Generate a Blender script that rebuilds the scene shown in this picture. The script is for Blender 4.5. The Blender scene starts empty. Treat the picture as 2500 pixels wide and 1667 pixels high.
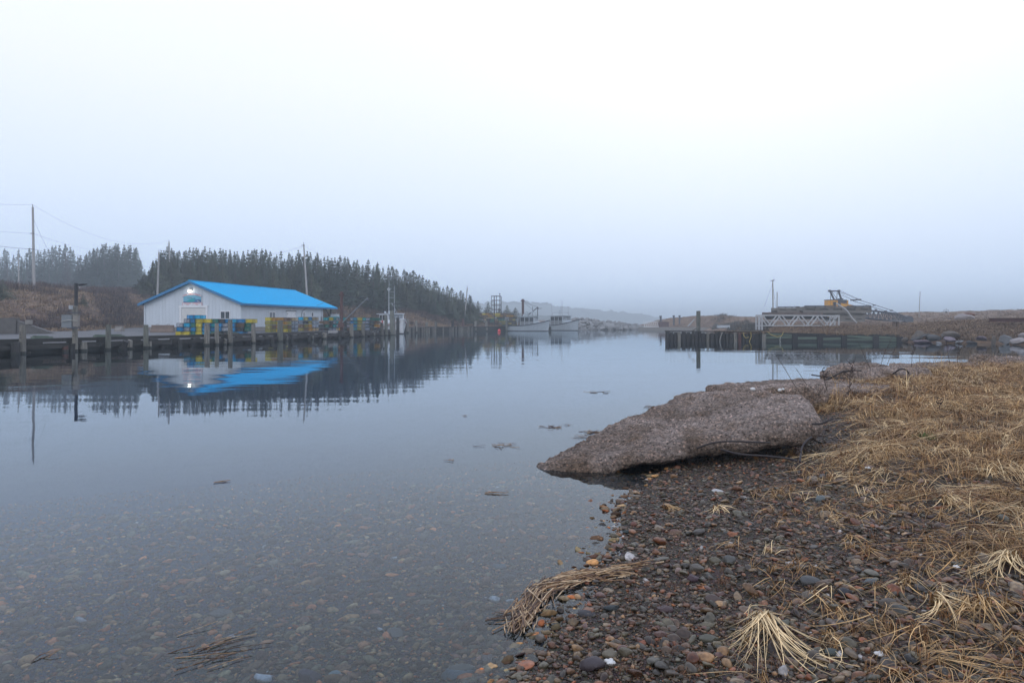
import bpy, math, random
import numpy as np
from mathutils import Vector, Matrix, noise as mnoise

# ------------------------------------------------------------------ camera, sky, sun, exposure
scene = bpy.context.scene
F, CX, HY, CH = 1666.67, 1250.0, 790.0, 1.5
cam_data = bpy.data.cameras.new("camera")
cam = bpy.data.objects.new("camera", cam_data)
scene.collection.objects.link(cam)
cam.location = (0, 0, CH)
cam.rotation_euler = (math.radians(90), 0, 0)
cam_data.lens = 24
cam_data.sensor_width = 36
cam_data.shift_y = (HY - 833.5) / 2500
cam_data.clip_start = 0.05
cam_data.clip_end = 6000
scene.camera = cam

world = bpy.data.worlds.new("World")
scene.world = world
world.use_nodes = True
wn, wl = world.node_tree.nodes, world.node_tree.links
wn.clear()
w_out = wn.new("ShaderNodeOutputWorld")
w_add = wn.new("ShaderNodeAddShader")
w_bg1 = wn.new("ShaderNodeBackground")
w_bg2 = wn.new("ShaderNodeBackground")
w_sky = wn.new("ShaderNodeTexSky")
w_sky.sky_type = 'NISHITA'
w_sky.sun_disc = False
w_sky.sun_elevation = math.radians(35)
w_sky.sun_rotation = math.radians(20)
w_sky.dust_density = 4
w_bg1.inputs[1].default_value = 0.006
wl.new(w_sky.outputs[0], w_bg1.inputs[0])
# the overcast deck: dim and blue at the horizon, white higher up
w_tc = wn.new("ShaderNodeTexCoord")
w_sep = wn.new("ShaderNodeSeparateXYZ")
w_ramp = wn.new("ShaderNodeValToRGB")
wl.new(w_tc.outputs['Generated'], w_sep.inputs[0])
wl.new(w_sep.outputs[2], w_ramp.inputs[0])
stops = [(0.0, (.63, .84, 1.15)), (.08, (.71, .865, 1.12)), (.18, (.84, .95, 1.14)), (.32, (.99, 1.04, 1.20)),
         (.45, (1.06, 1.11, 1.26)), (1.0, (.68, .88, 1.34))]  # zenith, out of view, made dim blue to set the ground light
el = w_ramp.color_ramp.elements
while len(el) < len(stops):
    el.new(0.5)
for e, (p, c) in zip(el, stops):
    e.position = p
    e.color = (*c, 1)
w_bg2.inputs[1].default_value = 0.98
wl.new(w_ramp.outputs[0], w_bg2.inputs[0])
wl.new(w_bg1.outputs[0], w_add.inputs[0])
wl.new(w_bg2.outputs[0], w_add.inputs[1])
wl.new(w_add.outputs[0], w_out.inputs[0])

sun_data = bpy.data.lights.new("sun", 'SUN')
sun_data.energy = 0.5
sun_data.angle = math.radians(40)
sun_data.color = (1.0, 0.97, 0.94)
sun = bpy.data.objects.new("sun", sun_data)
scene.collection.objects.link(sun)
sun.rotation_euler = (math.radians(55), 0, math.radians(-20))

scene.view_settings.view_transform = 'Standard'
scene.view_settings.look = 'None'
scene.view_settings.exposure = 0.0
scene.view_settings.gamma = 1.0
scene.view_settings.use_curve_mapping = False
scene.render.engine = 'CYCLES'
cy = scene.cycles
cy.use_denoising = True
cy.max_bounces = 6
cy.diffuse_bounces = 2
cy.glossy_bounces = 3
cy.transmission_bounces = 4
cy.volume_bounces = 0
cy.transparent_max_bounces = 24
cy.caustics_reflective = False
cy.sample_clamp_indirect = 4

rnd = random.Random(11)
nr = np.random.default_rng(5)

# ------------------------------------------------------------------ helpers
def P(px, py, d):
    return Vector(((px - CX) / F * d, d, CH + (HY - py) / F * d))
def PX(px, d):
    return (px - CX) / F * d
def PZ(py, d):
    return CH + (HY - py) / F * d
def V(*a):
    return Vector(a)

def hit_line(p0, p1, px):
    """distance along view axis where the column px meets the ground line p0-p1; returns (x, y, t)"""
    k = (px - CX) / F
    dx, dy = p1[0] - p0[0], p1[1] - p0[1]
    t = (k * p0[1] - p0[0]) / (dx - k * dy)
    return p0[0] + t * dx, p0[1] + t * dy, t

def link(o, parent=None):
    scene.collection.objects.link(o)
    if parent is not None:
        o.parent = parent
    return o

def tag(o, label=None, cat=None, group=None, kind=None):
    if label: o['label'] = label
    if cat: o['category'] = cat
    if group: o['group'] = group
    if kind: o['kind'] = kind
    return o

def thing(name, label, cat, loc=(0, 0, 0), rz=0.0, group=None):
    o = bpy.data.objects.new(name, None)
    o.empty_display_size = 0.2
    link(o)
    o.location = loc
    o.rotation_euler = (0, 0, rz)
    return tag(o, label, cat, group)

def copy_tree(o, parent=None):
    c = o.copy()
    scene.collection.objects.link(c)
    c.parent = parent
    for ch in list(o.children):
        copy_tree(ch, c)
    return c

class MB:
    def __init__(self):
        self.v, self.f, self.m = [], [], []
    def quad(self, a, b, c, d, mi=0):
        n = len(self.v)
        self.v += [tuple(a), tuple(b), tuple(c), tuple(d)]
        self.f.append((n, n + 1, n + 2, n + 3)); self.m.append(mi)
    def tri(self, a, b, c, mi=0):
        n = len(self.v)
        self.v += [tuple(a), tuple(b), tuple(c)]
        self.f.append((n, n + 1, n + 2)); self.m.append(mi)
    def hexa(self, p, mi=0):
        n = len(self.v)
        self.v += [tuple(q) for q in p]
        for f in ((3, 2, 1, 0), (4, 5, 6, 7), (0, 1, 5, 4), (1, 2, 6, 5), (2, 3, 7, 6), (3, 0, 4, 7)):
            self.f.append(tuple(n + i for i in f)); self.m.append(mi)
    def box(self, c, s, rz=0.0, mi=0, rot=None):
        R = rot if rot is not None else Matrix.Rotation(rz, 3, 'Z')
        c = Vector(c); hx, hy, hz = s[0] / 2, s[1] / 2, s[2] / 2
        pts = [c + R @ Vector(q) for q in ((-hx, -hy, -hz), (hx, -hy, -hz), (hx, hy, -hz), (-hx, hy, -hz),
                                           (-hx, -hy, hz), (hx, -hy, hz), (hx, hy, hz), (-hx, hy, hz))]
        self.hexa(pts, mi)
    def b2(self, lo, hi, mi=0):
        self.box([(a + b) / 2 for a, b in zip(lo, hi)], [abs(b - a) for a, b in zip(lo, hi)], mi=mi)
    def beam(self, p0, p1, w, h, mi=0, up=(0, 0, 1)):
        p0, p1 = Vector(p0), Vector(p1)
        d = (p1 - p0)
        L = d.length
        d.normalize()
        u = Vector(up)
        if abs(d.dot(u)) > .98: u = Vector((0, 1, 0))
        s = d.cross(u).normalized(); u = s.cross(d)
        R = Matrix((d, s, u)).transposed()
        self.box((p0 + p1) / 2, (L, w, h), mi=mi, rot=R)
    def tube(self, pts, r, n=8, mi=0, cap=True):
        pts = [Vector(p) for p in pts]
        rs = r if isinstance(r, (list, tuple)) else [r] * len(pts)
        base = len(self.v)
        prev = None
        for i, p in enumerate(pts):
            a = pts[max(i - 1, 0)]; b = pts[min(i + 1, len(pts) - 1)]
            d = (b - a).normalized()
            if prev is None:
                u = Vector((0, 0, 1)) if abs(d.z) < .9 else Vector((1, 0, 0))
            else:
                u = prev
            s = d.cross(u)
            s = s.normalized() if s.length > 1e-6 else Vector((1, 0, 0))
            u = s.cross(d).normalized(); prev = u
            for k in range(n):
                an = 2 * math.pi * k / n
                self.v.append(tuple(p + rs[i] * (math.cos(an) * s + math.sin(an) * u)))
        for i in range(len(pts) - 1):
            for k in range(n):
                a = base + i * n + k; b = base + i * n + (k + 1) % n
                self.f.append((a, b, b + n, a + n)); self.m.append(mi)
        if cap:
            self.f.append(tuple(base + k for k in range(n))[::-1]); self.m.append(mi)
            e = base + (len(pts) - 1) * n
            self.f.append(tuple(e + k for k in range(n))); self.m.append(mi)
    def prism(self, poly, axis_fn, a, b, mi=0):
        """poly: 2d outline; axis_fn(u, v, w) -> point; extruded from w=a to w=b"""
        n = len(self.v); k = len(poly)
        self.v += [tuple(axis_fn(u, w, a)) for u, w in poly] + [tuple(axis_fn(u, w, b)) for u, w in poly]
        self.f.append(tuple(n + i for i in range(k))); self.m.append(mi)
        self.f.append(tuple(n + k + i for i in range(k))[::-1]); self.m.append(mi)
        for i in range(k):
            j = (i + 1) % k
            self.f.append((n + i, n + k + i, n + k + j, n + j)); self.m.append(mi)
    def ball(self, c, r, n=8, mi=0, sz=1.0):
        pts = []
        for i in range(1, n):
            a = math.pi * i / n
            pts.append((Vector(c) + Vector((0, 0, -math.cos(a) * r * sz)), max(math.sin(a) * r, 1e-4)))
        base = len(self.v); m = n + 4
        for p, rr in pts:
            for k in range(m):
                an = 2 * math.pi * k / m
                self.v.append((p.x + rr * math.cos(an), p.y + rr * math.sin(an), p.z))
        for i in range(len(pts) - 1):
            for k in range(m):
                a = base + i * m + k; b = base + i * m + (k + 1) % m
                self.f.append((a, b, b + m, a + m)); self.m.append(mi)
        self.v.append((c[0], c[1], c[2] - r * sz)); self.v.append((c[0], c[1], c[2] + r * sz))
        lo, hi = len(self.v) - 2, len(self.v) - 1
        e = base + (len(pts) - 1) * m
        for k in range(m):
            self.f.append((lo, base + (k + 1) % m, base + k)); self.m.append(mi)
            self.f.append((hi, e + k, e + (k + 1) % m)); self.m.append(mi)
    def mesh(self, name, mats, smooth=False):
        me = bpy.data.meshes.new(name)
        me.from_pydata(self.v, [], self.f)
        for m in (mats if isinstance(mats, (list, tuple)) else [mats]):
            me.materials.append(m)
        me.polygons.foreach_set('material_index', self.m)
        if smooth:
            me.polygons.foreach_set('use_smooth', [True] * len(self.f))
        me.update()
        return me
    def build(self, name, mats, parent=None, smooth=False, loc=None):
        """with loc the vertices are world points and the object's origin goes to loc"""
        if loc is not None:
            l = Vector(loc)
            self.v = [(a[0] - l.x, a[1] - l.y, a[2] - l.z) for a in self.v]
        o = bpy.data.objects.new(name, self.mesh(name, mats, smooth))
        link(o, parent)
        if loc is not None:
            o.location = loc
        return o

def fast_mesh(name, verts, faces, mats, smooth=False, col=None, mi=None):
    """verts (n,3), faces (m,k) numpy"""
    me = bpy.data.meshes.new(name)
    nv, (nf, k) = len(verts), faces.shape
    me.vertices.add(nv)
    me.vertices.foreach_set('co', np.asarray(verts, np.float32).ravel())
    me.loops.add(nf * k)
    me.loops.foreach_set('vertex_index', np.asarray(faces, np.int32).ravel())
    me.polygons.add(nf)
    me.polygons.foreach_set('loop_start', np.arange(0, nf * k, k, dtype=np.int32))
    if smooth:
        me.polygons.foreach_set('use_smooth', np.ones(nf, bool))
    for m in (mats if isinstance(mats, (list, tuple)) else [mats]):
        me.materials.append(m)
    if mi is not None:
        me.polygons.foreach_set('material_index', np.asarray(mi, np.int32))
    if col is not None:
        a = me.color_attributes.new('Col', 'FLOAT_COLOR', 'POINT')
        a.data.foreach_set('color', np.asarray(col, np.float32).ravel())
    me.update(calc_edges=True)
    me.validate()
    return me

def grid_faces(nu, nv):
    i = np.arange(nu * nv).reshape(nu, nv)
    return np.stack([i[:-1, :-1], i[1:, :-1], i[1:, 1:], i[:-1, 1:]], -1).reshape(-1, 4)

# smooth value noise for numpy arrays
_perm = nr.random((64, 64))
def vnoise(x, y, s=1.0, octaves=3):
    out = 0; amp = 1.0; tot = 0
    for o in range(octaves):
        fx, fy = np.asarray(x) * s + 13.7 * o, np.asarray(y) * s + 7.3 * o
        ix, iy = np.floor(fx).astype(int), np.floor(fy).astype(int)
        u, v = fx - ix, fy - iy
        u = u * u * (3 - 2 * u); v = v * v * (3 - 2 * v)
        g = lambda a, b: _perm[a % 64, b % 64]
        out = out + amp * ((g(ix, iy) * (1 - u) + g(ix + 1, iy) * u) * (1 - v) + (g(ix, iy + 1) * (1 - u) + g(ix + 1, iy + 1) * u) * v)
        tot += amp; amp *= .5; s *= 2.03
    return out / tot * 2 - 1

# ------------------------------------------------------------------ materials
def mat_base(name):
    m = bpy.data.materials.new(name)
    m.use_nodes = True
    n, l = m.node_tree.nodes, m.node_tree.links
    return m, n, l, n['Principled BSDF']

def M(name, col, col2=None, rough=.7, scale=3.0, bump=0.0, bscale=30.0, metal=0.0, rand=0.15, stretch=(1, 1, 1), contrast=1.0, spec=.5, dist=.02):
    m, n, l, b = mat_base(name)
    if col2 is None: col2 = tuple(c * .62 for c in col)
    tc = n.new("ShaderNodeTexCoord"); mp = n.new("ShaderNodeMapping")
    mp.inputs['Scale'].default_value = stretch
    oi = n.new("ShaderNodeObjectInfo")
    nz = n.new("ShaderNodeTexNoise"); nz.noise_dimensions = '4D'
    nz.inputs['Scale'].default_value = scale; nz.inputs['Detail'].default_value = 7; nz.inputs['Roughness'].default_value = .65
    w = n.new("ShaderNodeMath"); w.operation = 'MULTIPLY'; w.inputs[1].default_value = 40
    l.new(oi.outputs['Random'], w.inputs[0]); l.new(w.outputs[0], nz.inputs['W'])
    l.new(tc.outputs['Object'], mp.inputs[0]); l.new(mp.outputs[0], nz.inputs['Vector'])
    rp = n.new("ShaderNodeValToRGB")
    h = .22 / contrast
    rp.color_ramp.elements[0].position = max(0, .5 - h); rp.color_ramp.elements[1].position = min(1, .5 + h)
    rp.color_ramp.elements[0].color = (*col2, 1); rp.color_ramp.elements[1].color = (*col, 1)
    l.new(nz.outputs[0], rp.inputs[0])
    out = rp.outputs[0]
    if rand > 0:
        hs = n.new("ShaderNodeHueSaturation")
        mr = n.new("ShaderNodeMapRange"); mr.inputs[3].default_value = 1 - rand; mr.inputs[4].default_value = 1 + rand
        l.new(oi.outputs['Random'], mr.inputs[0]); l.new(mr.outputs[0], hs.inputs['Value']); l.new(out, hs.inputs['Color'])
        out = hs.outputs[0]
    l.new(out, b.inputs['Base Color'])
    b.inputs['Roughness'].default_value = rough
    b.inputs['Metallic'].default_value = metal
    b.inputs['Specular IOR Level'].default_value = spec
    if bump > 0:
        n2 = n.new("ShaderNodeTexNoise"); n2.inputs['Scale'].default_value = bscale; n2.inputs['Detail'].default_value = 6
        l.new(mp.outputs[0], n2.inputs['Vector'])
        bp = n.new("ShaderNodeBump"); bp.inputs['Strength'].default_value = bump; bp.inputs['Distance'].default_value = dist
        l.new(n2.outputs[0], bp.inputs['Height']); l.new(bp.outputs[0], b.inputs['Normal'])
    return m

def M_attr(name, rough=.5, nscale=40.0, amount=.35, spec=.5, bump=0.0, trans=0.0):
    """colour read from the 'Col' point attribute (each stone / blade has its own colour)"""
    m, n, l, b = mat_base(name)
    at = n.new("ShaderNodeAttribute"); at.attribute_name = 'Col'
    tc = n.new("ShaderNodeTexCoord")
    nz = n.new("ShaderNodeTexNoise"); nz.inputs['Scale'].default_value = nscale; nz.inputs['Detail'].default_value = 5
    l.new(tc.outputs['Object'], nz.inputs['Vector'])
    mr = n.new("ShaderNodeMapRange"); mr.inputs[1].default_value = .3; mr.inputs[2].default_value = .7
    mr.inputs[3].default_value = 1 - amount; mr.inputs[4].default_value = 1 + amount
    l.new(nz.outputs[0], mr.inputs[0])
    mx = n.new("ShaderNodeMix"); mx.data_type = 'RGBA'; mx.blend_type = 'MULTIPLY'; mx.inputs[0].default_value = 1
    l.new(at.outputs['Color'], mx.inputs[6]); l.new(mr.outputs[0], mx.inputs[7])
    l.new(mx.outputs[2], b.inputs['Base Color'])
    b.inputs['Roughness'].default_value = rough
    b.inputs['Specular IOR Level'].default_value = spec
    if bump:
        bp = n.new("ShaderNodeBump"); bp.inputs['Strength'].default_value = bump; bp.inputs['Distance'].default_value = .004
        l.new(nz.outputs[0], bp.inputs['Height']); l.new(bp.outputs[0], b.inputs['Normal'])
    return m

m_white = M('white_siding', (.70, .75, .80), (.56, .60, .63), rough=.55, scale=1.1, rand=0, bump=.1, bscale=6, stretch=(1.6, 1.6, .25), contrast=.8)
m_trimw = M('white_trim', (.82, .82, .82), (.74, .74, .75), rough=.5, rand=0)
m_roof = M('blue_shingles', (.0, .44, .78), (.0, .36, .66), rough=.8, spec=.12, scale=1.3, rand=0, bump=.3, bscale=8, stretch=(1, 1, 3))
m_fascia = M('blue_fascia', (.02, .20, .42), (.02, .16, .34), rough=.6, rand=0)
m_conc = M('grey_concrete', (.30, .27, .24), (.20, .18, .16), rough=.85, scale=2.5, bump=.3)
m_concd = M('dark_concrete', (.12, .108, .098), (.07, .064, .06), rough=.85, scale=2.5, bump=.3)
m_concb = M('rusty_concrete', (.22, .16, .12), (.14, .10, .08), rough=.85, scale=2.5, bump=.3)
m_glass = M('window_glass', (.05, .06, .07), (.03, .035, .04), rough=.08, rand=0)
m_glassl = M('curtained_glass', (.25, .28, .30), (.12, .14, .16), rough=.15, rand=0, scale=2)
m_door = M('garage_door_paint', (.74, .73, .70), (.66, .65, .62), rough=.5, rand=0)
m_pile = M('weathered_pile_wood', (.27, .25, .21), (.085, .078, .066), rough=.85, scale=4, stretch=(3, 3, .35), contrast=1.2, bump=.5, bscale=20, rand=.3)
m_pileg = M('greenish_pile_wood', (.20, .20, .165), (.08, .083, .068), rough=.85, scale=4, stretch=(3, 3, .35), contrast=1.2, bump=.5, bscale=20, rand=.2)
m_piled = M('tarred_wood', (.045, .042, .04), (.02, .018, .018), rough=.8, scale=4, stretch=(3, 3, .35), bump=.4, rand=.3)
m_timber = M('wharf_timber', (.050, .046, .040), (.018, .017, .016), rough=.85, scale=2.0, stretch=(.5, .5, 4), contrast=1.2, bump=.4, rand=.3)
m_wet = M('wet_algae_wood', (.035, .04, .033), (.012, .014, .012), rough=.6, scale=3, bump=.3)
m_gtimber = M('green_treated_timber', (.15, .195, .145), (.08, .10, .08), rough=.85, scale=1.6, stretch=(.4, .4, 5), contrast=1.2, bump=.4, rand=.25)
m_pole = M('utility_pole_wood', (.42, .40, .38), (.30, .28, .27), rough=.85, scale=4, stretch=(4, 4, .3), rand=.1)
m_black = M('black_metal', (.025, .025, .028), rough=.5, rand=0)
m_rust = M('rusty_steel', (.13, .055, .045), (.06, .03, .028), rough=.8, scale=3, rand=0)
m_steel = M('galvanised_steel', (.42, .43, .44), (.30, .31, .32), rough=.5, metal=.2, rand=0)
m_dsteel = M('dark_steel', (.10, .105, .12), (.06, .06, .07), rough=.6, rand=0)
m_boat = M('boat_white_gelcoat', (.46, .51, .54), (.38, .43, .46), rough=.35, scale=1.2, rand=.05)
m_boatw = M('clean_white_gelcoat', (.80, .82, .84), (.72, .74, .76), rough=.35, scale=1.2, rand=0)
m_boatg = M('boat_grey_panel', (.22, .24, .25), (.17, .18, .19), rough=.5, rand=0)
m_navy = M('navy_rubber', (.02, .025, .045), rough=.6, rand=0)
m_red = M('red_paint', (.50, .05, .04), (.38, .04, .035), rough=.5, rand=0)
m_buoy = M('red_buoy_plastic', (.85, .06, .06), (.75, .05, .05), rough=.35, rand=0)
m_teal = M('teal_paint', (.03, .33, .36), (.03, .26, .30), rough=.5, rand=0)
m_yel = M('crane_yellow', (.72, .38, .04), (.58, .26, .03), rough=.6, scale=2, rand=0)
m_asphalt = M('wet_asphalt', (.062, .062, .066), (.022, .022, .024), rough=.6, scale=.35, rand=0, bump=.1, bscale=6, contrast=1.2)
m_gravelroad = M('gravel_road', (.26, .25, .25), (.17, .16, .16), rough=.7, scale=1.5, rand=0)
m_bark = M('spruce_bark', (.13, .10, .08), (.07, .055, .05), rough=.9, scale=8)
m_rope = M('yellow_rope', (.55, .42, .12), rough=.8, rand=0)
m_ropew = M('pale_rope', (.5, .48, .42), rough=.8, rand=0)
m_gull = M('gull_feathers', (.30, .31, .33), (.2, .2, .22), rough=.8, rand=0)
# ------------------------------------------------------------------ water
def make_water():
    m, n, l, b = mat_base('still_water')
    n.remove(b)
    out = n['Material Output']
    tr = n.new("ShaderNodeBsdfTransparent"); tr.inputs[0].default_value = (.74, .88, .98, 1)
    gl = n.new("ShaderNodeBsdfGlossy"); gl.inputs['Roughness'].default_value = .015
    gl.inputs['Color'].default_value = (.90, .96, 1, 1)
    fr = n.new("ShaderNodeFresnel"); fr.inputs[0].default_value = 1.333
    mx = n.new("ShaderNodeMixShader")
    tc = n.new("ShaderNodeTexCoord")
    def nz(scale, stretch, detail, rot=0):
        mp = n.new("ShaderNodeMapping"); mp.inputs['Scale'].default_value = stretch
        mp.inputs['Rotation'].default_value = (0, 0, rot)
        t = n.new("ShaderNodeTexNoise"); t.inputs['Scale'].default_value = scale; t.inputs['Detail'].default_value = detail
        l.new(tc.outputs['Object'], mp.inputs[0]); l.new(mp.outputs[0], t.inputs['Vector'])
        return t.outputs[0]
    def mul(a, v):
        k = n.new("ShaderNodeMath"); k.operation = 'MULTIPLY'; l.new(a, k.inputs[0])
        if isinstance(v, float): k.inputs[1].default_value = v
        else: l.new(v, k.inputs[1])
        return k.outputs[0]
    def add(a, c):
        k = n.new("ShaderNodeMath"); k.operation = 'ADD'; l.new(a, k.inputs[0]); l.new(c, k.inputs[1])
        return k.outputs[0]
    # patches of small wind ripples over a very slow swell
    patch = n.new("ShaderNodeMapRange"); patch.inputs[1].default_value = .42; patch.inputs[2].default_value = .68
    patch.inputs[3].default_value = .25; patch.inputs[4].default_value = 1.0
    l.new(nz(.05, (1, 1.6, 1), 2), patch.inputs[0])
    fine = mul(mul(nz(2.2, (.4, 1.7, 1), 3, .06), WATER_FINE), patch.outputs[0])
    slow = mul(nz(.35, (.5, 1.3, 1), 2, -.15), WATER_SLOW)
    bp = n.new("ShaderNodeBump"); bp.inputs['Strength'].default_value = 1; bp.inputs['Distance'].default_value = 1
    l.new(add(fine, slow), bp.inputs['Height'])
    l.new(bp.outputs[0], gl.inputs['Normal']); l.new(bp.outputs[0], fr.inputs['Normal'])
    l.new(fr.outputs[0], mx.inputs[0]); l.new(tr.outputs[0], mx.inputs[1]); l.new(gl.outputs[0], mx.inputs[2])
    l.new(mx.outputs[0], out.inputs[0])
    b = MB()
    b.quad((-1500, -40, 0), (1500, -40, 0), (1500, 1600, 0), (-1500, 1600, 0))
    o = b.build('water', m)
    tag(o, kind='structure')
WATER_FINE, WATER_SLOW = .0020, .012
make_water()

# ------------------------------------------------------------------ near beach
SHORE = np.array([(-1.6, .2), (-.45, 2.0), (.0, 2.88), (.33, 3.53), (.62, 4.3), (.86, 5.15), (1.0, 5.8), (1.45, 6.7), (2.1, 7.6), (3.0, 9.2),
                  (4.4, 11.6), (6.6, 14.6), (9.8, 17.4), (13.6, 18.9), (22, 22), (44, 31)])
STEEP = np.array([.11, .11, .11, .11, .11, .10, .10, .10, .16, .3, .55, .8, .8, .8, .8, .8])
def shore_dist(x, y):
    x, y = np.asarray(x, float), np.asarray(y, float)
    best = np.full(x.shape, 1e9); sg = np.ones(x.shape); st = np.zeros(x.shape)
    for i in range(len(SHORE) - 1):
        a, b = SHORE[i], SHORE[i + 1]
        d = b - a
        L2 = d @ d
        t = np.clip(((x - a[0]) * d[0] + (y - a[1]) * d[1]) / L2, 0, 1)
        qx, qy = a[0] + t * d[0] - x, a[1] + t * d[1] - y
        r = np.hypot(qx, qy)
        cr = d[0] * (y - a[1]) - d[1] * (x - a[0])
        k = r < best
        best = np.where(k, r, best)
        sg = np.where(k, np.where(cr < 0, 1, -1), sg)
        st = np.where(k, STEEP[i] * (1 - t) + STEEP[i + 1] * t, st)
    return best * sg, st
def beach_z(x, y):
    s, st = shore_dist(x, y)
    s = s + .10 * vnoise(x, y, 1.3, 3) + .05 * vnoise(x, y, 5, 2)
    top = .34 + .16 * np.clip((np.asarray(y) - 5) / 9, 0, 1)
    up = np.clip(s, 0, None) * st
    up = top * (1 - np.exp(-up / top)) + .012 * np.clip(s, 0, 8)
    dn = np.clip(s, None, 0) * .095
    z = np.where(s > 0, up, np.maximum(dn, -1.5 - .02 * vnoise(x, y, .5)))
    z = z + .02 * vnoise(x, y, 2.2, 3) * np.clip(np.abs(s) * 2, .2, 1) + .03 * vnoise(x + 50, y, .7, 2) * np.clip(s, 0, 1)
    return z
def straw_amount(x, y):
    x, y = np.asarray(x), np.asarray(y)
    s, _ = shore_dist(x, y)
    g = (y - 4.3) * .30 + (x - 2.65) * .55 + 1.7 * vnoise(x, y, 1.1, 3)
    lim = np.where(y > 9.5, np.clip(s / .3, 0, 1), np.clip((s - 1.3) / .6, 0, 1))
    return np.clip(g, 0, 1) * lim

def make_beach():
    xs = np.concatenate([np.linspace(-16, -3, 60, endpoint=False), np.linspace(-3, 8, 150, endpoint=False), np.linspace(8, 44, 120)])
    ys = np.concatenate([np.linspace(.3, 11, 140, endpoint=False), np.linspace(11, 36, 90)])
    X, Y = np.meshgrid(xs, ys, indexing='ij')
    Z = beach_z(X, Y)
    g = straw_amount(X, Y)[..., None]
    s, _ = shore_dist(X, Y)
    wet = np.clip(.5 + s * .6, 0, 1)[..., None]
    grav = np.array((.050, .040, .031)) * (1 - wet) + np.array((.042, .030, .022)) * wet
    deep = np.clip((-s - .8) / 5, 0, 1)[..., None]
    grav = grav * (1 - deep) + np.array((.020, .038, .075)) * deep  # blue of light scattered in deep water, put into the bed colour
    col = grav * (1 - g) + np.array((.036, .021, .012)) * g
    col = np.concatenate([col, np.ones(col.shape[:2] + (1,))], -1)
    m, n, l, b = mat_base('gravel_beach')
    at = n.new("ShaderNodeAttribute"); at.attribute_name = 'Col'
    tc = n.new("ShaderNodeTexCoord")
    vo = n.new("ShaderNodeTexVoronoi"); vo.inputs['Scale'].default_value = 30; vo.inputs['Randomness'].default_value = 1
    v2 = n.new("ShaderNodeTexVoronoi"); v2.inputs['Scale'].default_value = 75
    for v in (vo, v2): l.new(tc.outputs['Object'], v.inputs['Vector'])
    mx = n.new("ShaderNodeMix"); mx.data_type = 'RGBA'; mx.blend_type = 'MIX'; mx.inputs[0].default_value = .5
    l.new(vo.outputs['Color'], mx.inputs[6]); l.new(v2.outputs['Color'], mx.inputs[7])
    hs = n.new("ShaderNodeHueSaturation"); hs.inputs['Saturation'].default_value = .45; hs.inputs['Value'].default_value = 1.9
    l.new(mx.outputs[2], hs.inputs['Color'])
    mu = n.new("ShaderNodeMix"); mu.data_type = 'RGBA'; mu.blend_type = 'MULTIPLY'; mu.inputs[0].default_value = 1
    l.new(at.outputs['Color'], mu.inputs[6]); l.new(hs.outputs[0], mu.inputs[7])
    l.new(mu.outputs[2], b.inputs['Base Color'])
    b.inputs['Roughness'].default_value = .6
    b.inputs['Specular IOR Level'].default_value = .25
    ad = n.new("ShaderNodeMath"); ad.operation = 'ADD'
    l.new(vo.outputs['Distance'], ad.inputs[0]); l.new(v2.outputs['Distance'], ad.inputs[1])
    bp = n.new("ShaderNodeBump"); bp.invert = True; bp.inputs['Strength'].default_value = .8; bp.inputs['Distance'].default_value = .02
    l.new(ad.outputs[0], bp.inputs['Height']); l.new(bp.outputs[0], b.inputs['Normal'])
    nu, nv = X.shape
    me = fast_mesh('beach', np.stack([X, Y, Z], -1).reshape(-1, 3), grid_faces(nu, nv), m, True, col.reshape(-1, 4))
    o = link(bpy.data.objects.new('beach', me))
    tag(o, kind='structure')
make_beach()

m_bed = M('scatter_blue_mud', (.020, .038, .072), (.014, .028, .055), rough=.9, scale=.6, rand=0)  # mud colour carries the painted blue scatter of the water above
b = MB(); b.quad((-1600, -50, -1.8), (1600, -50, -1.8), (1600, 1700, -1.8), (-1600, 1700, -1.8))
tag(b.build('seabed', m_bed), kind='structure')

# ------------------------------------------------------------------ wharf line on the left and the land behind it
WA, WB, WC = (-28.5, 19.5), (-20.7, 48.5), (-15.8, 90.0)
def wharf_at(px):
    x, y, t = hit_line(WB, WC, px)
    if px < 500 or t < 0 or y < 0:
        x2, y2, t2 = hit_line(WA, WB, px)
        if 0 <= t2 <= 1.0: return x2, y2
        if px < 500: return x2, y2
    return x, y

L_PX = np.array([-700, -300, 0, 82, 200, 350, 480, 600, 800, 967, 975, 1000, 1100, 1150, 1234, 1280, 1330])
L_FOOT = np.array([60, 60, 62, 62, 66, 97, 101, 105, 111, 117, 117, 118, 126, 132, 138, 142, 146.])
L_FZ = np.array([.75, .75, .75, .75, .8, .95, .95, .95, .95, .9, .9, .9, .8, .8, .8, .7, .6])
L_CD = np.array([84, 84, 84, 84, 88, 113, 116, 119, 125, 129, 129, 130, 137, 141, 145, 148, 151.])
L_CY = np.array([700, 700, 701, 706, 720, 716, 722, 732, 738, 755, 757, 762, 772, 776, 783, 787, 791.])
L_BD = L_CD + np.array([62, 62, 62, 62, 60, 50, 50, 50, 45, 40, 40, 40, 35, 30, 25, 20, 15])
L_BY = np.array([694, 694, 695, 697, 700, 704, 712, 722, 731, 750, 752, 757, 769, 774, 782, 787, 791])
_wpx = np.linspace(-700, 967, 400)
_wd = np.array([wharf_at(p)[1] + .25 for p in _wpx])
def left_front(px):
    px = np.asarray(px, float)
    fr = np.interp(px, _wpx, _wd)
    back = np.interp(px, [967, 985, 1234, 1330], [104, 112.5, 137, 143])
    return np.where(px <= 967, fr, back)
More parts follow.
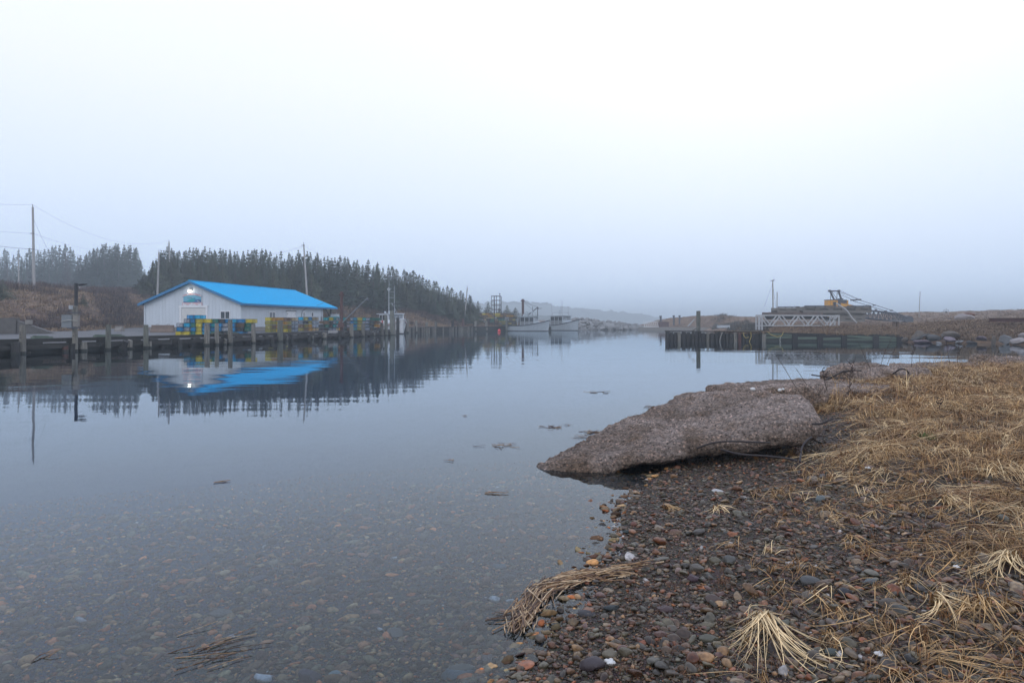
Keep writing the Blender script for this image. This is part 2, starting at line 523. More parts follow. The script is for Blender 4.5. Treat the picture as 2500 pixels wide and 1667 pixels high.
def left_profile(px, d):
    """terrain height at column px, distance d (vectorised over matching arrays)"""
    px, d = np.asarray(px, float), np.asarray(d, float)
    f = np.interp(px, L_PX, L_FOOT); fz = np.interp(px, L_PX, L_FZ)
    c = np.interp(px, L_PX, L_CD); cz = CH + (HY - np.interp(px, L_PX, L_CY)) * c / F
    bd = np.interp(px, L_PX, L_BD); bz = CH + (HY - np.interp(px, L_PX, L_BY)) * bd / F
    fr = left_front(px)
    z = np.where(d < f, .42 + (fz - .42) * np.clip((d - fr) / np.maximum(f - fr, .1), 0, 1), 0)
    t = np.clip((d - f) / (c - f), 0, 1); t = t * t * (3 - 2 * t) * .6 + t * .4
    z = np.where((d >= f) & (d < c), fz + (cz - fz) * t, z)
    t = np.clip((d - c) / (bd - c), 0, 1)
    z = np.where((d >= c) & (d < bd), cz + (bz - cz) * t, z)
    z = np.where(d >= bd, bz + (d - bd) * .01, z)
    x = (px - CX) / F * d
    hill = np.clip((d - f) / 4, 0, 1)
    return z + hill * (.35 * vnoise(x, d, .18, 3) + .12 * vnoise(x, d, .8, 2)) + (1 - hill) * .02 * vnoise(x, d, .5, 2)
def left_z(x, y):
    return float(left_profile(np.array([CX + F * x / y]), np.array([float(y)]))[0])

m_hill = M('dead_grass_hill', (.19, .115, .062), (.085, .045, .038), rough=.9, scale=.35, contrast=1.1, rand=0, bump=.6, bscale=3, dist=.15)
def make_left_land():
    cols = np.unique(np.concatenate([np.linspace(-700, 967, 220), np.linspace(968, 1330, 60)]))
    # yard
    fr = left_front(cols); ft = np.interp(cols, L_PX, L_FOOT)
    n = 36
    t = np.linspace(0, 1, n)
    D = fr[:, None] + (ft - fr)[:, None] * t[None]
    PXc = np.repeat(cols[:, None], n, 1)
    Z = left_profile(PXc, D - 1e-3)
    D = np.concatenate([D[:, :1], D], 1); Z = np.concatenate([np.full((len(cols), 1), -1.9), Z], 1)
    PXc = np.repeat(cols[:, None], n + 1, 1)
    vs = np.stack([(PXc - CX) / F * D, D, Z], -1).reshape(-1, 3)
    me = fast_mesh('yard', vs, grid_faces(len(cols), n + 1), m_asphalt, True)
    tag(link(bpy.data.objects.new('yard', me)), kind='structure')
    n = 60
    t = np.linspace(0, 1, n) ** 1.3
    D = ft[:, None] + (np.full(len(cols), 330.) - ft)[:, None] * t[None]
    PXc = np.repeat(cols[:, None], n, 1)
    Z = left_profile(PXc, D)
    vs = np.stack([(PXc - CX) / F * D, D, Z], -1).reshape(-1, 3)
    me = fast_mesh('hillside', vs, grid_faces(len(cols), n), m_hill, True)
    tag(link(bpy.data.objects.new('hillside', me)), kind='structure')
    # the gravel road over the hill top
    cs = np.linspace(140, 345, 40); n = 14
    lo = np.interp(cs, [140, 200, 260, 345], [92, 93, 98, 118]); hi = np.interp(cs, [140, 180, 240, 345], [96, 128, 126, 122])
    D = lo[:, None] + (hi - lo)[:, None] * np.linspace(0, 1, n)[None]
    PXc = np.repeat(cs[:, None], n, 1)
    Z = left_profile(PXc, D) + .22
    vs = np.stack([(PXc - CX) / F * D, D, Z], -1).reshape(-1, 3)
    me = fast_mesh('gravel_road', vs, grid_faces(len(cs), n), m_gravelroad, True)
    tag(link(bpy.data.objects.new('gravel_road', me)), kind='structure')
make_left_land()

# ------------------------------------------------------------------ land on the right
R_A, R_B = (13.24, 58.7), (31.6, 55.5)          # face of the old crib wharf
R_PX = np.array([1560, 1600, 1640, 1700, 1760, 1850, 1900, 1960, 2060, 2198, 2215, 2300, 2400, 2500, 2700, 3000.])
R_FD = np.array([172, 166, 158, 150, 120, 74, 57.6, 57.2, 56.5, 55.8, 55.3, 53.6, 51.5, 49, 43, 37.])
R_FZ = np.array([0, 0, 0, 0, 0, .3, .60, .57, .50, .42, .0, 0, 0, 0, 0, 0])
R_MZ = np.array([.2, .3, .5, .6, .7, .8, 1.0, 1.05, 1.1, 1.15, 1.2, 1.5, 1.65, 1.75, 1.8, 1.8])
R_CD = np.array([185, 180, 175, 168, 150, 136, 136, 136, 134, 132, 132, 128, 122, 116, 108, 100.])
R_CY = np.array([793, 784, 777, 772, 771, 774, 769, 766, 768, 764, 763, 762, 759, 756, 752, 748])
def right_profile(px, d):
    px, d = np.asarray(px, float), np.asarray(d, float)
    fd = np.interp(px, R_PX, R_FD); fz = np.interp(px, R_PX, R_FZ); mz = np.interp(px, R_PX, R_MZ)
    cd = np.interp(px, R_PX, R_CD); cz = CH + (HY - np.interp(px, R_PX, R_CY)) * cd / F
    md = fd + np.minimum(9, (cd - fd) * .35)
    z = np.where(d < md, fz + (mz - fz) * np.clip((d - fd) / (md - fd), 0, 1) ** np.where(fz > .1, 1.3, .55), 0)
    t = np.clip((d - md) / (cd - md), 0, 1)
    z = np.where((d >= md) & (d < cd), mz + (cz - mz) * t ** 3.4, z)
    z = np.where(d >= cd, cz - (d - cd) * .02, z)
    x = (px - CX) / F * d
    k = np.clip((d - fd) / 3, 0, 1)
    return z + k * (.16 * vnoise(x, d, .33, 3) + .07 * vnoise(x, d, 1.1, 2))
def right_z(x, y):
    return float(right_profile(np.array([CX + F * x / y]), np.array([float(y)]))[0])
m_dune = M('dead_grass_dune', (.24, .15, .082), (.12, .07, .048), rough=.9, scale=.5, contrast=1.1, rand=0, bump=.6, bscale=3, dist=.12)
def make_right_land():
    cols = np.linspace(1560, 3000, 260)
    fd = np.interp(cols, R_PX, R_FD); cd = np.interp(cols, R_PX, R_CD)
    n1, n2 = 50, 30
    t1 = np.linspace(0, 1, n1)[None] ** 1.8
    D = np.concatenate([fd[:, None] + (cd - fd)[:, None] * t1, cd[:, None] + np.linspace(4, 130, n2)[None]], 1)
    PXc = np.repeat(cols[:, None], n1 + n2, 1)
    Z = right_profile(PXc, D)
    D = np.concatenate([D[:, :1] - .1, D], 1); Z = np.concatenate([np.full((len(cols), 1), -1.9), Z], 1)
    PXc = np.repeat(cols[:, None], n1 + n2 + 1, 1)
    vs = np.stack([(PXc - CX) / F * D, D, Z], -1).reshape(-1, 3)
    me = fast_mesh('dune', vs, grid_faces(len(cols), n1 + n2 + 1), m_dune, True)
    tag(link(bpy.data.objects.new('dune', me)), kind='structure')
make_right_land()

# far hills fading in the fog
m_far = M('far_forest', (.07, .085, .07), (.04, .05, .045), rough=.95, scale=.02, rand=0, bump=.4, bscale=.2, dist=3)
def far_hill(name, d0, d1, pxs, ys, rough):
    cols = np.linspace(pxs[0], pxs[-1], 260); n = 16
    y = np.interp(cols, pxs, ys)
    t = np.linspace(0, 1, n)
    D = d0 + (d1 - d0) * t[None] + 0 * cols[:, None]
    top = CH + (HY - y) * d1 / F
    PXc = np.repeat(cols[:, None], n, 1)
    X = (PXc - CX) / F * D
    Z = -.5 + (top[:, None] + .5) * np.sin(t * math.pi / 2)[None] ** .8 + rough * (vnoise(X, D, .12, 4)) * t[None]
    vs = np.stack([X, D, Z], -1).reshape(-1, 3)
    me = fast_mesh(name, vs, grid_faces(len(cols), n), m_far, False)
    tag(link(bpy.data.objects.new(name, me)), kind='structure')
far_hill('far_hills', 1000, 1150, [900, 1180, 1240, 1300, 1340, 1400, 1440, 1500, 1560, 1620, 1700], [768, 742, 739, 740, 744, 756, 758, 762, 769, 779, 790], 8)
far_hill('far_hills', 520, 600, [1100, 1180, 1250, 1320, 1380, 1400], [775, 766, 764, 768, 778, 786], 3.0)

# ------------------------------------------------------------------ fog
def make_haze():
    m = bpy.data.materials.new('harbour_fog'); m.use_nodes = True
    n, l = m.node_tree.nodes, m.node_tree.links
    n.clear()
    o = n.new("ShaderNodeOutputMaterial"); v = n.new("ShaderNodeVolumePrincipled")
    v.inputs['Color'].default_value = (.88, .96, 1.0, 1)
    v.inputs['Density'].default_value = FOG
    v.inputs['Anisotropy'].default_value = 0.0
    l.new(v.outputs[0], o.inputs['Volume'])
    b = MB(); b.b2((-1700, -60, -2.9), (1700, 1750, 30))
    h = b.build('haze', m)
    tag(h, kind='stuff')
FOG = .0015
make_haze()
# ------------------------------------------------------------------ the shed
SL = Vector((-41.56, 77.3, .5)); SE = Vector((.9798, -.2, 0)); SD = Vector((.2, .9798, 0)); SRZ = math.atan2(-.2, .9798)
def gx(px):
    k = (px - CX) / F
    return (k * SL.y - SL.x) / (SE.x - k * SE.y)
def gz(px, py):
    return CH + (HY - py) / F * (SL.y + SE.y * gx(px)) - SL.z
SN = SL + SE * 12
def wy(px):
    k = (px - CX) / F
    return (k * SN.y - SN.x) / (SD.x - k * SD.y)
def wz(px, py):
    return CH + (HY - py) / F * (SN.y + SD.y * wy(px)) - SL.z
EAVE, RIDGE, FND = 3.28, 5.6, .62     # above the shed origin (z = .5)
def make_shed():
    t = thing('harbour_shed', 'long white wooden shed with a bright blue gable roof standing on the wharf yard', 'shed', SL, SRZ)
    b = MB()   # foundation
    b.b2((.06, .06, -.6), (11.94, 18.94, FND)); b.build('foundation', m_conc, t)
    b = MB()   # walls: gable front and back, long walls, with battens
    out = [(0, FND), (12, FND), (12, EAVE), (6, RIDGE - .05), (0, EAVE)]
    b.prism(out, lambda u, w, d: (u, d, w), 0, 19)
    x = .15
    while x < 11.95:
        top = EAVE + (RIDGE - .05 - EAVE) * (1 - abs(x - 6) / 6)
        if not (gx(437) < x < gx(509)):
            b.b2((x - .02, -.022, FND + .02), (x + .02, 0, top - .06))
        else:
            b.b2((x - .02, -.022, gz(470, 751) + .3), (x + .02, 0, top - .06))
        x += .42
    y = .2
    while y < 18.95:
        b.b2((12, y - .02, FND + .02), (12.022, y + .02, EAVE - .05))
        y += .42
    b.b2((.03, -.03, EAVE - .12), (11.97, 0, EAVE - .05))
    for cx, cy in ((0, 0), (12, 0), (12, 19), (0, 19)):
        b.box((cx, cy, (FND + EAVE) / 2 - .02), (.16, .16, EAVE - FND - .06))
    b.build('wall', m_white, t)
    # roof: two slabs, overhanging, running past the wall over an open bay
    Y0, Y1, ov, th = -.45, 22.5, .55, .14
    sl = (RIDGE - EAVE) / 6
    b = MB()
    for s in (-1, 1):
        e = 6 + s * (6 + ov)
        ze = EAVE - ov * sl + .06
        p = [(6, Y0, RIDGE + .06), (e, Y0, ze), (e, Y1, ze), (6, Y1, RIDGE + .06)]
        q = [(a, c, z + th) for a, c, z in p]
        b.hexa(p + q if s > 0 else p[::-1] + q[::-1])
    b.beam((6, Y0 - .01, RIDGE + th + .07), (6, Y1 + .01, RIDGE + th + .07), .3, .06)
    # courses of shingles: slim steps down the slope
    for s in (-1, 1):
        for k in range(1, 22):
            u = k / 22 * (6 + ov)
            zc = RIDGE + .06 + th - u * sl
            b.beam((6 + s * u, Y0 + .02, zc + .004), (6 + s * u, Y1 - .02, zc + .004), .05, .016, up=(s * sl, 0, 1))
    r = b.build('roof', m_roof, t)
    b = MB()   # fascia boards
    for yy in (Y0 - .025, Y1 + .025):
        for s in (-1, 1):
            e = 6 + s * (6 + ov + .02)
            b.beam((6, yy, RIDGE + .03), (e, yy, EAVE - ov * sl + .03), .05, .24, up=(0, 0, 1))
    for s in (-1, 1):
        e = 6 + s * (6 + ov + .03)
        b.beam((e, Y0, EAVE - ov * sl + .05), (e, Y1, EAVE - ov * sl + .05), .05, .2)
    b.build('fascia', m_fascia, t)
    b = MB()   # soffit
    for s in (-1, 1):
        e = 6 + s * (6 + ov - .06)
        b.b2((12.02 if s > 0 else -.5, Y0 + .02, EAVE - ov * sl - .02), (e if s > 0 else -.02, Y1 - .02, EAVE - ov * sl + .0))
    b.build('soffit', m_trimw, t)
    # open bay at the far end: post, brace, beam
    b = MB()
    b.box((11.8, 22.0, (EAVE - .6) / 2), (.2, .2, EAVE + .5)); b.box((.2, 22.0, (EAVE - .6) / 2), (.2, .2, EAVE + .5))
    b.beam((11.8, 20.3, EAVE - .15), (11.8, 21.95, EAVE - 1.6), .12, .14)
    b.beam((11.8, 18.9, EAVE - .1), (11.8, 22.3, EAVE - .1), .14, .22)
    b.beam((.2, 22, EAVE - .1), (11.8, 22, EAVE - .1), .14, .22)
    b.build('post', m_timber, t)
    # roller door
    x0, x1, zt = gx(443.5), gx(502.5), gz(470, 751.5)
    b = MB()
    n = 9
    for k in range(n):
        za, zb = FND - .55 + (zt - FND + .55) * k / n, FND - .55 + (zt - FND + .55) * (k + 1) / n
        b.b2((x0, -.02, za + .012), (x1, .02, zb - .012))
    b.b2((x0, .0, FND - .55), (x1, .01, zt))
    d = b.build('garage_door', m_door, t)
    b = MB()
    b.b2((x0 - .26, -.07, FND - .55), (x0, .0, zt + .02)); b.b2((x1, -.07, FND - .55), (x1 + .26, .0, zt + .02))
    b.b2((x0 - .3, -.09, zt + .02), (x1 + .3, .0, zt + .26))
    b.build('door_frame', m_trimw, d)
    def window(p, side, panes, mat, lo=None):
        if side == 'g':
            a, c = gx(p[0]), gx(p[2]); z0, z1 = gz(p[0], p[3]), gz(p[0], p[1])
            mk = lambda u, d, w: (u, -d, w)
        else:
            a, c = wy(p[0]), wy(p[2]); z0, z1 = wz(p[0], p[3]), wz(p[0], p[1])
            mk = lambda u, d, w: (12 + d, u, w)
        def bx(B, u0, u1, d0, d1, w0, w1):
            A, C = mk(u0, d0, w0), mk(u1, d1, w1)
            B.b2([min(i, j) for i, j in zip(A, C)], [max(i, j) for i, j in zip(A, C)])
        f = MB(); fw = .09
        bx(f, a - fw, a, 0, .06, z0 - fw, z1 + fw); bx(f, c, c + fw, 0, .06, z0 - fw, z1 + fw)
        bx(f, a, c, 0, .06, z1, z1 + fw); bx(f, a - .04, c + .04, 0, .09, z0 - fw, z0)
        for k in range(1, panes):
            u = a + (c - a) * k / panes
            bx(f, u - .035, u + .035, 0, .055, z0, z1)
        fo = f.build('window', m_trimw, t)
        for k in range(panes):
            g = MB()
            bx(g, a + (c - a) * k / panes + .002, a + (c - a) * (k + 1) / panes - .002, .0, .03, z0, z1)
            g.build('pane', mat, fo)
    window((539.5, 761, 560.5, 777.5), 'g', 2, m_glass)
    window((657.5, 762.5, 671, 775), 's', 2, m_glassl)
    window((740, 763, 744, 775), 's', 2, m_glassl)
    window((760.5, 763.5, 764.0, 772), 's', 1, m_glass)
    # double door of the long wall
    a, c, z1 = wy(699.5), wy(721), wz(700, 760)
    for k in range(2):
        b = MB(); u0, u1 = a + (c - a) * k / 2 + .02, a + (c - a) * (k + 1) / 2 - .02
        b.b2((12.0, u0, FND + .02), (12.06, u1, z1))
        dd = b.build('door', m_trimw, t)
        for zz in (FND + .5, z1 - .35):
            b = MB()
            u = u0 if k == 0 else u1 - .25
            b.b2((12.06, u, zz), (12.075, u + .25, zz + .05))
            b.build('hinge', m_dsteel, dd)
    b = MB(); b.b2((12.0, a - .15, z1 + .01), (12.09, c + .15, z1 + .09)); b.build('door_rail', m_dsteel, t)
    # service cable looping along the side wall and the meter on the far corner
    pts = []
    for px, py in ((737, 778), (735, 770), (737, 760), (745, 753), (757, 749), (770, 745), (783, 738)):
        y = wy(px) if px < 760 else wy(760) + (px - 760) * .13
        pts.append((12.05 + (0 if px < 757 else .15), y, wz(px, py) if px < 760 else wz(760, py) ))
    b = MB(); b.tube(pts, .025, 6); b.build('cable', m_black, t)
    b = MB(); b.b2((12.0, 18.55, 1.4), (12.22, 18.85, 1.95)); b.tube([(12.12, 18.7, 1.9), (12.12, 18.7, EAVE - .1)], .03, 6)
    b.build('meter_box', m_steel, t)
    b = MB(); b.b2((12, wy(709), wz(709, 755)), (12.14, wy(709) + .22, wz(709, 755) + .3)); b.build('lamp', m_trimw, t)
    return t
make_shed()

# lit lamp under the ridge
lx = gx(466.5)
wp = SL + SE * lx + Vector((0, 0, gz(466.5, 711.5)))
m_lit = bpy.data.materials.new('lit_lamp'); m_lit.use_nodes = True
_b = m_lit.node_tree.nodes['Principled BSDF']
_b.inputs['Emission Color'].default_value = (1, .95, .82, 1); _b.inputs['Emission Strength'].default_value = 9
t = thing('wall_lamp', 'lit white floodlight high under the ridge of the blue roof', 'lamp', wp, SRZ)
b = MB(); b.b2((-.16, -.10, .10), (.16, 0, .42)); b.b2((-.05, -.2, .16), (.05, -.1, .26)); b.build('lamp_housing', m_steel, t)
b = MB(); b.ball((-.0, -.28, .02), .17, 8, sz=.8); b.build('bulb', m_lit, t, True)
pl = bpy.data.lights.new('wall_lamp_light', 'POINT'); pl.energy = .3; pl.color = (1, .93, .8); pl.shadow_soft_size = .2
po = bpy.data.objects.new('wall_lamp_light', pl); scene.collection.objects.link(po); po.parent = t; po.location = (0, -.75, 0)

# painted sign over the roller door
def flat(name, col, rough=.5):
    return M(name, col, tuple(c * .9 for c in col), rough=rough, rand=0)
m_sgw, m_sgt, m_sgs, m_sgb, m_sgr, m_sgk = flat('sign_white', (.8, .78, .8)), flat('sign_turquoise', (.0, .36, .40)), flat('sign_sky', (.16, .46, .60)), flat('sign_blue', (.03, .18, .36)), flat('sign_red', (.55, .04, .06)), flat('sign_black', (.02, .02, .03))
def make_sign():
    x0, x1 = gx(446.5), gx(494)
    W = x1 - x0
    zb = gz(470, 746.2)
    s = W / 1300.0     # sign pixels of the close-up -> metres
    t = thing('shed_sign', 'painted harbour sign with a curved white name banner above the roller door', 'sign', SL + SE * x0 + Vector((0, 0, zb)), SRZ)
    def Q(u, w): return ((u - 280) * s, (1215 - w) * s)
    def plate(name, pts, d0, d1, mat, par=t):
        b = MB(); b.prism([Q(*p) for p in pts], lambda a, c, d: (a, -d, c), d0, d1); return b.build(name, mat, par)
    top = lambda u: 470 + 120 * ((u - 920) / 640) ** 2
    plate('picture_board', [(340, 1030)] + [(u, top(u) + 100) for u in range(340, 1511, 90)] + [(1510, 1030)], .03, .06, m_sgs)
    wave = [(340, 1030), (340, 930), (430, 960), (560, 950), (700, 880), (860, 810), (1000, 770), (1120, 745), (1130, 830), (1250, 850), (1400, 830), (1505, 860), (1508, 1030)]
    plate('sea', wave, .06, .068, m_sgb)
    plate('green_wave', [(480, 980), (600, 930), (760, 850), (1000, 790), (1090, 830), (1120, 930), (1050, 990), (820, 1005), (620, 1000)], .068, .076, m_sgt)
    plate('whitecap', [(1240, 920), (1310, 930), (1400, 975), (1480, 1015), (1380, 990), (1290, 950)], .068, .074, m_sgw)
    plate('dark_wave', [(1280, 890), (1340, 885), (1420, 930), (1490, 1015), (1400, 960)], .074, .08, m_sgk)
    for u in (610, 735, 840):
        plate('small_mark', [(u, 775), (u + 20, 745), (u + 70, 735), (u + 90, 765), (u + 40, 785)], .06, .066, m_sgk)
    us = list(range(290, 1571, 80))
    edge = [(u, top(u) - 12) for u in us] + [(1580, 700)] + [(u, top(u) + 132) for u in reversed(us)] + [(270, 700)]
    plate('banner_edge', edge, .06, .085, m_sgb)
    ban = [(u, top(u)) for u in us] + [(1560, 700)] + [(u, top(u) + 118) for u in reversed(us)] + [(288, 700)]
    plate('banner', ban, .085, .095, m_sgw)
    plate('name_board_edge', [(268, 1025), (1590, 1025), (1590, 1225), (268, 1225)], .06, .085, m_sgr)
    plate('name_board', [(290, 1040), (1570, 1040), (1570, 1208), (290, 1208)], .085, .095, m_sgw)
    # rows of lettering too small to read on the lower board
    r2 = random.Random(4)
    for row, spans in ((1078, ((370, 850), (960, 1310), (1350, 1490))), (1148, ((540, 700), (1165, 1330)))):
        for a, c in spans:
            u = a; b = MB()
            while u < c:
                w = r2.uniform(12, 26)
                A, C = Q(u, row + 18), Q(u + w, row - 18)
                b.b2((A[0], -.1, A[1]), (C[0], -.096, C[1])); u += w + 9
            b.build('small_lettering', m_sgr, t)
    # the name along the banner
    for word, uc, ang in (('LITTLE', 475, 17), ('JUDIQUE', 870, 2), ('HARBOUR', 1290, -13)):
        fc = bpy.data.curves.new('lettering', 'FONT'); fc.body = word; fc.size = 88 * s; fc.align_x = 'CENTER'; fc.align_y = 'CENTER'; fc.extrude = .003; fc.offset = .004
        fo = bpy.data.objects.new('tmp', fc); scene.collection.objects.link(fo)
        dg = bpy.context.evaluated_depsgraph_get(); dg.update()
        me = bpy.data.meshes.new_from_object(fo.evaluated_get(dg))
        bpy.data.objects.remove(fo); me.materials.clear(); me.materials.append(m_sgr)
        o = link(bpy.data.objects.new('lettering', me), t)
        x, z = Q(uc, top(uc) + 62)
        o.location = (x, -.1, z); o.rotation_euler = (math.radians(90), -math.radians(ang), 0)
make_sign()

# ------------------------------------------------------------------ the long timber wharf
def wharf_pts():
    return [Vector((*WA, 0)), Vector((*WB, 0)), Vector((*WC, 0))]
def make_wharf():
    t = thing('timber_wharf', 'long low timber wharf with dark fascia beams along the left side of the harbour', 'wharf', (WB[0], WB[1], 0))
    o = Vector((WB[0], WB[1], 0))
    A, B, C = wharf_pts()
    for a, c in ((A, B), (B, C)):
        d = (c - a).normalized(); nrm = Vector((-d.y, d.x, 0))      # towards the land
        L = (c - a).length
        b = MB()   # deck planks
        k = 0.0
        while k < L - .01:
            q = a + d * (k + .15)
            b.beam(q + nrm * .0 + Vector((0, 0, .42)), q + nrm * 1.6 + Vector((0, 0, .42)), .285, .08)
            k += .3
        me = b; me.v = [(x - o.x, y - o.y, z) for x, y, z in me.v]; me.build('deck', m_timber, t)
        # fascia and stringer beams in lengths
        k = 0.0
        while k < L - 1:
            ln = min(rnd.uniform(5, 7.5), L - k)
            p, q = a + d * (k + .03) - nrm * .1, a + d * (k + ln - .03) - nrm * .1
            b = MB(); b.beam(p + Vector((0, 0, .30)), q + Vector((0, 0, .30 + rnd.uniform(-.02, .02))), .2, .20)
            b.v = [(x - o.x, y - o.y, z) for x, y, z in b.v]; b.build('fascia_beam', m_timber, t)
            k += ln
        # curb timbers on blocks, with scupper gaps between
        k = 0.0
        while k < L - 1:
            ln = min(rnd.uniform(4.2, 6.4), L - k)
            zz = .64 + rnd.uniform(-.02, .02)
            b = MB(); b.beam(a + d * (k + .05) + nrm * .12 + Vector((0, 0, zz)), a + d * (k + ln - .08) + nrm * .12 + Vector((0, 0, zz + rnd.uniform(-.02, .02))), .24, .2)
            for u in np.arange(k + .4, k + ln - .3, 1.9):
                w = rnd.uniform(.5, 1.1)
                b.beam(a + d * u + nrm * .12 + Vector((0, 0, .50)), a + d * (u + w) + nrm * .12 + Vector((0, 0, .50)), .22, .08)
            b.v = [(x - o.x, y - o.y, z) for x, y, z in b.v]; b.build('curb_timber', m_timber, t)
            k += ln
        # dark backing wall under the deck
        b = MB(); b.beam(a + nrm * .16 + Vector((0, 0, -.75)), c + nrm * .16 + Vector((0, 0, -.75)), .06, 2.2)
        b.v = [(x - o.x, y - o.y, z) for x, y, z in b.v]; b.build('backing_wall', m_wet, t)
        # bearing piles under the deck, darker and cut off at the beam
        k = 1.0
        while k < L:
            b = MB(); q = a + d * k - nrm * .02
            b.tube([q + Vector((0, 0, -1.8)), q + Vector((0, 0, .1))], .15, 8)
            b.v = [(x - o.x, y - o.y, z) for x, y, z in b.v]; b.build('bearing_pile', m_piled, t)
            k += rnd.uniform(2.4, 3.4)
    # broken cap timbers lying on the curb
    for px, w in ((118, 1.2), (265, 1.3), (300, 1.0), (540, 1.2), (580, 1.4)):
        x, y = wharf_at(px)
        b = MB(); q = Vector((x, y, .78)); b.beam(q + Vector((-.4, -w / 2, 0)), q + Vector((-.25, w / 2, -.02)), .22, .10)
        b.beam(q + Vector((-.5, -w / 3, .07)), q + Vector((-.3, w / 3, .05)), .12, .06)
        b.v = [(x_ - o.x, y_ - o.y, z_) for x_, y_, z_ in b.v]; b.build('broken_cap', m_gtimber, t)
    # paler repaired plank on the fascia past the shed
    x0, y0 = wharf_at(797); x1, y1 = wharf_at(819)
    b = MB(); b.beam((x0 + .2, y0, .68), (x1 + .2, y1, .68), .06, .26)
    b.v = [(x_ - o.x, y_ - o.y, z_) for x_, y_, z_ in b.v]; b.build('pale_plank', m_pole, t)
make_wharf()

# px, top py (None: short stump top z), radius, material, lean, label
PILES = [
 (28, .62, .22, m_piled, 0, 'short dark tarred pile beside the leftmost tall grey pile of the wharf'),
 (44, 792.5, .17, m_pile, .03, 'tall grey wharf pile nearest the left edge of the picture'),
 (150, .30, .16, m_rust, 0, 'short rust brown pile left of the pile that carries the meter box'),
 (164, .45, .15, m_piled, .1, 'short dark pile hard against the left side of the lamp pile'),
 (174, 745, .155, m_pile, -.02, 'very tall grey pile that carries the meter box and the lamp pole'),
 (194, .50, .22, m_pile, 0, 'wide pale square cut pile stump right of the lamp pile'),
 (254, 792.3, .16, m_pileg, .04, 'tall mossy grey pile with a slanted top standing alone left of the shed'),
 (284, .52, .2, m_piled, .35, 'short dark pile stump leaning over to the right before the yard road'),
 (307, .56, .15, m_pile, .05, 'short pale pile stump with a rounded head left of the shed'),
 (347, 791.7, .16, m_pileg, .02, 'tall mossy pile standing just left of the shed front corner'),
 (357, .42, .12, m_pile, 0, 'short pale pile close on the right of the mossy pile by the shed corner'),
 (430, .45, .18, m_piled, 0, 'short dark pile below the left end of the long trap row'),
 (496, 789.5, .2, m_pile, .05, 'tall grey pile with a rust stained foot in front of the yellow traps'),
 (521.5, 788.5, .16, m_pile, 0, 'slim grey pile between the two thicker piles before the trap row'),
 (554, 780, .18, m_pile, .02, 'tallest bleached pile rising to the top of the blue trap row'),
 (541, .42, .12, m_pile, .06, 'short white topped stump low between the grey piles before the trap row'),
 (611.5, 790, .18, m_pile, 0, 'grey pile at the right end of the long trap row'),
 (657, .45, .17, m_piled, 0, 'short dark pile left of the green pile below the shed side'),
 (676.5, 781, .25, m_pileg, .03, 'thick green pile standing in front of the orange and yellow traps'),
 (694, .42, .12, m_pile, .02, 'short pale pile right of the thick green pile'),
 (706, .55, .15, m_piled, 0, 'short dark pile midway below the double door of the shed'),
 (749, .50, .18, m_piled, 0, 'short dark pile below the second trap stack by the shed side'),
 (757, .40, .12, m_pile, 0, 'short thin pale pile below the small shed window'),
 (786.5, .62, .26, m_pile, 0, 'short stout pale pile beside the pale repaired plank'),
 (822, .45, .15, m_piled, 0, 'short dark pile left of the rusty hoist mast'),
 (852.5, 790, .24, m_pile, .02, 'grey pile with a rounded top just right of the rusty hoist mast'),
 (881.5, 790, .24, m_pile, 0, 'grey pile in front of the teal and green traps'),
 (888, .42, .13, m_piled, 0, 'short dark pile right behind the grey pile at the teal traps'),
 (909, .45, .13, m_pile, .02, 'short thin pile below the dark tangled traps'),
 (928, 787.5, .24, m_pile, 0, 'grey pile at the stern of the white boat with the tall mast'),
 (938, 769, .24, m_pileg, 0, 'tall slim pile before the cabin of the white boat with the tall mast'),
 (952, 758, .30, m_pileg, .02, 'tallest mossy pile before the white boat carrying a small box'),
 (957, 776, .26, m_pile, 0, 'pale grey pile directly under the black lamp pole by the white boat'),
 (967, 775, .24, m_piled, 0, 'dark pile at the bow of the white boat at the wharf end'),
]
for i, (px, top, r, mt, lean, lab) in enumerate(PILES):
    x, y = wharf_at(px)
    k = y / F
    off = .25
    x += off * .97; y -= off * .22
    zt = top if isinstance(top, float) and top < 2 else PZ(top, y)
    b = MB(); n = 9
    pts = [(0, 0, -1.8), (lean * .3, 0, -.2), (lean * .7, .01, zt * .55), (lean, 0, zt - .03)]
    r *= .9; b.tube(pts, [r * 1.08, r * 1.05, r, r * .93], 10)
    # a weathered, slightly slanted top
    nn = len(b.v); sl = rnd.uniform(-.35, .35)
    for q in range(nn - 10, nn):
        vx = b.v[q]; b.v[q] = (vx[0], vx[1], vx[2] + (vx[0] - lean) * sl + rnd.uniform(-.015, .015))
    t = thing('wharf_pile', lab, 'pile', (x, y, 0), 0, 'piles along the left wharf')
    b.build('shaft', mt, t)
    for q in range(rnd.randint(1, 3)):
        b = MB()
        zz = rnd.uniform(.3, max(.35, zt - .1)); b.tube([(lean * zz / max(zt, .1), -r * .8, zz), (lean * zz / max(zt, .1), -r * 1.12, zz)], .025, 6)
        b.build('bolt', m_black, t)
    b = MB(); b.tube([(0, 0, -.3), (lean * .45, 0, .1 + .04 * rnd.random())], r * 1.09, 10); b.build('wet_foot', m_wet, t)

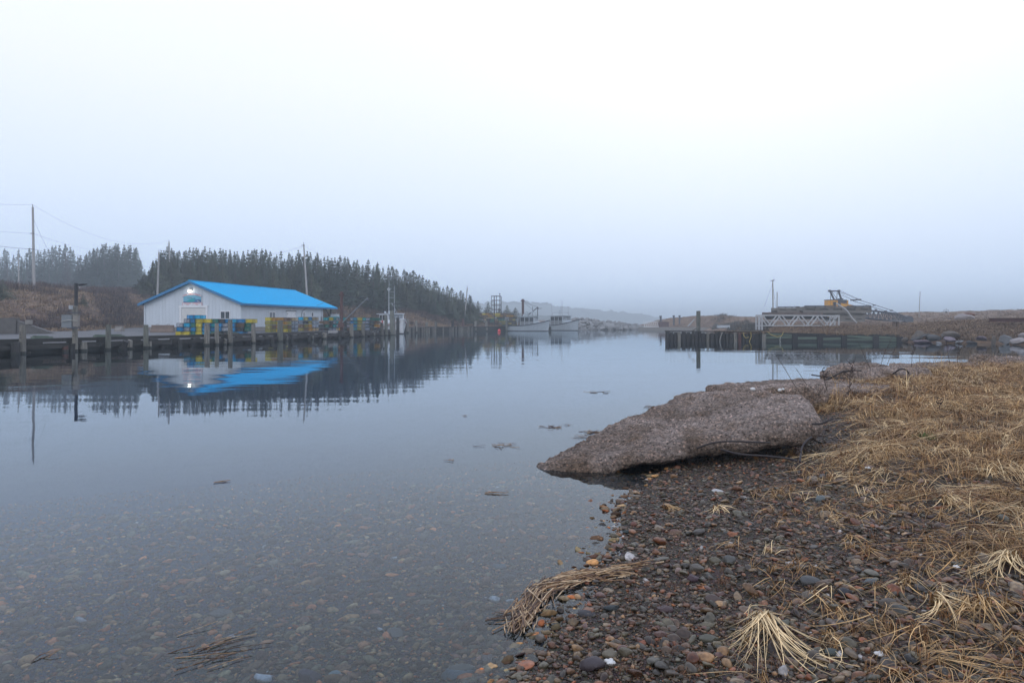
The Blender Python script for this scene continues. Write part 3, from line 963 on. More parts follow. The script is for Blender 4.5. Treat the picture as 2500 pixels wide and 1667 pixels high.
# lamp pole, meter box
def lamp_pole(px, pytop, zb, head, label, D=None, r=.055):
    if D is None:
        x, y = wharf_at(px); x += .24; y -= .05
    else:
        x, y = PX(px, D), D
    zt = PZ(pytop, y)
    t = thing('lamp_pole', label, 'lamp pole', (x, y, zb), 0, 'black lamp poles of the harbour')
    b = MB(); b.tube([(0, 0, 0), (0, 0, zt - zb)], r, 8); b.build('pole', m_black, t)
    b = MB(); b.beam((0, 0, zt - zb - .05), (head * .45, 0, zt - zb - .10), .05, .05); b.build('arm', m_black, t)
    b = MB(); b.hexa([(head * .4, -.13, zt - zb - .14), (head, -.13, zt - zb - .07), (head, .13, zt - zb - .07), (head * .4, .13, zt - zb - .14),
                      (head * .4, -.13, zt - zb - .05), (head, -.13, zt - zb - .02), (head, .13, zt - zb - .02), (head * .4, .13, zt - zb - .05)])
    b.build('lamp_head', m_black, t)
lamp_pole(176.5, 691.5, PZ(748, wharf_at(174)[1]), .52, 'black lamp pole with flat head on top of the tall pile by the left road', r=.085)
lamp_pole(957, 741, 1.0, 1.1, 'black lamp pole beside the mossy piles at the white boat with the tall mast')
x, y = wharf_at(165)
t = thing('meter_box', 'grey electric meter box strapped to the tall lamp pile', 'meter box', (x + .22, y - .22, PZ(783, y)), 0)
b = MB(); b.b2((-.42, .02, -.36), (.12, .26, .32)); b.build('box', m_boatg, t)
b = MB(); b.b2((.16, .05, -.30), (.44, .22, .30)); b.build('side_panel', m_conc, t)
for zz in (.40, -.42):
    b = MB(); b.b2((-.1, -.04, zz), (.62, .02, zz + .06)); b.build('bracket', m_dsteel, t)
b = MB(); b.tube([(-.4, -.03, -.04), (0, -.05, .03), (.45, -.03, .0)], .02, 6); b.build('strap', m_ropew, t)
b = MB(); b.b2((-.02, .0, .62), (.12, .14, .82)); b.build('sensor', m_steel, t)

# ------------------------------------------------------------------ concrete pieces of the yard
def barrier(px0, px1, py0, py1, D, label, mat, name='concrete_barrier', cat='barrier'):
    x0, x1 = PX(px0, D), PX(px1, D); z0, z1 = PZ(py1, D), PZ(py0, D)
    h = z1 - z0 + .1
    t = thing(name, label, cat, ((x0 + x1) / 2, D, z0 - .1))
    w = (x1 - x0) / 2
    prof = [(-.32, 0), (.32, 0), (.30, .18), (.16, h * .55), (.12, h), (-.12, h), (-.16, h * .55), (-.30, .18)]
    b = MB(); b.prism(prof, lambda u, v, d: (d * (1 - .06 * v), u, v), -w, w); b.build('block', mat, t)
    for s in (-.5, .5):
        b = MB(); b.tube([(s * w - .12, 0, h - .02), (s * w - .1, 0, h + .09), (s * w + .1, 0, h + .09), (s * w + .12, 0, h - .02)], .015, 6)
        b.build('lifting_loop', m_rust, t)
barrier(370, 425, 793.5, 810.5, 67, 'brown stained concrete barrier standing before the white shed front', m_concb)
barrier(283, 300, 796, 806, 62, 'small grey concrete barrier low beside the shed left of its corner', m_conc)
D = 55
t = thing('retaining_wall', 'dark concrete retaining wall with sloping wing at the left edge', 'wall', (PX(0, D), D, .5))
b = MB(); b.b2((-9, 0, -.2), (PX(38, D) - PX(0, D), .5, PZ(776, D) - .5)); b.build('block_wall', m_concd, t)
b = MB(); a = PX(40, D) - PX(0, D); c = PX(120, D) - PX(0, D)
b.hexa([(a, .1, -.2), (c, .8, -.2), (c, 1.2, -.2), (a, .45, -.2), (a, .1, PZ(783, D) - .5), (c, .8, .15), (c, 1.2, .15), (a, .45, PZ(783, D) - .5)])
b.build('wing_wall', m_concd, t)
b = MB(); b.box((PX(61, D) - PX(0, D), .45, PZ(786, D) - .5), (.40, .4, .34), .3); b.build('loose_block', m_conc, t)
# ------------------------------------------------------------------ lobster traps
def wire_mat(name, col, cover=.5, pitch=.05):
    """coated wire mesh: real wires in a square grid, the gaps see-through"""
    m, n, l, b = mat_base(name)
    oi = n.new("ShaderNodeObjectInfo")
    hs = n.new("ShaderNodeHueSaturation"); hs.inputs['Color'].default_value = (*col, 1)
    mr = n.new("ShaderNodeMapRange"); mr.inputs[3].default_value = .7; mr.inputs[4].default_value = 1.15
    l.new(oi.outputs['Random'], mr.inputs[0]); l.new(mr.outputs[0], hs.inputs['Value'])
    l.new(hs.outputs[0], b.inputs['Base Color']); b.inputs['Roughness'].default_value = .6; b.inputs['Specular IOR Level'].default_value = .15
    tc = n.new("ShaderNodeTexCoord"); sp = n.new("ShaderNodeSeparateXYZ")
    l.new(tc.outputs['Object'], sp.inputs[0])
    ax = []
    for k in range(3):
        d = n.new("ShaderNodeMath"); d.operation = 'MULTIPLY_ADD'; d.inputs[1].default_value = 1 / pitch; d.inputs[2].default_value = .37
        l.new(sp.outputs[k], d.inputs[0])
        f = n.new("ShaderNodeMath"); f.operation = 'FRACT'; l.new(d.outputs[0], f.inputs[0])
        t = n.new("ShaderNodeMath"); t.operation = 'LESS_THAN'; t.inputs[1].default_value = 1 - (1 - cover) ** .5
        l.new(f.outputs[0], t.inputs[0]); ax.append(t.outputs[0])
    geo = n.new("ShaderNodeNewGeometry"); sn = n.new("ShaderNodeSeparateXYZ")
    vt = n.new("ShaderNodeVectorTransform"); vt.vector_type = 'NORMAL'; vt.convert_from = 'WORLD'; vt.convert_to = 'OBJECT'
    l.new(geo.outputs['True Normal'], vt.inputs[0]); l.new(vt.outputs[0], sn.inputs[0])
    acc = None
    for k in range(3):     # the axis along the face normal does not count
        a = n.new("ShaderNodeMath"); a.operation = 'ABSOLUTE'; l.new(sn.outputs[k], a.inputs[0])
        q = n.new("ShaderNodeMath"); q.operation = 'LESS_THAN'; q.inputs[1].default_value = .7; l.new(a.outputs[0], q.inputs[0])
        mu = n.new("ShaderNodeMath"); mu.operation = 'MULTIPLY'; l.new(q.outputs[0], mu.inputs[0]); l.new(ax[k], mu.inputs[1])
        if acc is None: acc = mu.outputs[0]
        else:
            mx = n.new("ShaderNodeMath"); mx.operation = 'MAXIMUM'; l.new(acc, mx.inputs[0]); l.new(mu.outputs[0], mx.inputs[1]); acc = mx.outputs[0]
    l.new(acc, b.inputs['Alpha'])
    return m
COL = {'yellow': ((.62, .50, .05), (.66, .54, .08)), 'orange': ((.50, .27, .05), (.55, .32, .06)), 'olive': ((.30, .27, .07), (.36, .32, .08)),
       'blue': ((.008, .22, .48), (.02, .30, .60)), 'bright blue': ((.008, .38, .62), (.02, .46, .74)), 'teal': ((.01, .30, .34), (.02, .36, .38)),
       'green': ((.03, .17, .13), (.03, .20, .15)), 'dark': ((.045, .055, .06), (.05, .06, .065)), 'grey': ((.33, .35, .38), (.16, .20, .26)),
       'brown': ((.17, .11, .07), (.20, .13, .09)), 'navy': ((.30, .36, .44), (.03, .07, .15)), 'tan': ((.40, .31, .18), (.10, .09, .10))}
TM = {k: (wire_mat(k.replace(' ', '_') + '_wire', tuple(min(.8, q * 1.25) for q in v[0]), .68), M(k.replace(' ', '_') + '_trap_edge', tuple(q * (.30 if k in ('blue', 'navy', 'teal', 'grey', 'tan', 'bright blue') else .6) for q in v[1]), rough=.5, rand=.1)) for k, v in COL.items()}
m_net = M('dark_twine_net', (.05, .06, .055), (.02, .03, .03), rough=.9, scale=12, rand=.3)
m_bait = [M('orange_bait_bag', (.55, .17, .06), rough=.7), M('white_float', (.7, .7, .68), rough=.6), M('green_twine', (.03, .20, .14), rough=.8), M('pink_float', (.55, .12, .16), rough=.6)]
TRAPS = {}
def trap_proto(col, w, seed):
    key = (col, round(w, 2), seed)
    if key in TRAPS: return TRAPS[key]
    r2 = random.Random(hash(str(key)) % 9999 if False else seed * 77 + int(w * 100))
    d, h = 1.05, .345
    wire, edge = TM[col]
    b = MB()
    e = .017
    X, Y = w / 2, d / 2
    cells = 2 if w > .7 else 1
    # runners and edges, mi 1
    for sx in (-X, X):
        for sy in (-Y, Y):
            b.b2((sx - e, sy - e, .02), (sx + e, sy + e, h), 1)
    for z in (.03, h - .005):
        for sy in (-Y, Y): b.b2((-X, sy - e, z - e), (X, sy + e, z + e), 1)
        for sx in (-X, X): b.b2((sx - e, -Y, z - e), (sx + e, Y, z + e), 1)
    for c in range(1, cells + (1 if cells > 1 else 0)):
        if c < cells:
            x = -X + w * c / cells
            for sy in (-Y, Y): b.b2((x - e, sy - e, .03), (x + e, sy + e, h), 1)
    for sx in (-X * .7, X * .7): b.b2((sx - .025, -Y, 0), (sx + .025, Y, .03), 2)
    # wire panels, mi 0
    p = .004
    b.quad((-X, -Y - p, .03), (X, -Y - p, .03), (X, -Y - p, h), (-X, -Y - p, h), 0)
    b.quad((X, Y + p, .03), (-X, Y + p, .03), (-X, Y + p, h), (X, Y + p, h), 0)
    b.quad((X + p, -Y, .03), (X + p, Y, .03), (X + p, Y, h), (X + p, -Y, h), 0)
    b.quad((-X - p, Y, .03), (-X - p, -Y, .03), (-X - p, -Y, h), (-X - p, Y, h), 0)
    b.quad((-X, -Y, h + p), (X, -Y, h + p), (X, Y, h + p), (-X, Y, h + p), 0)
    # entrance net funnel and partition, mi 2
    cx = r2.uniform(-.1, .1)
    n = 8
    ring = lambda y, r, zc: [(cx + r * 1.3 * math.cos(2 * math.pi * k / n), y, zc + r * math.sin(2 * math.pi * k / n)) for k in range(n)]
    r0, r1 = ring(-Y + .03, .15, h * .5), ring(-Y + .40, .06, h * .55)
    for k in range(n):
        b.quad(r0[k], r0[(k + 1) % n], r1[(k + 1) % n], r1[k], 2)
    b.quad((-X, .05, .03), (X, .05, .03), (X, .05, h), (-X, .05, h), 2)
    # bait bag, coiled warp, brick
    b.box((r2.uniform(-.2, .2) * w, -Y + .15, .12), (.16, .14, .14), r2.uniform(0, 1), 3)
    if seed % 3 == 0: b.ball((r2.uniform(-.25, .25) * w, -Y * .6, .16), .085, 6, 3)
    b.box((r2.uniform(-.25, .25) * w, .2, .09), (.3, .3, .1), r2.uniform(0, 1), 2)
    me = b.mesh('lobster_trap', [wire, edge, m_net, m_bait[seed % 4]])
    TRAPS[key] = me
    return me
ORD = ['first', 'second', 'third', 'fourth', 'fifth', 'sixth', 'seventh', 'eighth', 'ninth', 'tenth', 'eleventh', 'twelfth', 'thirteenth', 'fourteenth', 'fifteenth', 'sixteenth', 'seventeenth', 'eighteenth', 'nineteenth', 'twentieth']
def place_trap(col, w, x, y, z, rz, label, group):
    me = trap_proto(col, w, rnd.randint(0, 3))
    o = link(bpy.data.objects.new('lobster_trap', me))
    o.location = (x, y, z); o.rotation_euler = (0, 0, rz)
    tag(o, label, 'lobster trap', group)
    return o
ROWN = ['bottom row', 'second row', 'third row', 'fourth row', 'fifth row', 'sixth row']
def trap_row(pxs, cols, z, D0, D1, px0, px1, rown, where, group, jit=.0):
    """pxs: edges of the traps along the row; one colour per trap"""
    for i, c in enumerate(cols):
        a, e = pxs[i], pxs[i + 1]
        t = ((a + e) / 2 - px0) / (px1 - px0)
        D = D0 + (D1 - D0) * t
        w = (e - a) / F * D
        ang = math.atan2(-(D1 - D0) * 0, 1) + rnd.uniform(-.04, .04)
        place_trap(c, max(.45, round(w / .06) * .06 - .02), PX((a + e) / 2, D), D + .5 + rnd.uniform(-.05, .05), z, ang,
                   f"{c} lobster trap, {ORD[i]} from left, {rown}, {where}", group)
# long stack before the shed gable
wA, gA = 'long stack before shed gable', 'traps of the long stack before the shed gable'
D0, D1 = 57.5, 59.5
TH = .355
zb = PZ(819.5, 57.5)
def edges(a, b, n):
    e = np.linspace(a, b, n + 1)
    e[1:-1] += nr.uniform(-1.5, 1.5, n - 1)
    return list(e)
trap_row([429.5, 441.5, 463, 475.5, 492, 501, 513, 525, 539, 556, 573, 594], ['yellow', 'yellow', 'green', 'yellow', 'bright blue', 'bright blue', 'green', 'dark', 'dark', 'blue', 'blue'], zb, D0, D1, 430, 616, ROWN[0], wA, gA)
trap_row([432, 448, 463.5, 476.5, 492, 500, 513, 524, 540, 557, 574, 595, 610], ['blue', 'grey', 'blue', 'yellow', 'blue', 'green', 'blue', 'blue', 'grey', 'blue', 'dark', 'green'], zb + TH, D0, D1, 430, 616, ROWN[1], wA, gA)
trap_row([431.5, 446.5, 464, 476.5, 492, 499, 514, 523, 541, 557, 573, 595, 612], ['grey', 'bright blue', 'green', 'yellow', 'blue', 'blue', 'teal', 'blue', 'grey', 'blue', 'brown', 'green'], zb + 2 * TH, D0, D1, 430, 616, ROWN[2], wA, gA)
trap_row([449, 462, 475, 496, 517, 532, 548, 559, 577, 597, 616.5], ['grey', 'blue', 'yellow', 'yellow', 'green', 'dark', 'blue', 'bright blue', 'blue', 'yellow'], zb + 3 * TH, D0, D1, 430, 616, 'top row', wA, gA)
trap_row([457, 474, 490], ['blue', 'bright blue'], zb + 4 * TH, 60, 60.4, 457, 490, 'extra layer', wA, gA)
# second stack, orange, beside the long wall
wB, gB = 'orange stack before the double door', 'traps of the orange stack before the double door'
zb = PZ(811, 69)
bE = [648, 659, 671, 680.5, 689, 698.5, 708, 720]
for r, cs in enumerate((['olive', 'olive', 'yellow', 'olive', 'yellow', 'olive', 'navy'], ['olive', 'brown', 'orange', 'orange', 'olive', 'brown', 'navy'],
                        ['olive', 'olive', 'yellow', 'orange', 'orange', 'olive', 'navy'], ['yellow', 'orange', 'orange', 'orange', 'brown', 'brown', 'tan'])):
    trap_row([e + rnd.uniform(-.8, .8) for e in bE], cs, zb + r * .375, 67, 70, 648, 720, ROWN[r] if r < 3 else 'top row', wB, gB)
wC, gC = 'small stack near the small shed window', 'traps of the small stack by the small shed window'
zb = PZ(808.5, 73)
cE = [728.5, 740, 751.5, 760, 771.5]
for r, cs in enumerate((['olive', 'brown', 'orange', 'tan'], ['brown', 'olive', 'orange', 'navy'], ['navy', 'dark', 'olive', 'navy'], ['bright blue', 'olive', 'blue', 'tan'])):
    trap_row([e + rnd.uniform(-.6, .6) for e in cE], cs, zb + r * .385, 72, 73, 728, 772, ROWN[r] if r < 3 else 'top row', wC, gC)
wD, gD = 'teal stack past the shed end', 'traps of the teal stack past the shed end'
dE = [779, 790, 801, 811.5, 818, 824.5, 832, 845, 853, 861, 870, 883.5, 892, 900, 912, 925]
for r, cs in enumerate((['dark', 'dark', 'navy', 'navy', 'tan', 'orange', 'dark', 'brown', 'navy', 'teal', 'olive', 'navy', 'navy', 'dark', 'dark'],
                        ['dark', 'green', 'dark', 'teal', 'navy', 'orange', 'dark', 'grey', 'navy', 'blue', 'olive', 'navy', 'navy', 'dark', 'orange'],
                        ['brown', 'brown', 'dark', 'navy', 'teal', 'orange', 'dark', 'grey', 'blue', 'teal', 'olive', 'navy', 'navy', 'dark', 'brown'],
                        ['dark', 'teal', 'yellow', 'teal', 'grey', 'navy', 'teal', 'brown', 'navy', 'bright blue', 'yellow', 'teal', 'navy', 'green', 'green'])):
    zb = PZ(807.5, 80)
    cs2, E2 = (cs, dE) if r < 3 else (cs[1:], dE[1:])
    trap_row([e + rnd.uniform(-.5, .5) for e in E2], cs2, zb + r * .40, 78, 84, 779, 925, ROWN[r] if r < 3 else 'top row', wD, gD)
# the great old pile on the far pier
gE = 'old traps of the great pile on the far pier'
D = 139.5
zb = .95
for r in range(7):
    a0, a1 = (1127, 1277)
    if r == 5: a0, a1 = 1150, 1262
    if r == 6: a0, a1 = 1161, 1247
    if r == 4: a0, a1 = 1127, 1250
    n = int((a1 - a0) / 8.6)
    pal = ['brown', 'dark', 'green', 'tan', 'olive', 'grey', 'dark', 'brown'] if r < 5 else ['orange', 'tan', 'yellow', 'brown', 'orange', 'brown']
    ee = edges(a0, a1, n)
    cs = [rnd.choice(pal) for _ in range(n)]
    for i, c in enumerate(cs):
        px = (ee[i] + ee[i + 1]) / 2
        w = round((ee[i + 1] - ee[i]) / F * D / .1) * .1
        h = 'highest layer' if r == 6 else ROWN[r] if r < 6 else ''
        place_trap(c, max(.5, w), PX(px, D), D + rnd.uniform(-.1, .1), zb + r * .385, rnd.uniform(-.06, .06),
                   f"weathered {c} trap, {ORD[i]} from left, {h} of the far pier pile", gE)

# ------------------------------------------------------------------ spruces
m_need = M('spruce_needles', (.060, .084, .046), (.030, .046, .031), rough=.9, scale=1.2, rand=.35, contrast=1.2)
m_need2 = M('olive_needles', (.085, .092, .045), (.042, .054, .032), rough=.9, scale=1.2, rand=.3, contrast=1.2)
m_need3 = M('bare_larch_twigs', (.085, .068, .055), (.05, .042, .036), rough=.9, scale=1.2, rand=.3)
def spruce_crown(h, rad, seed, dens=1.0, gap=0.0, lo=.06):
    r = random.Random(seed)
    vs, fs = [], []
    lev = int(h * 3.4)
    for i in range(lev):
        t = lo + (1 - lo) * i / (lev - 1) * .985
        z0 = t * h + r.uniform(-.1, .1)
        R = 1.65 * rad * (1 - t) ** 1.05 * (1 + .12 * math.sin(i * 1.7 + seed)) + .05
        nb = max(5, int((13 - 6 * t) * dens))
        for k in range(nb):
            if r.random() < gap: continue
            an = r.uniform(0, 2 * math.pi)
            L = R * r.uniform(.55, 1.18)
            dz = r.uniform(-.5, .25) * L + (.08 * L if t > .75 else 0)
            ca, sa = math.cos(an), math.sin(an)
            m = max(2, int(L / .38))
            for j in range(m):      # sprays of needles along the branch
                u = (j + .6) / m
                bx, by, bz = ca * L * u, sa * L * u, z0 + dz * u * u
                s = (.34 + .30 * (1 - u)) * r.uniform(.7, 1.3) * (.16 + .84 * (1 - t))
                for q in (-1, 1):
                    a2 = an + q * r.uniform(.35, .95)
                    ex, ey = bx + math.cos(a2) * s, by + math.sin(a2) * s
                    w = s * .26
                    px_, py_ = -math.sin(a2) * w, math.cos(a2) * w
                    ez = bz - r.uniform(.02, .32) * s
                    n = len(vs)
                    vs += [(bx, by, bz), ((bx + ex) / 2 + px_, (by + ey) / 2 + py_, (bz + ez) / 2 + r.uniform(-.06, .16)), (ex, ey, ez),
                           ((bx + ex) / 2 - px_, (by + ey) / 2 - py_, (bz + ez) / 2 - r.uniform(.04, .24))]
                    fs.append((n, n + 1, n + 2, n + 3))
    # leader
    n = len(vs); vs += [(-.05, 0, h * .95), (.05, 0, h * .95), (.0, .0, h * 1.03), (0, .04, h * .97)]; fs.append((n, n + 1, n + 2, n + 3))
    return np.array(vs), np.array(fs)
SPR = []
for i, (h, rad, dens, gap, lo, mt) in enumerate([(9, 1.75, 1.0, .05, .10, m_need), (8.2, 1.5, .9, .12, .14, m_need), (10, 2.0, 1.1, .05, .08, m_need), (9, 1.3, .8, .25, .2, m_need),
                                                 (7, 2.0, 1.2, .02, .02, m_need2), (8, 2.2, 1.2, .04, .03, m_need2), (8.5, 1.5, .7, .35, .18, m_need3), (9.5, 1.6, .9, .2, .15, m_need)]):
    v, f = spruce_crown(h, rad, 31 + i * 7, dens, gap, lo)
    cm = fast_mesh('crown', v, f, mt)
    tb = MB(); tb.tube([(0, 0, -.6), (.02, 0, h * .5), (0, 0, h * .98)], [.16, .10, .02], 6)
    SPR.append((h, cm, tb.mesh('trunk', m_bark)))
def spruce(kind, x, y, z, H, label, group, name='spruce_tree', wide=1.0):
    h, cm, tm = SPR[kind]
    t = thing(name, label, 'tree', (x, y, z), rnd.uniform(0, 6.28), group)
    s = H / h
    t.scale = (s * wide * rnd.uniform(.95, 1.5), s * wide * rnd.uniform(.95, 1.5), s)
    link(bpy.data.objects.new('trunk', tm), t); link(bpy.data.objects.new('crown', cm), t)
    return t
TX = np.array([-60, 40, 95, 160, 195, 240, 265, 300, 335, 352, 362, 395, 430, 470, 530, 575, 640, 690, 745, 790, 850, 905, 955, 1010, 1060, 1100, 1130, 1165, 1180]) 
TY = np.array([615, 605, 612, 598, 625, 600, 595, 596, 604, 668, 650, 605, 598, 608, 603, 615, 610, 618, 616, 624, 628, 640, 655, 665, 690, 702, 712, 735, 750])
def tree_row(x0, x1, step, Dlo, Dhi, kinds, topoff, label, group, wide=1.0):
    px = x0
    while px < x1:
        p = px + rnd.uniform(-.4, .4) * step
        D = rnd.uniform(Dlo, Dhi)
        x, y = PX(p, D), D
        z = left_z(x, y) - .1
        ty = np.interp(p, TX, TY) + topoff + abs(rnd.gauss(0, 11)) - 6
        H = max(3.0, PZ(ty, D) - z)
        spruce(rnd.choice(kinds), x, y, z, H, label, group, wide=wide)
        px += step * rnd.uniform(.75, 1.25)
tree_row(-70, 345, 9, 215, 245, [0, 1, 3, 7, 2], 0, 'misty grey spruce in the foggy wood left of the shed beyond the gravel road', 'misty spruces beyond the gravel road')
tree_row(-60, 345, 17, 195, 212, [1, 6, 6, 3], 26, 'thin half bare larch at the front of the foggy wood left of the shed', 'bare larches beyond the gravel road')
tree_row(195, 345, 11, 185, 200, [0, 2, 7], 4, 'grey spruce of the clump directly behind the bend of the gravel road', 'spruces at the bend of the gravel road')
tree_row(372, 960, 8, 124, 144, [0, 2, 1, 7], 0, 'dark spruce of the tall back row in the wood behind the blue roof', 'back row of the wood behind the shed')
tree_row(372, 960, 10, 122, 132, [2, 7, 0, 5], 14, 'greenish spruce of the middle row in the wood behind the blue roof', 'middle row of the wood behind the shed', 1.15)
tree_row(366, 775, 10, 116, 124, [5, 4, 0, 2], 34, 'olive green young spruce in the front row of the wood behind the blue roof', 'front row of the wood behind the shed')
tree_row(960, 1172, 8, 138, 150, [0, 2, 5, 5], 0, 'dark spruce of the wood tapering down behind the far pier', 'spruces behind the far pier', 1.25)
tree_row(985, 1150, 10, 132, 139, [4, 5, 2], 30, 'bushy low spruce at the foot of the wood left of the far pier', 'low spruces left of the far pier', 1.3)
for px, ty, D, k, wd, lab in ((352, 668, 112, 4, 1.3, 'bushy olive spruce at the left end of the wood next to the leaning pole'),
                          (338, 690, 110, 5, 1.2, 'lowest bushy olive spruce beside the gravel road bend'),
                          (374, 640, 113, 5, 1.2, 'broad olive spruce right behind the leaning pole by the shed'),
                          (6, 682, 76, 4, 1.1, 'small green spruce cut by the left picture edge on the brown bank'),
                          (203, 716, 80, 5, .8, 'tiny lone spruce on the brown bank right of the lamp pole'),
                          (1192, 738, 152, 4, 1.3, 'small dark spruce standing behind the steel tower on the pier'),
                          (1238, 745, 156, 5, 1.5, 'wide low pine right of the steel tower behind the trap pile'),
                          (1258, 751, 156, 4, 1.5, 'ragged low pine beside the rusty mast of the far pier'),
                          (1218, 752, 154, 5, 1.2, 'small spruce seen through the right side of the steel tower')):
    x, y = PX(px, D), D
    z = left_z(x, y) - .1
    spruce(k, x, y, z, max(1.2, PZ(ty, D) - z), lab, 'single spruces', wide=wd)

# ------------------------------------------------------------------ utility poles and wires
m_wire = M('black_cable', (.05, .05, .055), rough=.6, rand=0)
POLES = {}
def upole(key, pxt, pyt, pxb, pyb, D, r, label, arms=()):
    x, y = PX(pxb, D), D
    zb = PZ(pyb, D) - .4
    t = thing('utility_pole', label, 'utility pole', (x, y, zb), 0, 'utility poles')
    top = P(pxt, pyt, D) - Vector((x, y, zb))
    b = MB(); b.tube([(0, 0, 0), top * .5, top], [r, r * .85, r * .68], 8); b.build('shaft', m_pole, t)
    b = MB(); b.tube([top, top + Vector((-.03, 0, .35))], .05, 6); b.build('insulator', m_steel, t)
    for a in arms:
        q = top * a
        b = MB(); b.tube([q + Vector((-.35, -.1, 0)), q + Vector((.2, -.1, .0))], .045, 6); b.build('bracket', m_dsteel, t)
    POLES[key] = (Vector((x, y, zb)), top, t)
    return t
upole('a', 80, 506, 83.5, 712, 84, .17, 'tall pale utility pole standing alone on the brown bank at far left', (.70, .52))
upole('b', 45, 621, 46, 697, 130, .13, 'small distant utility pole in the fog left of the tall one', ())
upole('c', 388, 616, 384, 726, 104, .17, 'bare leaning utility pole just left of the shed roof', ())
t = upole('d', 412.5, 590, 415, 652, 134, .16, 'utility pole with a grey transformer among the spruces', (.9,))
b = MB(); tp = POLES['d'][1]; b.tube([tp * .66 + Vector((-.28, -.1, 0)), tp * .82 + Vector((-.28, -.1, 0))], .2, 10); b.build('transformer', m_steel, t)
upole('e', 741.5, 597, 750.5, 728, 110, .17, 'pale leaning utility pole rising behind the far end of the blue roof', (.985,))
upole('f', 1141, 702, 1134, 775, 136, .14, 'pale utility pole leaning to the right before the spruces of the far pier', (.1,))
def wire(p0, p1, sag, label, r=.02, n=14):
    p0, p1 = Vector(p0), Vector(p1)
    b = MB()
    pts = [p0.lerp(p1, k / n) - Vector((0, 0, sag * 4 * (k / n) * (1 - k / n))) for k in range(n + 1)]
    b.tube(pts, r * .45, 5)
    o = b.build('power_line', m_wire, None, loc=p0)
    return tag(o, label, 'cable', 'overhead power lines')
def pw(k, a=1.0, dz=0):
    o, tp, _ = POLES[k]
    return o + tp * a + Vector((0, 0, dz))
wire(P(-140, 486, 70), pw('a', 1, .3), .2, 'upper wire from the top of the tall left pole to the picture edge')
wire(pw('a', 1, .3), pw('d', 1, .3), 2.4, 'upper wire drooping from the tall left pole towards the transformer pole')
wire(P(-140, 546, 70), pw('a', .70), .2, 'middle wire from the tall left pole to the picture edge')
wire(pw('a', .70), P(260, 612, 140), .5, 'middle wire from the tall left pole into the foggy trees')
wire(P(-140, 578, 70), pw('a', .52), .2, 'thick low cable from the tall left pole to the picture edge', .04)
wire(pw('a', .52), P(240, 622, 138), .4, 'thick low cable from the tall left pole into the foggy trees', .04)
wire(pw('a', .88), P(117, 610, 92), .1, 'stay wire slanting down right from the tall left pole', .025)
wire(pw('e', 1, -.15), P(560, 628, 136), .7, 'upper wire from the leaning pole behind the roof to the wood')
wire(pw('e', .97, 0), P(600, 624, 136), .6, 'lower wire from the leaning pole behind the roof to the wood')
wire(pw('e', 1, -.15), P(815, 632, 128), .3, 'wire from the leaning pole behind the roof down right into the wood')
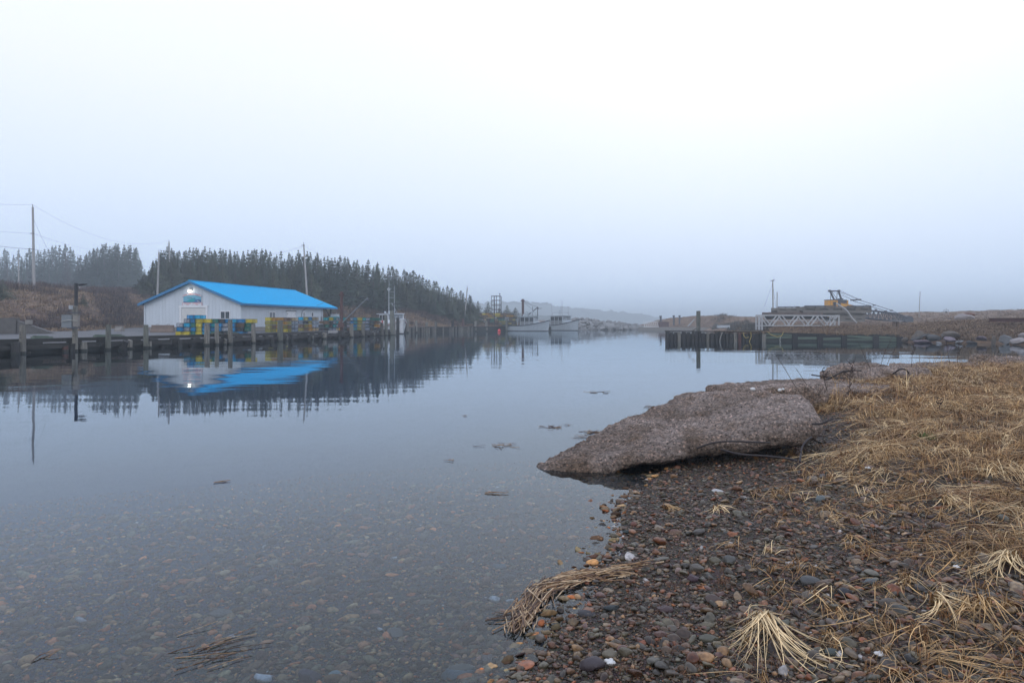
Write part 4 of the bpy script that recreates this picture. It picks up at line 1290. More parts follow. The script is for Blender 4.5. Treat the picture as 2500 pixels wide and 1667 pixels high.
# ------------------------------------------------------------------ boats
def hull_mesh(L, B, fore_h, aft_h, tr=.9):
    """x forward from the transom, z = 0 at the waterline"""
    ns = 22
    secs = []
    for i in range(ns + 1):
        t = i / ns
        hb = B / 2 * (.86 + .14 * min(1, t * 3)) * (1 - max(0, (t - .5) / .5) ** 2.3)
        wl = B / 2 * (.80 + .1 * min(1, t * 3)) * (1 - max(0, (t - .38) / .60) ** 2.0 if t < .98 else 0)
        wl = max(wl, 0.02)
        sh = aft_h + (fore_h - aft_h) * max(0, (t - .35) / .65) ** 1.9
        x = t * L
        flare = .05 * L * max(0, (t - .55) / .45) ** 2      # stem rakes forward
        secs.append([(x, 0.0, -.55), (x, wl * .72, -.38), (x + flare * .2, wl, .02), (x + flare * .6, (wl * .45 + hb * .55), sh * .55), (x + flare, max(hb, .03), sh)])
    return secs
def make_boat(name, label, loc, yaw, L=10.5, B=3.6, fore=2.15, aft=1.0, cab=(.42, .72), roof_z=2.95, style='side', stripe=None):
    m_boat = m_boatw if style == 'a' else globals()['m_boat']
    t = thing(name, label, 'fishing boat', loc, yaw, 'white lobster boats moored in the harbour')
    S = hull_mesh(L, B, fore, aft)
    b = MB()
    for i in range(len(S) - 1):
        for s in (-1, 1):
            for k in range(4):
                q = [S[i][k], S[i + 1][k], S[i + 1][k + 1], S[i][k + 1]]
                q = [(x, y * s, z) for x, y, z in q]
                b.quad(*(q if s < 0 else q[::-1]))
    for k in range(4):   # transom
        a, c = S[0][k], S[0][k + 1]
        b.quad((a[0], -a[1], a[2]), (a[0], a[1], a[2]), (c[0], c[1], c[2]), (c[0], -c[1], c[2]))
    h = b.build('hull', m_boat, t)
    # deck: low in the cockpit, at the rail forward
    b = MB()
    for i in range(len(S) - 1):
        tt = i / (len(S) - 1)
        dz = -.55 if tt < cab[0] + .05 else -.08
        a, c = S[i][4], S[i + 1][4]
        b.quad((a[0], -a[1] * .97, a[2] + dz), (c[0], -c[1] * .97, c[2] + dz), (c[0], c[1] * .97, c[2] + dz), (a[0], a[1] * .97, a[2] + dz))
    b.build('deck', m_boatg if style != 'a' else m_boat, t)
    for s in (-1, 1):
        b = MB(); b.tube([(p[4][0], p[4][1] * s * 1.01, p[4][2]) for p in S], .085, 6); b.build('rub_rail', m_navy if style != 'a' else m_boat, t)
    b = MB(); b.tube([(0, -S[0][4][1], S[0][4][2]), (0, S[0][4][1], S[0][4][2])], .05, 6); b.build('stern_rail', m_navy if style != 'a' else m_boat, t)
    if stripe:
        for dz in (.22, .38):
            for s in (-1, 1):
                b = MB(); b.tube([(p[4][0] - .02, (p[4][1] * .9 + p[3][1] * .1) * s + s * .06, p[4][2] - dz) for p in S[6:-1]], .035, 5); b.build('stripe', stripe if dz < .3 else m_navy, t)
    # waterline stain
    b = MB()
    for s in (-1, 1): b.tube([(p[2][0], (p[2][1] + .01) * s, .02) for p in S], .11, 5)
    b.build('boot_stripe', m_navy, t)
    x0, x1 = cab[0] * L, cab[1] * L
    w = B * .36
    fl = aft - .45
    # wheelhouse: posts, side panels, front with windows, open aft end
    b = MB()
    b.b2((x0, -w, fl), (x1, -w + .06, fl + .95)); b.b2((x0, w - .06, fl), (x1, w, fl + .95))
    b.build('side_panel', m_boatg if style == 'side' else m_boat, t) if False else None
    for s in (-1, 1):
        q = MB(); a_, c_ = (-w, -w + .06) if s < 0 else (w - .06, w)
        q.b2((x0 + .08, a_, fl), (x1 - .05, c_, roof_z - .95)); q.build('side_panel', m_boatg if style == 'side' else m_boat, t)
        n = 3
        for k in range(n + 1):
            x = x0 + (x1 - x0) * k / n
            q = MB(); q.box((x, s * (w - .03), (fl + roof_z) / 2), (.11 if k else .07, .09, roof_z - fl)); q.build('post', m_boat, t)
        for k in range(n):
            xa, xb = x0 + (x1 - x0) * k / n + .09, x0 + (x1 - x0) * (k + 1) / n - .09
            q = MB(); q.b2((xa, s * w - .045 * s, roof_z - .94), (xb, s * w - .015 * s, roof_z - .18)); q.build('window', m_glass, t)
        q = MB(); q.b2((x0, s * (w - .07), roof_z - .17), (x1, s * w, roof_z)); q.build('header', m_boat, t)
    q = MB()   # front: slanted windscreen and trunk cabin
    q.hexa([(x1, -w, fl), (x1 + .05, -w, fl), (x1 + .05, w, fl), (x1, w, fl), (x1, -w, roof_z - .9), (x1 + .05, -w, roof_z - .9), (x1 + .05, w, roof_z - .9), (x1, w, roof_z - .9)])
    q.build('front_panel', m_boat, t)
    for k in range(3):
        ya, yb = -w + 2 * w * k / 3 + .06, -w + 2 * w * (k + 1) / 3 - .06
        q = MB(); q.hexa([(x1 + .01, ya, roof_z - .9), (x1 + .05, ya, roof_z - .9), (x1 + .05, yb, roof_z - .9), (x1 + .01, yb, roof_z - .9),
                          (x1 - .16, ya, roof_z - .05), (x1 - .12, ya, roof_z - .05), (x1 - .12, yb, roof_z - .05), (x1 - .16, yb, roof_z - .05)])
        q.build('windscreen', m_glassl, t)
    q = MB()
    q.hexa([(x1 + .06, -w * .95, aft - .1), (x1 + 1.9, -w * .55, aft + .5), (x1 + 1.9, w * .55, aft + .5), (x1 + .06, w * .95, aft - .1),
            (x1 + .06, -w * .85, roof_z - 1.0), (x1 + 1.9, -w * .42, roof_z - 1.25), (x1 + 1.9, w * .42, roof_z - 1.25), (x1 + .06, w * .85, roof_z - 1.0)])
    q.build('trunk_cabin', m_boat, t)
    q = MB(); q.b2((x0 - .95, -w - .16, roof_z + .003), (x1 + .22, w + .16, roof_z + .09)); r = q.build('roof', m_boat, t)
    q = MB(); q.b2((x0 + .1, -.6, fl), (x1 - .4, w * .6, fl + .7)); q.build('engine_box', m_boatg, t)
    return t, x0, x1, w, roof_z
def part(b, name, mat, t, smooth=False):
    return b.build(name, mat, t, smooth)

# the white boat with the tall mast, behind the wharf end
D = 103
loc = (PX(922, D), D + 4.2, 0)
t, x0, x1, w, rz = make_boat('fishing_boat', 'white lobster boat with tall masts and dark sheer stripes behind the wharf end piles', loc, math.radians(-60), L=8.6, B=3.4, fore=2.2, aft=1.15, cab=(.22, .66), roof_z=2.95, style='a', stripe=m_red)
b = MB(); b.tube([(x0 + .9, 0, rz), (x0 + .75, .05, rz + 6.6)], [.06, .025], 6); part(b, 'mast', m_steel, t)
for dy in (-.45, .45):
    b = MB(); b.tube([(x0 + 2.0, dy, rz), (x0 + 2.0, dy, rz + (4.3 if dy > 0 else 3.6))], .04, 6); part(b, 'gallows_post', m_steel, t)
for zz in (1.6, 2.5, 3.4):
    b = MB(); b.tube([(x0 + 2.0, -.45, rz + zz), (x0 + 2.0, .45, rz + zz)], .03, 6); part(b, 'crossbar', m_steel, t)
b = MB(); b.box((x0 + 2, -.45, rz + 3.75), (.08, .42, .42), rot=Matrix.Rotation(math.radians(45), 3, 'X')); part(b, 'radar_reflector', m_steel, t)
b = MB(); b.tube([(x0 + 2, 0, rz + 1.7), (x0 + 3.6, .3, rz + .1)], .03, 6); part(b, 'stay', m_steel, t)
for xx, rr in ((x0 - .3, .16), (x0 + 1.6, .2), (x0 + 3.6, .15)):
    b = MB(); b.ball((xx, -.2, rz + .3), rr, 7); b.tube([(xx, -.2, rz + .08), (xx, -.2, rz + .3)], rr * .5, 8); part(b, 'radar_dome', m_boat, t)
b = MB(); b.b2((x0 + 1.0, -w - .02, 1.45), (x0 + 1.7, -w + .01, 2.0)); part(b, 'red_marking', m_red, t)
b = MB(); b.tube([(7.7, -.8, 2.0), (7.8, -.75, 2.5), (8.9, 0, 2.7), (7.8, .75, 2.5), (7.7, .8, 2.0)], .025, 6); part(b, 'bow_rail', m_steel, t)

# long grey white boat in front of the trap pile
D = 136
loc = (PX(1234.5, D), D + 2.4, 0)
t, x0, x1, w, rz = make_boat('fishing_boat', 'longer white lobster boat with dark rub rail moored before the far trap pile', loc, math.radians(-22), L=9.0, B=3.5, fore=2.15, aft=1.08, cab=(.40, .72), roof_z=2.9)
b = MB(); b.b2((x0 + .3, -.5, rz + .09), (x0 + 1.3, .4, rz + .5)); part(b, 'roof_box', m_boat, t)
b = MB(); b.b2((x0 - .7, -.9, rz + .09), (x0 - .3, -.5, rz + .5)); part(b, 'vent', m_boatg, t)
b = MB(); b.tube([(x0 + 2.2, 0, rz + .1), (x0 + 2.2, 0, rz + 2.0)], .05, 6); part(b, 'mast', m_dsteel, t)
b = MB(); b.b2((x0 + .8, -.9, rz + .78), (x0 + 2.6, .9, rz + .84)); part(b, 'antenna_platform', m_boat, t)
for xx in (x0 + 1.1, x0 + 2.3):
    b = MB(); b.ball((xx, -.3, rz + .93), .3, 6, sz=.45); part(b, 'radar_dome', m_boat, t)
for xx in (x0 + .9, x0 + 2.5):
    for yy in (-.8, .8):
        b = MB(); b.tube([(xx, yy, rz + .09), (xx, yy, rz + .78)], .03, 5); part(b, 'stanchion', m_steel, t)
for k in range(4):
    b = MB(); b.tube([(x0 - .6, -1.2 + .25 * k * .2, aft_ := .9), (x0 - .6 + .1 * k, -1.25, rz - .1)], .025, 5); part(b, 'hauler_rod', m_boat, t)
b = MB(); b.box((x1 - .9, -w - .14, 1.18), (1.0, .3, .3)); part(b, 'fish_box', m_boat, t)

# the smaller, paler boat behind it
D = 147
loc = (PX(1341, D), D + 5.5, 0)
t, x0, x1, w, rz = make_boat('fishing_boat', 'smaller pale lobster boat with roof rack and thin aerials beside the boulders', loc, math.radians(-50), L=9.2, B=3.6, fore=2.3, aft=1.15, cab=(.24, .64), roof_z=3.15)
b = MB()
for yy in (-1.0, 1.0):
    b = MB(); b.tube([(x0 + .3, yy, rz + .09), (x0 + .3, yy, rz + .75), (x1 - .3, yy, rz + .75), (x1 - .3, yy, rz + .09)], .04, 6); part(b, 'roof_rack', m_steel, t)
b = MB(); b.ball((x0 + 1.7, 0, rz + 1.15), .32, 7, sz=.5); b.tube([(x0 + 1.7, 0, rz + .09), (x0 + 1.7, 0, rz + 1.1)], .08, 8); part(b, 'radar_dome', m_boat, t)
for xx, yy, hh in ((x0 + .2, -1.1, 3.0), (x0 + 1.0, .8, 2.4), (x0 + 1.9, .3, 3.4), (x1 - .4, .9, 2.4), (x1 - .3, -1.0, 3.2)):
    b = MB(); b.tube([(xx, yy, rz + .09), (xx, yy, rz + hh)], .022, 5); part(b, 'aerial', m_steel, t)
b = MB(); b.tube([(x0 + 1.9 - .4, .3, rz + 3.35), (x0 + 1.9 + .4, .3, rz + 3.35)], .02, 5); part(b, 'crosstree', m_steel, t)

# small teal boat standing ashore beyond the traps
D = 96
z0 = left_z(PX(819, D), D)
t = thing('small_boat', 'small teal and white boat standing ashore behind the teal traps', 'boat', (PX(819, D), D, z0))
zt = PZ(773, D) - z0
b = MB(); pr = [(-.8, zt - 1.0), (.8, zt - 1.0), (1.05, zt), (-1.05, zt)]
b.prism(pr, lambda u, v, d: (d, u, v), -.75, .6); b.build('hull', m_boat, t)
b = MB(); b.b2((-.76, -1.08, zt - .32), (.62, 1.08, zt - .02)); b.build('sheer_band', m_teal, t)
b = MB(); b.b2((-.5, -.7, zt), (.35, .7, zt + .35)); b.build('cabin', m_boat, t)
b = MB(); b.tube([(.1, -.3, zt + .3), (.32, -.3, PZ(712, D) - z0 - 3)], .03, 6); b.build('flag_pole', m_steel, t)
b = MB(); b.b2((-.5, -.6, -.2), (-.3, .6, zt - 1.0)); b.build('cradle', m_timber, t)
b = MB(); b.b2((.2, -.6, -.2), (.4, .6, zt - 1.0)); b.build('cradle', m_timber, t)

# ------------------------------------------------------------------ hoists with masts
def hoist(px, pyt, pyb, D, r, boom0, boom1, label, mat, bmat, z0=None):
    x = PX(px, D); zb = PZ(pyb, D) if z0 is None else z0
    t = thing('mast_hoist', label, 'hoist', (x, D, zb), 0, 'mast hoists for unloading')
    zt = PZ(pyt, D) - zb
    b = MB(); b.tube([(0, 0, -.3), (0, 0, zt)], r, 10); b.build('mast', mat, t)
    b = MB(); b.tube([(0, 0, zt - .45), (0, 0, zt - .25)], r * 1.8, 8); b.build('mast_head', mat, t)
    p0 = Vector((PX(boom0[0], D) - x, -.1, PZ(boom0[1], D) - zb)); p1 = Vector((PX(boom1[0], D) - x, -.6, PZ(boom1[1], D) - zb))
    b = MB(); b.tube([p0, p1], r * .42, 8); b.build('boom', bmat, t)
    b = MB(); tp = Vector((0, 0, zt - .35))
    b.tube([tp.lerp(p1, k / 8) - Vector((0, 0, .5 * (k / 8) * (1 - k / 8))) for k in range(9)], .03, 5); b.build('topping_lift', m_black, t)
    b = MB(); b.tube([tp - Vector((0, 0, .1)), (p0 + p1) / 2 + Vector((0, 0, .1))], .02, 5); b.build('stay', m_black, t)
    b = MB(); b.ball(p1 - Vector((0, 0, .25)), .14, 6); b.tube([p1, p1 - Vector((0, 0, .7))], .02, 5); b.build('hook_block', m_dsteel, t)
    b = MB(); b.box((.0, -.25, .9), (.55, .4, .5)); b.build('winch', mat, t)
hoist(834, 712, 806, 74, .165, (837, 787), (901, 727), 'rust red mast hoist with a raised pale boom on the wharf by the teal traps', m_rust, m_boatg, .45)
hoist(1276.5, 730, 796, 141, .26, (1290, 768), (1313.5, 750), 'tall rusty mast hoist on the far pier behind the longer boat', m_rust, m_dsteel, .9)
lamp_pole(1312.5, 752, .9, .9, 'black lamp pole right of the rusty mast on the far pier', D=140, r=.07)
lamp_pole(1207, 735, .9, -.9, 'black lamp pole in front of the steel tower at the trap pile', D=137.2, r=.09)

# ------------------------------------------------------------------ the far pier
E0, E1 = Vector((PX(976, 109), 109, 0)), Vector((PX(1240, 136.5), 136.5, 0))
t = thing('far_pier', 'low grey pier walled with upright planks behind the buoy and boats', 'pier', E0)
d = (E1 - E0); L = d.length; d.normalize(); nrm = Vector((-d.y, d.x, 0))
def loc_build(b, o, name, mat, t):
    b.v = [(x - o.x, y - o.y, z - o.z) for x, y, z in b.v]; return b.build(name, mat, t)
E2 = Vector((PX(1345, 145), 145, 0))
b = MB(); b.beam(E0 + nrm * .35 + Vector((0, 0, -.45)), E1 + nrm * .35 + Vector((0, 0, -.45)), .3, 2.5); loc_build(b, E0, 'wall', m_wet, t)
b = MB(); b.beam(E1 + nrm * .3 + Vector((0, 0, -.5)), E2 + Vector((0, 0, -.5)), .3, 2.7); loc_build(b, E0, 'end_wall', m_wet, t)
b = MB(); b.beam(E0 + Vector((0, 0, .86)), E1 + Vector((0, 0, .86)), .3, .18); loc_build(b, E0, 'cap_timber', m_timber, t)
b = MB()
q = [E0 + nrm * .2, E1 + nrm * .2, E2, E2 + Vector((-2, 12, 0)), E1 + nrm * 12, E0 + nrm * 6]
b.prism([(p.x, p.y) for p in q], lambda u, v, z: (u, v, z), .78, .88); loc_build(b, E0, 'deck', m_timber, t)
k = .25; i = 0
while k < L * .62 and i < 95:
    p = E0 + d * k
    b = MB(); hgt = .92 + rnd.uniform(-.12, .18)
    b.tube([p + Vector((0, -.1, -1.8)), p + Vector((0, -.1, hgt))], rnd.uniform(.13, .18), 6)
    loc_build(b, E0, 'wall_pile', m_pile if rnd.random() < .6 else m_timber, t)
    k += rnd.uniform(.36, .52); i += 1
for px, D_, top, mt, lab in ((996, 111, 778, m_pile, 'leftmost grey pile rising above the plank wall near the white boat bow'),
                         (1017, 113, 783, m_pile, 'grey pile standing above the plank wall before the brown slope'),
                         (1043, 116, 786, m_pile, 'stout grey pile midway along the plank wall'),
                         (1065, 118, 785, m_pile, 'pale pile on the plank wall left of the grey ramp'),
                         (1106, 122, 783, m_piled, 'dark pile standing before the grey gravel ramp'),
                         (1131, 125, 778, m_rust, 'rusty brown pile at the left end of the far trap pile'),
                         (1161, 128, 784, m_pile, 'pale pile before the left half of the far trap pile'),
                         (1188, 131, 784, m_pile, 'pale pile before the middle of the far trap pile'),
                         (1237, 136, 780, m_pileg, 'green pile at the stern of the longer boat')):
    x = PX(px, D_)
    b = MB(); zt = PZ(top, D_)
    b.tube([(0, -.3, -1.8), (0, -.3, zt)], [.26, .22], 9)
    t2 = thing('pier_pile', lab, 'pile', (x, D_ - .3, 0), 0, 'piles of the far pier')
    b.build('shaft', mt, t2)
    b = MB(); b.tube([(0, -.3, -.3), (0, -.3, .22)], .265, 9); b.build('wet_foot', m_wet, t2)
# steel tower with railings
D = 150
t = thing('steel_tower', 'grey steel lattice tower with railed platforms behind the far trap pile', 'tower', (PX(1212, D), D, .9))
x0, x1 = PX(1200, D) - PX(1212, D), PX(1224, D) - PX(1212, D)
zt = PZ(723, D) - .9
dx = (x1 - x0)
for xx, w_ in ((x0, .05), (x0 + dx * .28, .13), (x0 + dx * .5, .08), (x0 + dx * .84, .09), (x1 - .05, .14)):
    for yy in (-.9, .9):
        b = MB(); b.b2((xx - w_ / 1.6, yy - w_ / 1.6, 0 if xx > x0 else zt * .55), (xx + w_ / 1.6, yy + w_ / 1.6, zt + (.15 if w_ < .1 else -.1))); b.build('upright', m_dsteel, t)
for zz in (zt * .56, zt * .70, zt * .86, zt):
    for yy in (-.9, .9):
        b = MB(); b.b2((x0, yy - .05, zz - .07), (x1, yy + .05, zz + .05)); b.build('rail', m_dsteel, t)
b = MB(); b.b2((x0, -.95, zt * .56 - .1), (x1, .95, zt * .56 - .03)); b.build('platform', m_dsteel, t)
b = MB(); b.tube([(x0 + dx * .84, 0, zt), (x0 + dx * .84, 0, zt + .5)], .05, 6); b.ball((x0 + dx * .84, 0, zt + .5), .18, 6, sz=.7); b.build('beacon', m_dsteel, t)
for s in (-1, 1):
    for k in range(4):
        b = MB(); b.beam((x0 + dx * .5, s * .9, zt * .56 * k / 4), (x1 - .05, s * .9, zt * .56 * (k + 1) / 4), .05, .05); b.build('brace', m_dsteel, t)
# buoy
D = 128
t = thing('mooring_buoy', 'round bright red mooring buoy floating left of the boats', 'buoy', (PX(1218.5, D), D, 0))
b = MB(); b.ball((0, 0, .17), .29, 10); b.build('float', m_buoy, t, True)
b = MB(); b.tube([(0, 0, .42), (0, 0, .52)], .06, 8); b.build('eye', m_buoy, t)

# ------------------------------------------------------------------ boulders
def rock_mesh(name, seed, mat, flat=1.0, sub=3, ang=9, rough=.05, cut=(.62, .92), smooth=True):
    r = random.Random(seed)
    import bmesh
    bm = bmesh.new(); bmesh.ops.create_icosphere(bm, subdivisions=sub, radius=1)
    pl = []
    for k in range(ang):
        n_ = Vector((r.gauss(0, 1), r.gauss(0, 1), r.gauss(0, 1))).normalized()
        pl.append((n_, r.uniform(*cut)))
    off = Vector((r.uniform(0, 50), r.uniform(0, 50), 0))
    for v in bm.verts:
        dd = v.co.normalized(); rad = 1.05
        for n_, h in pl:
            c = n_.dot(dd)
            if c > .05: rad = min(rad, h / c)
        rad += rough * mnoise.noise(dd * 3 + off) + rough * .5 * mnoise.noise(dd * 8 + off)
        v.co = dd * rad; v.co.z *= flat
    me = bpy.data.meshes.new(name); bm.to_mesh(me); bm.free()
    me.materials.append(mat)
    me.polygons.foreach_set('use_smooth', [smooth] * len(me.polygons))
    try: me.set_sharp_from_angle(angle=math.radians(35))
    except Exception: pass
    return me
m_rockg = M('grey_boulder', (.24, .23, .22), (.13, .125, .12), rough=.85, scale=1.5, bump=.4, bscale=8, rand=.25)
m_rockp = M('purple_boulder', (.19, .145, .16), (.11, .085, .095), rough=.8, scale=1.5, bump=.4, bscale=8, rand=.1)
m_rockb = M('brown_boulder', (.15, .12, .092), (.075, .06, .048), rough=.85, scale=1.5, bump=.4, bscale=8, rand=.1)
m_rockw = M('pale_boulder', (.32, .28, .26), (.2, .17, .16), rough=.85, scale=1.5, bump=.4, bscale=8, rand=.1)
m_rockd = M('dark_boulder', (.15, .148, .145), (.085, .082, .08), rough=.85, scale=1.5, bump=.4, bscale=8, rand=.25)
RK = [rock_mesh('boulder', 60 + i, m_rockg, .75, 3, 10, .03, (.5, .85), False) for i in range(6)]
for i in range(170):
    u = rnd.random(); px = 1338 + 250 * u + rnd.uniform(-6, 6)
    D = rnd.uniform(152, 172) + 10 * u
    k = (D - 152 - 10 * u) / 20
    topz = np.interp(px, [1330, 1390, 1450, 1520, 1590], [1.6, 2.9, 2.4, 1.5, .4])
    z = -.2 + topz * max(0, min(1, k * 1.5)) * rnd.uniform(.8, 1.0)
    o = link(bpy.data.objects.new('boulder', RK[i % 6])); s = rnd.uniform(.55, 1.15)
    o.location = (PX(px, D), D, z); o.scale = (s * rnd.uniform(.9, 1.4), s, s * rnd.uniform(.8, 1.1)); o.rotation_euler = (rnd.uniform(-.4, .4), rnd.uniform(-.4, .4), rnd.uniform(0, 6.3))
    tag(o, 'grey boulder of the misty breakwater beyond the moored boats', 'boulder', 'breakwater boulders')
# core of the breakwater
b = MB(); pts = []
for px, zt in ((1325, .6), (1350, 1.8), (1390, 2.5), (1450, 2.0), (1520, 1.1), (1600, .1)):
    pts.append((PX(px, 176), 176, zt))
for a, c in zip(pts[:-1], pts[1:]):
    b.hexa([(a[0], 160, -1.8), (c[0], 160, -1.8), (c[0], 196, -1.8), (a[0], 196, -1.8), (a[0], 168, a[2]), (c[0], 168, c[2]), (c[0], 186, c[2]), (a[0], 186, a[2])])
tag(b.build('breakwater', m_rockg), kind='structure')
BANK = [(2243, 822, 34, 22, 41.5, m_rockb, 'brown slanted boulder right of the end of the old crib wharf'), (2277, 825, 35, 17, 41, m_rockg, 'flat grey boulder between the slanted brown and the domed grey ones at the inlet'),
        (2318, 820, 40, 18, 41, m_rockb, 'broad brown boulder under the grass lip of the inlet bank'), (2253, 836, 38, 12, 40, m_rockp, 'purple boulder lying lowest at the water of the inlet'),
        (2319, 831, 25, 18, 39.6, m_rockp, 'domed grey purple boulder mirrored in the inlet'), (2209, 831, 18, 16, 42.4, m_rockb, 'small round boulder at the right end post of the crib wharf'),
        (2292, 838, 18, 8, 39.2, m_rockg, 'small flat boulder between purple and domed boulders of the inlet'), (2342, 836, 22, 8, 39, m_rockg, 'low wet boulder right of the domed purple boulder'),
        (2372, 838, 24, 8, 38, m_rockg, 'long low boulder at the dark bank of the inlet'), (2398, 826, 26, 14, 38.5, m_rockp, 'tilted purple boulder under the dark overhang of the bank'),
        (2425, 834, 14, 20, 37.5, m_rockb, 'narrow upright boulder in the dark bank of the inlet'), (2489, 834, 36, 15, 35.5, m_rockw, 'pale boulder at the water at the right picture edge'),
        (2497, 822, 28, 14, 36.4, m_rockw, 'pale boulder above the water at the right picture edge'), (2456, 830, 30, 26, 37.4, m_rockg, 'dark blue grey boulder left of the pale ones at the right edge')]
for i, (px, py, w, h, D, mt, lab) in enumerate(BANK):
    o = link(bpy.data.objects.new('boulder', rock_mesh('boulder', 200 + i, m_rockd if mt is m_rockg else mt, 1.0, 3, 9, .03, (.42, .80), False)))
    D += 12.2; o.location = P(px, py - 1, D); o.scale = (w / F * D * .56, w / F * D * .5, h / F * D * .60); o.rotation_euler = (0, rnd.uniform(-.15, .15), 0)
    tag(o, lab, 'boulder', 'boulders of the inlet bank')
o = link(bpy.data.objects.new('boulder', rock_mesh('boulder', 240, m_rockw, .7))); o.location = P(2355, 778, 70); o.scale = (.95, .8, .75)
tag(o, 'pale boulder half sunk in the grass slope near the tiny frame', 'boulder', 'boulders of the inlet bank')
o = link(bpy.data.objects.new('boulder', rock_mesh('boulder', 241, M('rust_boulder', (.2, .1, .07)), .7))); o.location = P(2367, 768, 75); o.scale = (.55, .5, .35)
tag(o, 'rust brown boulder on top of the grass slope at right', 'boulder', 'boulders of the inlet bank')

# ------------------------------------------------------------------ the old crib wharf on the right
A, B_ = Vector((*R_A, 0)), Vector((*R_B, 0))
d = (B_ - A); LC = d.length; d.normalize(); nrm = Vector((-d.y, d.x, 0))
if nrm.y < 0: nrm = -nrm
O = A.copy(); SG = A.normalized()
t = thing('old_crib_wharf', 'old timber crib wharf with upright logs and green horizontal beams on the right', 'wharf', O)
def top_at(u):
    return .84 - .34 * u / LC
def cb(b, name, mat): return loc_build(b, O, name, mat, t)
b = MB(); b.beam(A + nrm * .45 + Vector((0, 0, -.6)), B_ + nrm * .45 + Vector((0, 0, -.6)), .4, 2.45); cb(b, 'core', m_wet)
b = MB(); b.beam(A + SG * .4 + Vector((.3, 0, -.6)), A + SG * 7 + Vector((.3, 0, -.6)), .4, 2.3); cb(b, 'end_core', m_wet)
b = MB(); b.prism([(p.x, p.y) for p in (A + nrm * .3, B_ + nrm * .3, B_ + nrm * 4, A + SG * 7)], lambda u, v, z: (u, v, z), .28, .40); cb(b, 'deck', m_piled)
u = .1; i = 0
US = LC * .42
while u < US:
    p = A + d * u
    r = rnd.uniform(.12, .19); zt = top_at(u) + rnd.uniform(-.10, .03)
    b = MB(); b.tube([p + Vector((rnd.uniform(-.03, .03), -.05, -1.8)), p + Vector((0, -.05, zt * .5)), p + Vector((rnd.uniform(-.05, .05), -.05, zt))], [r, r, r * .92], 8)
    cb(b, 'log_pile', (m_pile if i % 7 == 3 else rnd.choice([m_piled, m_timber, m_piled, m_rust if i % 9 == 0 else m_timber])))
    u += r * 2 + rnd.uniform(0, .07); i += 1
k = 0
while k < 7:
    p = A + SG * (k + .2) + Vector((.08, 0, 0)); b = MB(); b.tube([p + Vector((0, 0, -1.8)), p + Vector((0, 0, top_at(0) - rnd.uniform(0, .1)))], .15, 8); cb(b, 'log_pile', m_pileg if k < .5 else m_piled); k += .42
b = MB(); b.beam(A + Vector((-.1, 0, .86)) + nrm * .1, A + d * US + Vector((0, 0, .80)) + nrm * .1, .3, .08); cb(b, 'cap_timber', m_timber)
# horizontal beams between posts
posts = [US + .15, LC * .56, LC * .665, LC * .765, LC * .895, LC * .992]
for j, u in enumerate(posts):
    p = A + d * u
    b = MB(); b.box((p.x, p.y - .12, (top_at(u) - .06 - 1.8) / 2), (.42 if j else .3, .36, top_at(u) - .06 + 1.8), math.atan2(d.y, d.x)); cb(b, 'post', m_piled if j else m_pile)
for j in range(5):
    u0, u1 = posts[j] + .2, posts[j + 1] - .2
    for row, (zc, hh, mt) in enumerate(((.60 - .055 * j, .15, m_piled if j in (1, 2) else m_gtimber), (.36 - .05 * j, .20, m_gtimber), (.08 - .02 * j, .2, m_wet))):
        tilt = rnd.uniform(-.05, .05)
        b = MB(); b.beam(A + d * u0 + Vector((0, 0, zc + tilt)) , A + d * u1 + Vector((0, 0, zc - tilt - .03)), .22, hh); cb(b, 'beam', mt)
    for q in range(4):
        p = A + d * (u0 + (u1 - u0) * (q + .5) / 4) + nrm * .16
        b = MB(); b.box((p.x, p.y, -.4), ((u1 - u0) / 4.2, .06, 1.9), math.atan2(d.y, d.x)); cb(b, 'plank', m_wet)
b = MB(); b.beam(A + d * (US + .3) + nrm * .15 + Vector((0, 0, .72)), A + d * (LC * .69) + nrm * .15 + Vector((0, 0, .62)), .5, .10); cb(b, 'cap_timber', m_piled)
# the tall post, its braces and hanging ropes
D = 62
t2 = thing('mooring_post', 'tall square greenish post rising above the left end of the crib wharf', 'post', (PX(1705, D), D, .5))
b = MB(); b.box((0, 0, (PZ(759, D) - .5) / 2 - .3), (.27, .27, PZ(759, D) - .5 + .6), .2); b.build('shaft', m_pileg, t2)
b = MB(); b.b2((-.2, -.2, .0), (.2, -.16, .35)); b.build('foot_board', m_piled, t2)
D = 61.5
for (pa, pb, mt, lab) in (((1679, 797), (1696, 779), m_steel, 'pale thin pole leaning behind the crib wharf left of the tall post'), ((1688, 809), (1706, 798), m_pile, 'short weathered brace leaning against the foot of the tall post'),
                          ((1641, 809), (1660, 808), m_timber, 'loose driftwood timber lying on the left corner of the crib wharf')):
    p0, p1 = P(*pa, D), P(*pb, D)
    b = MB(); b.tube([p0, p1], .05, 6); o = b.build('leaning_pole' if mt != m_timber else 'driftwood', mt, None, loc=p0); tag(o, lab, 'pole' if mt != m_timber else 'driftwood')
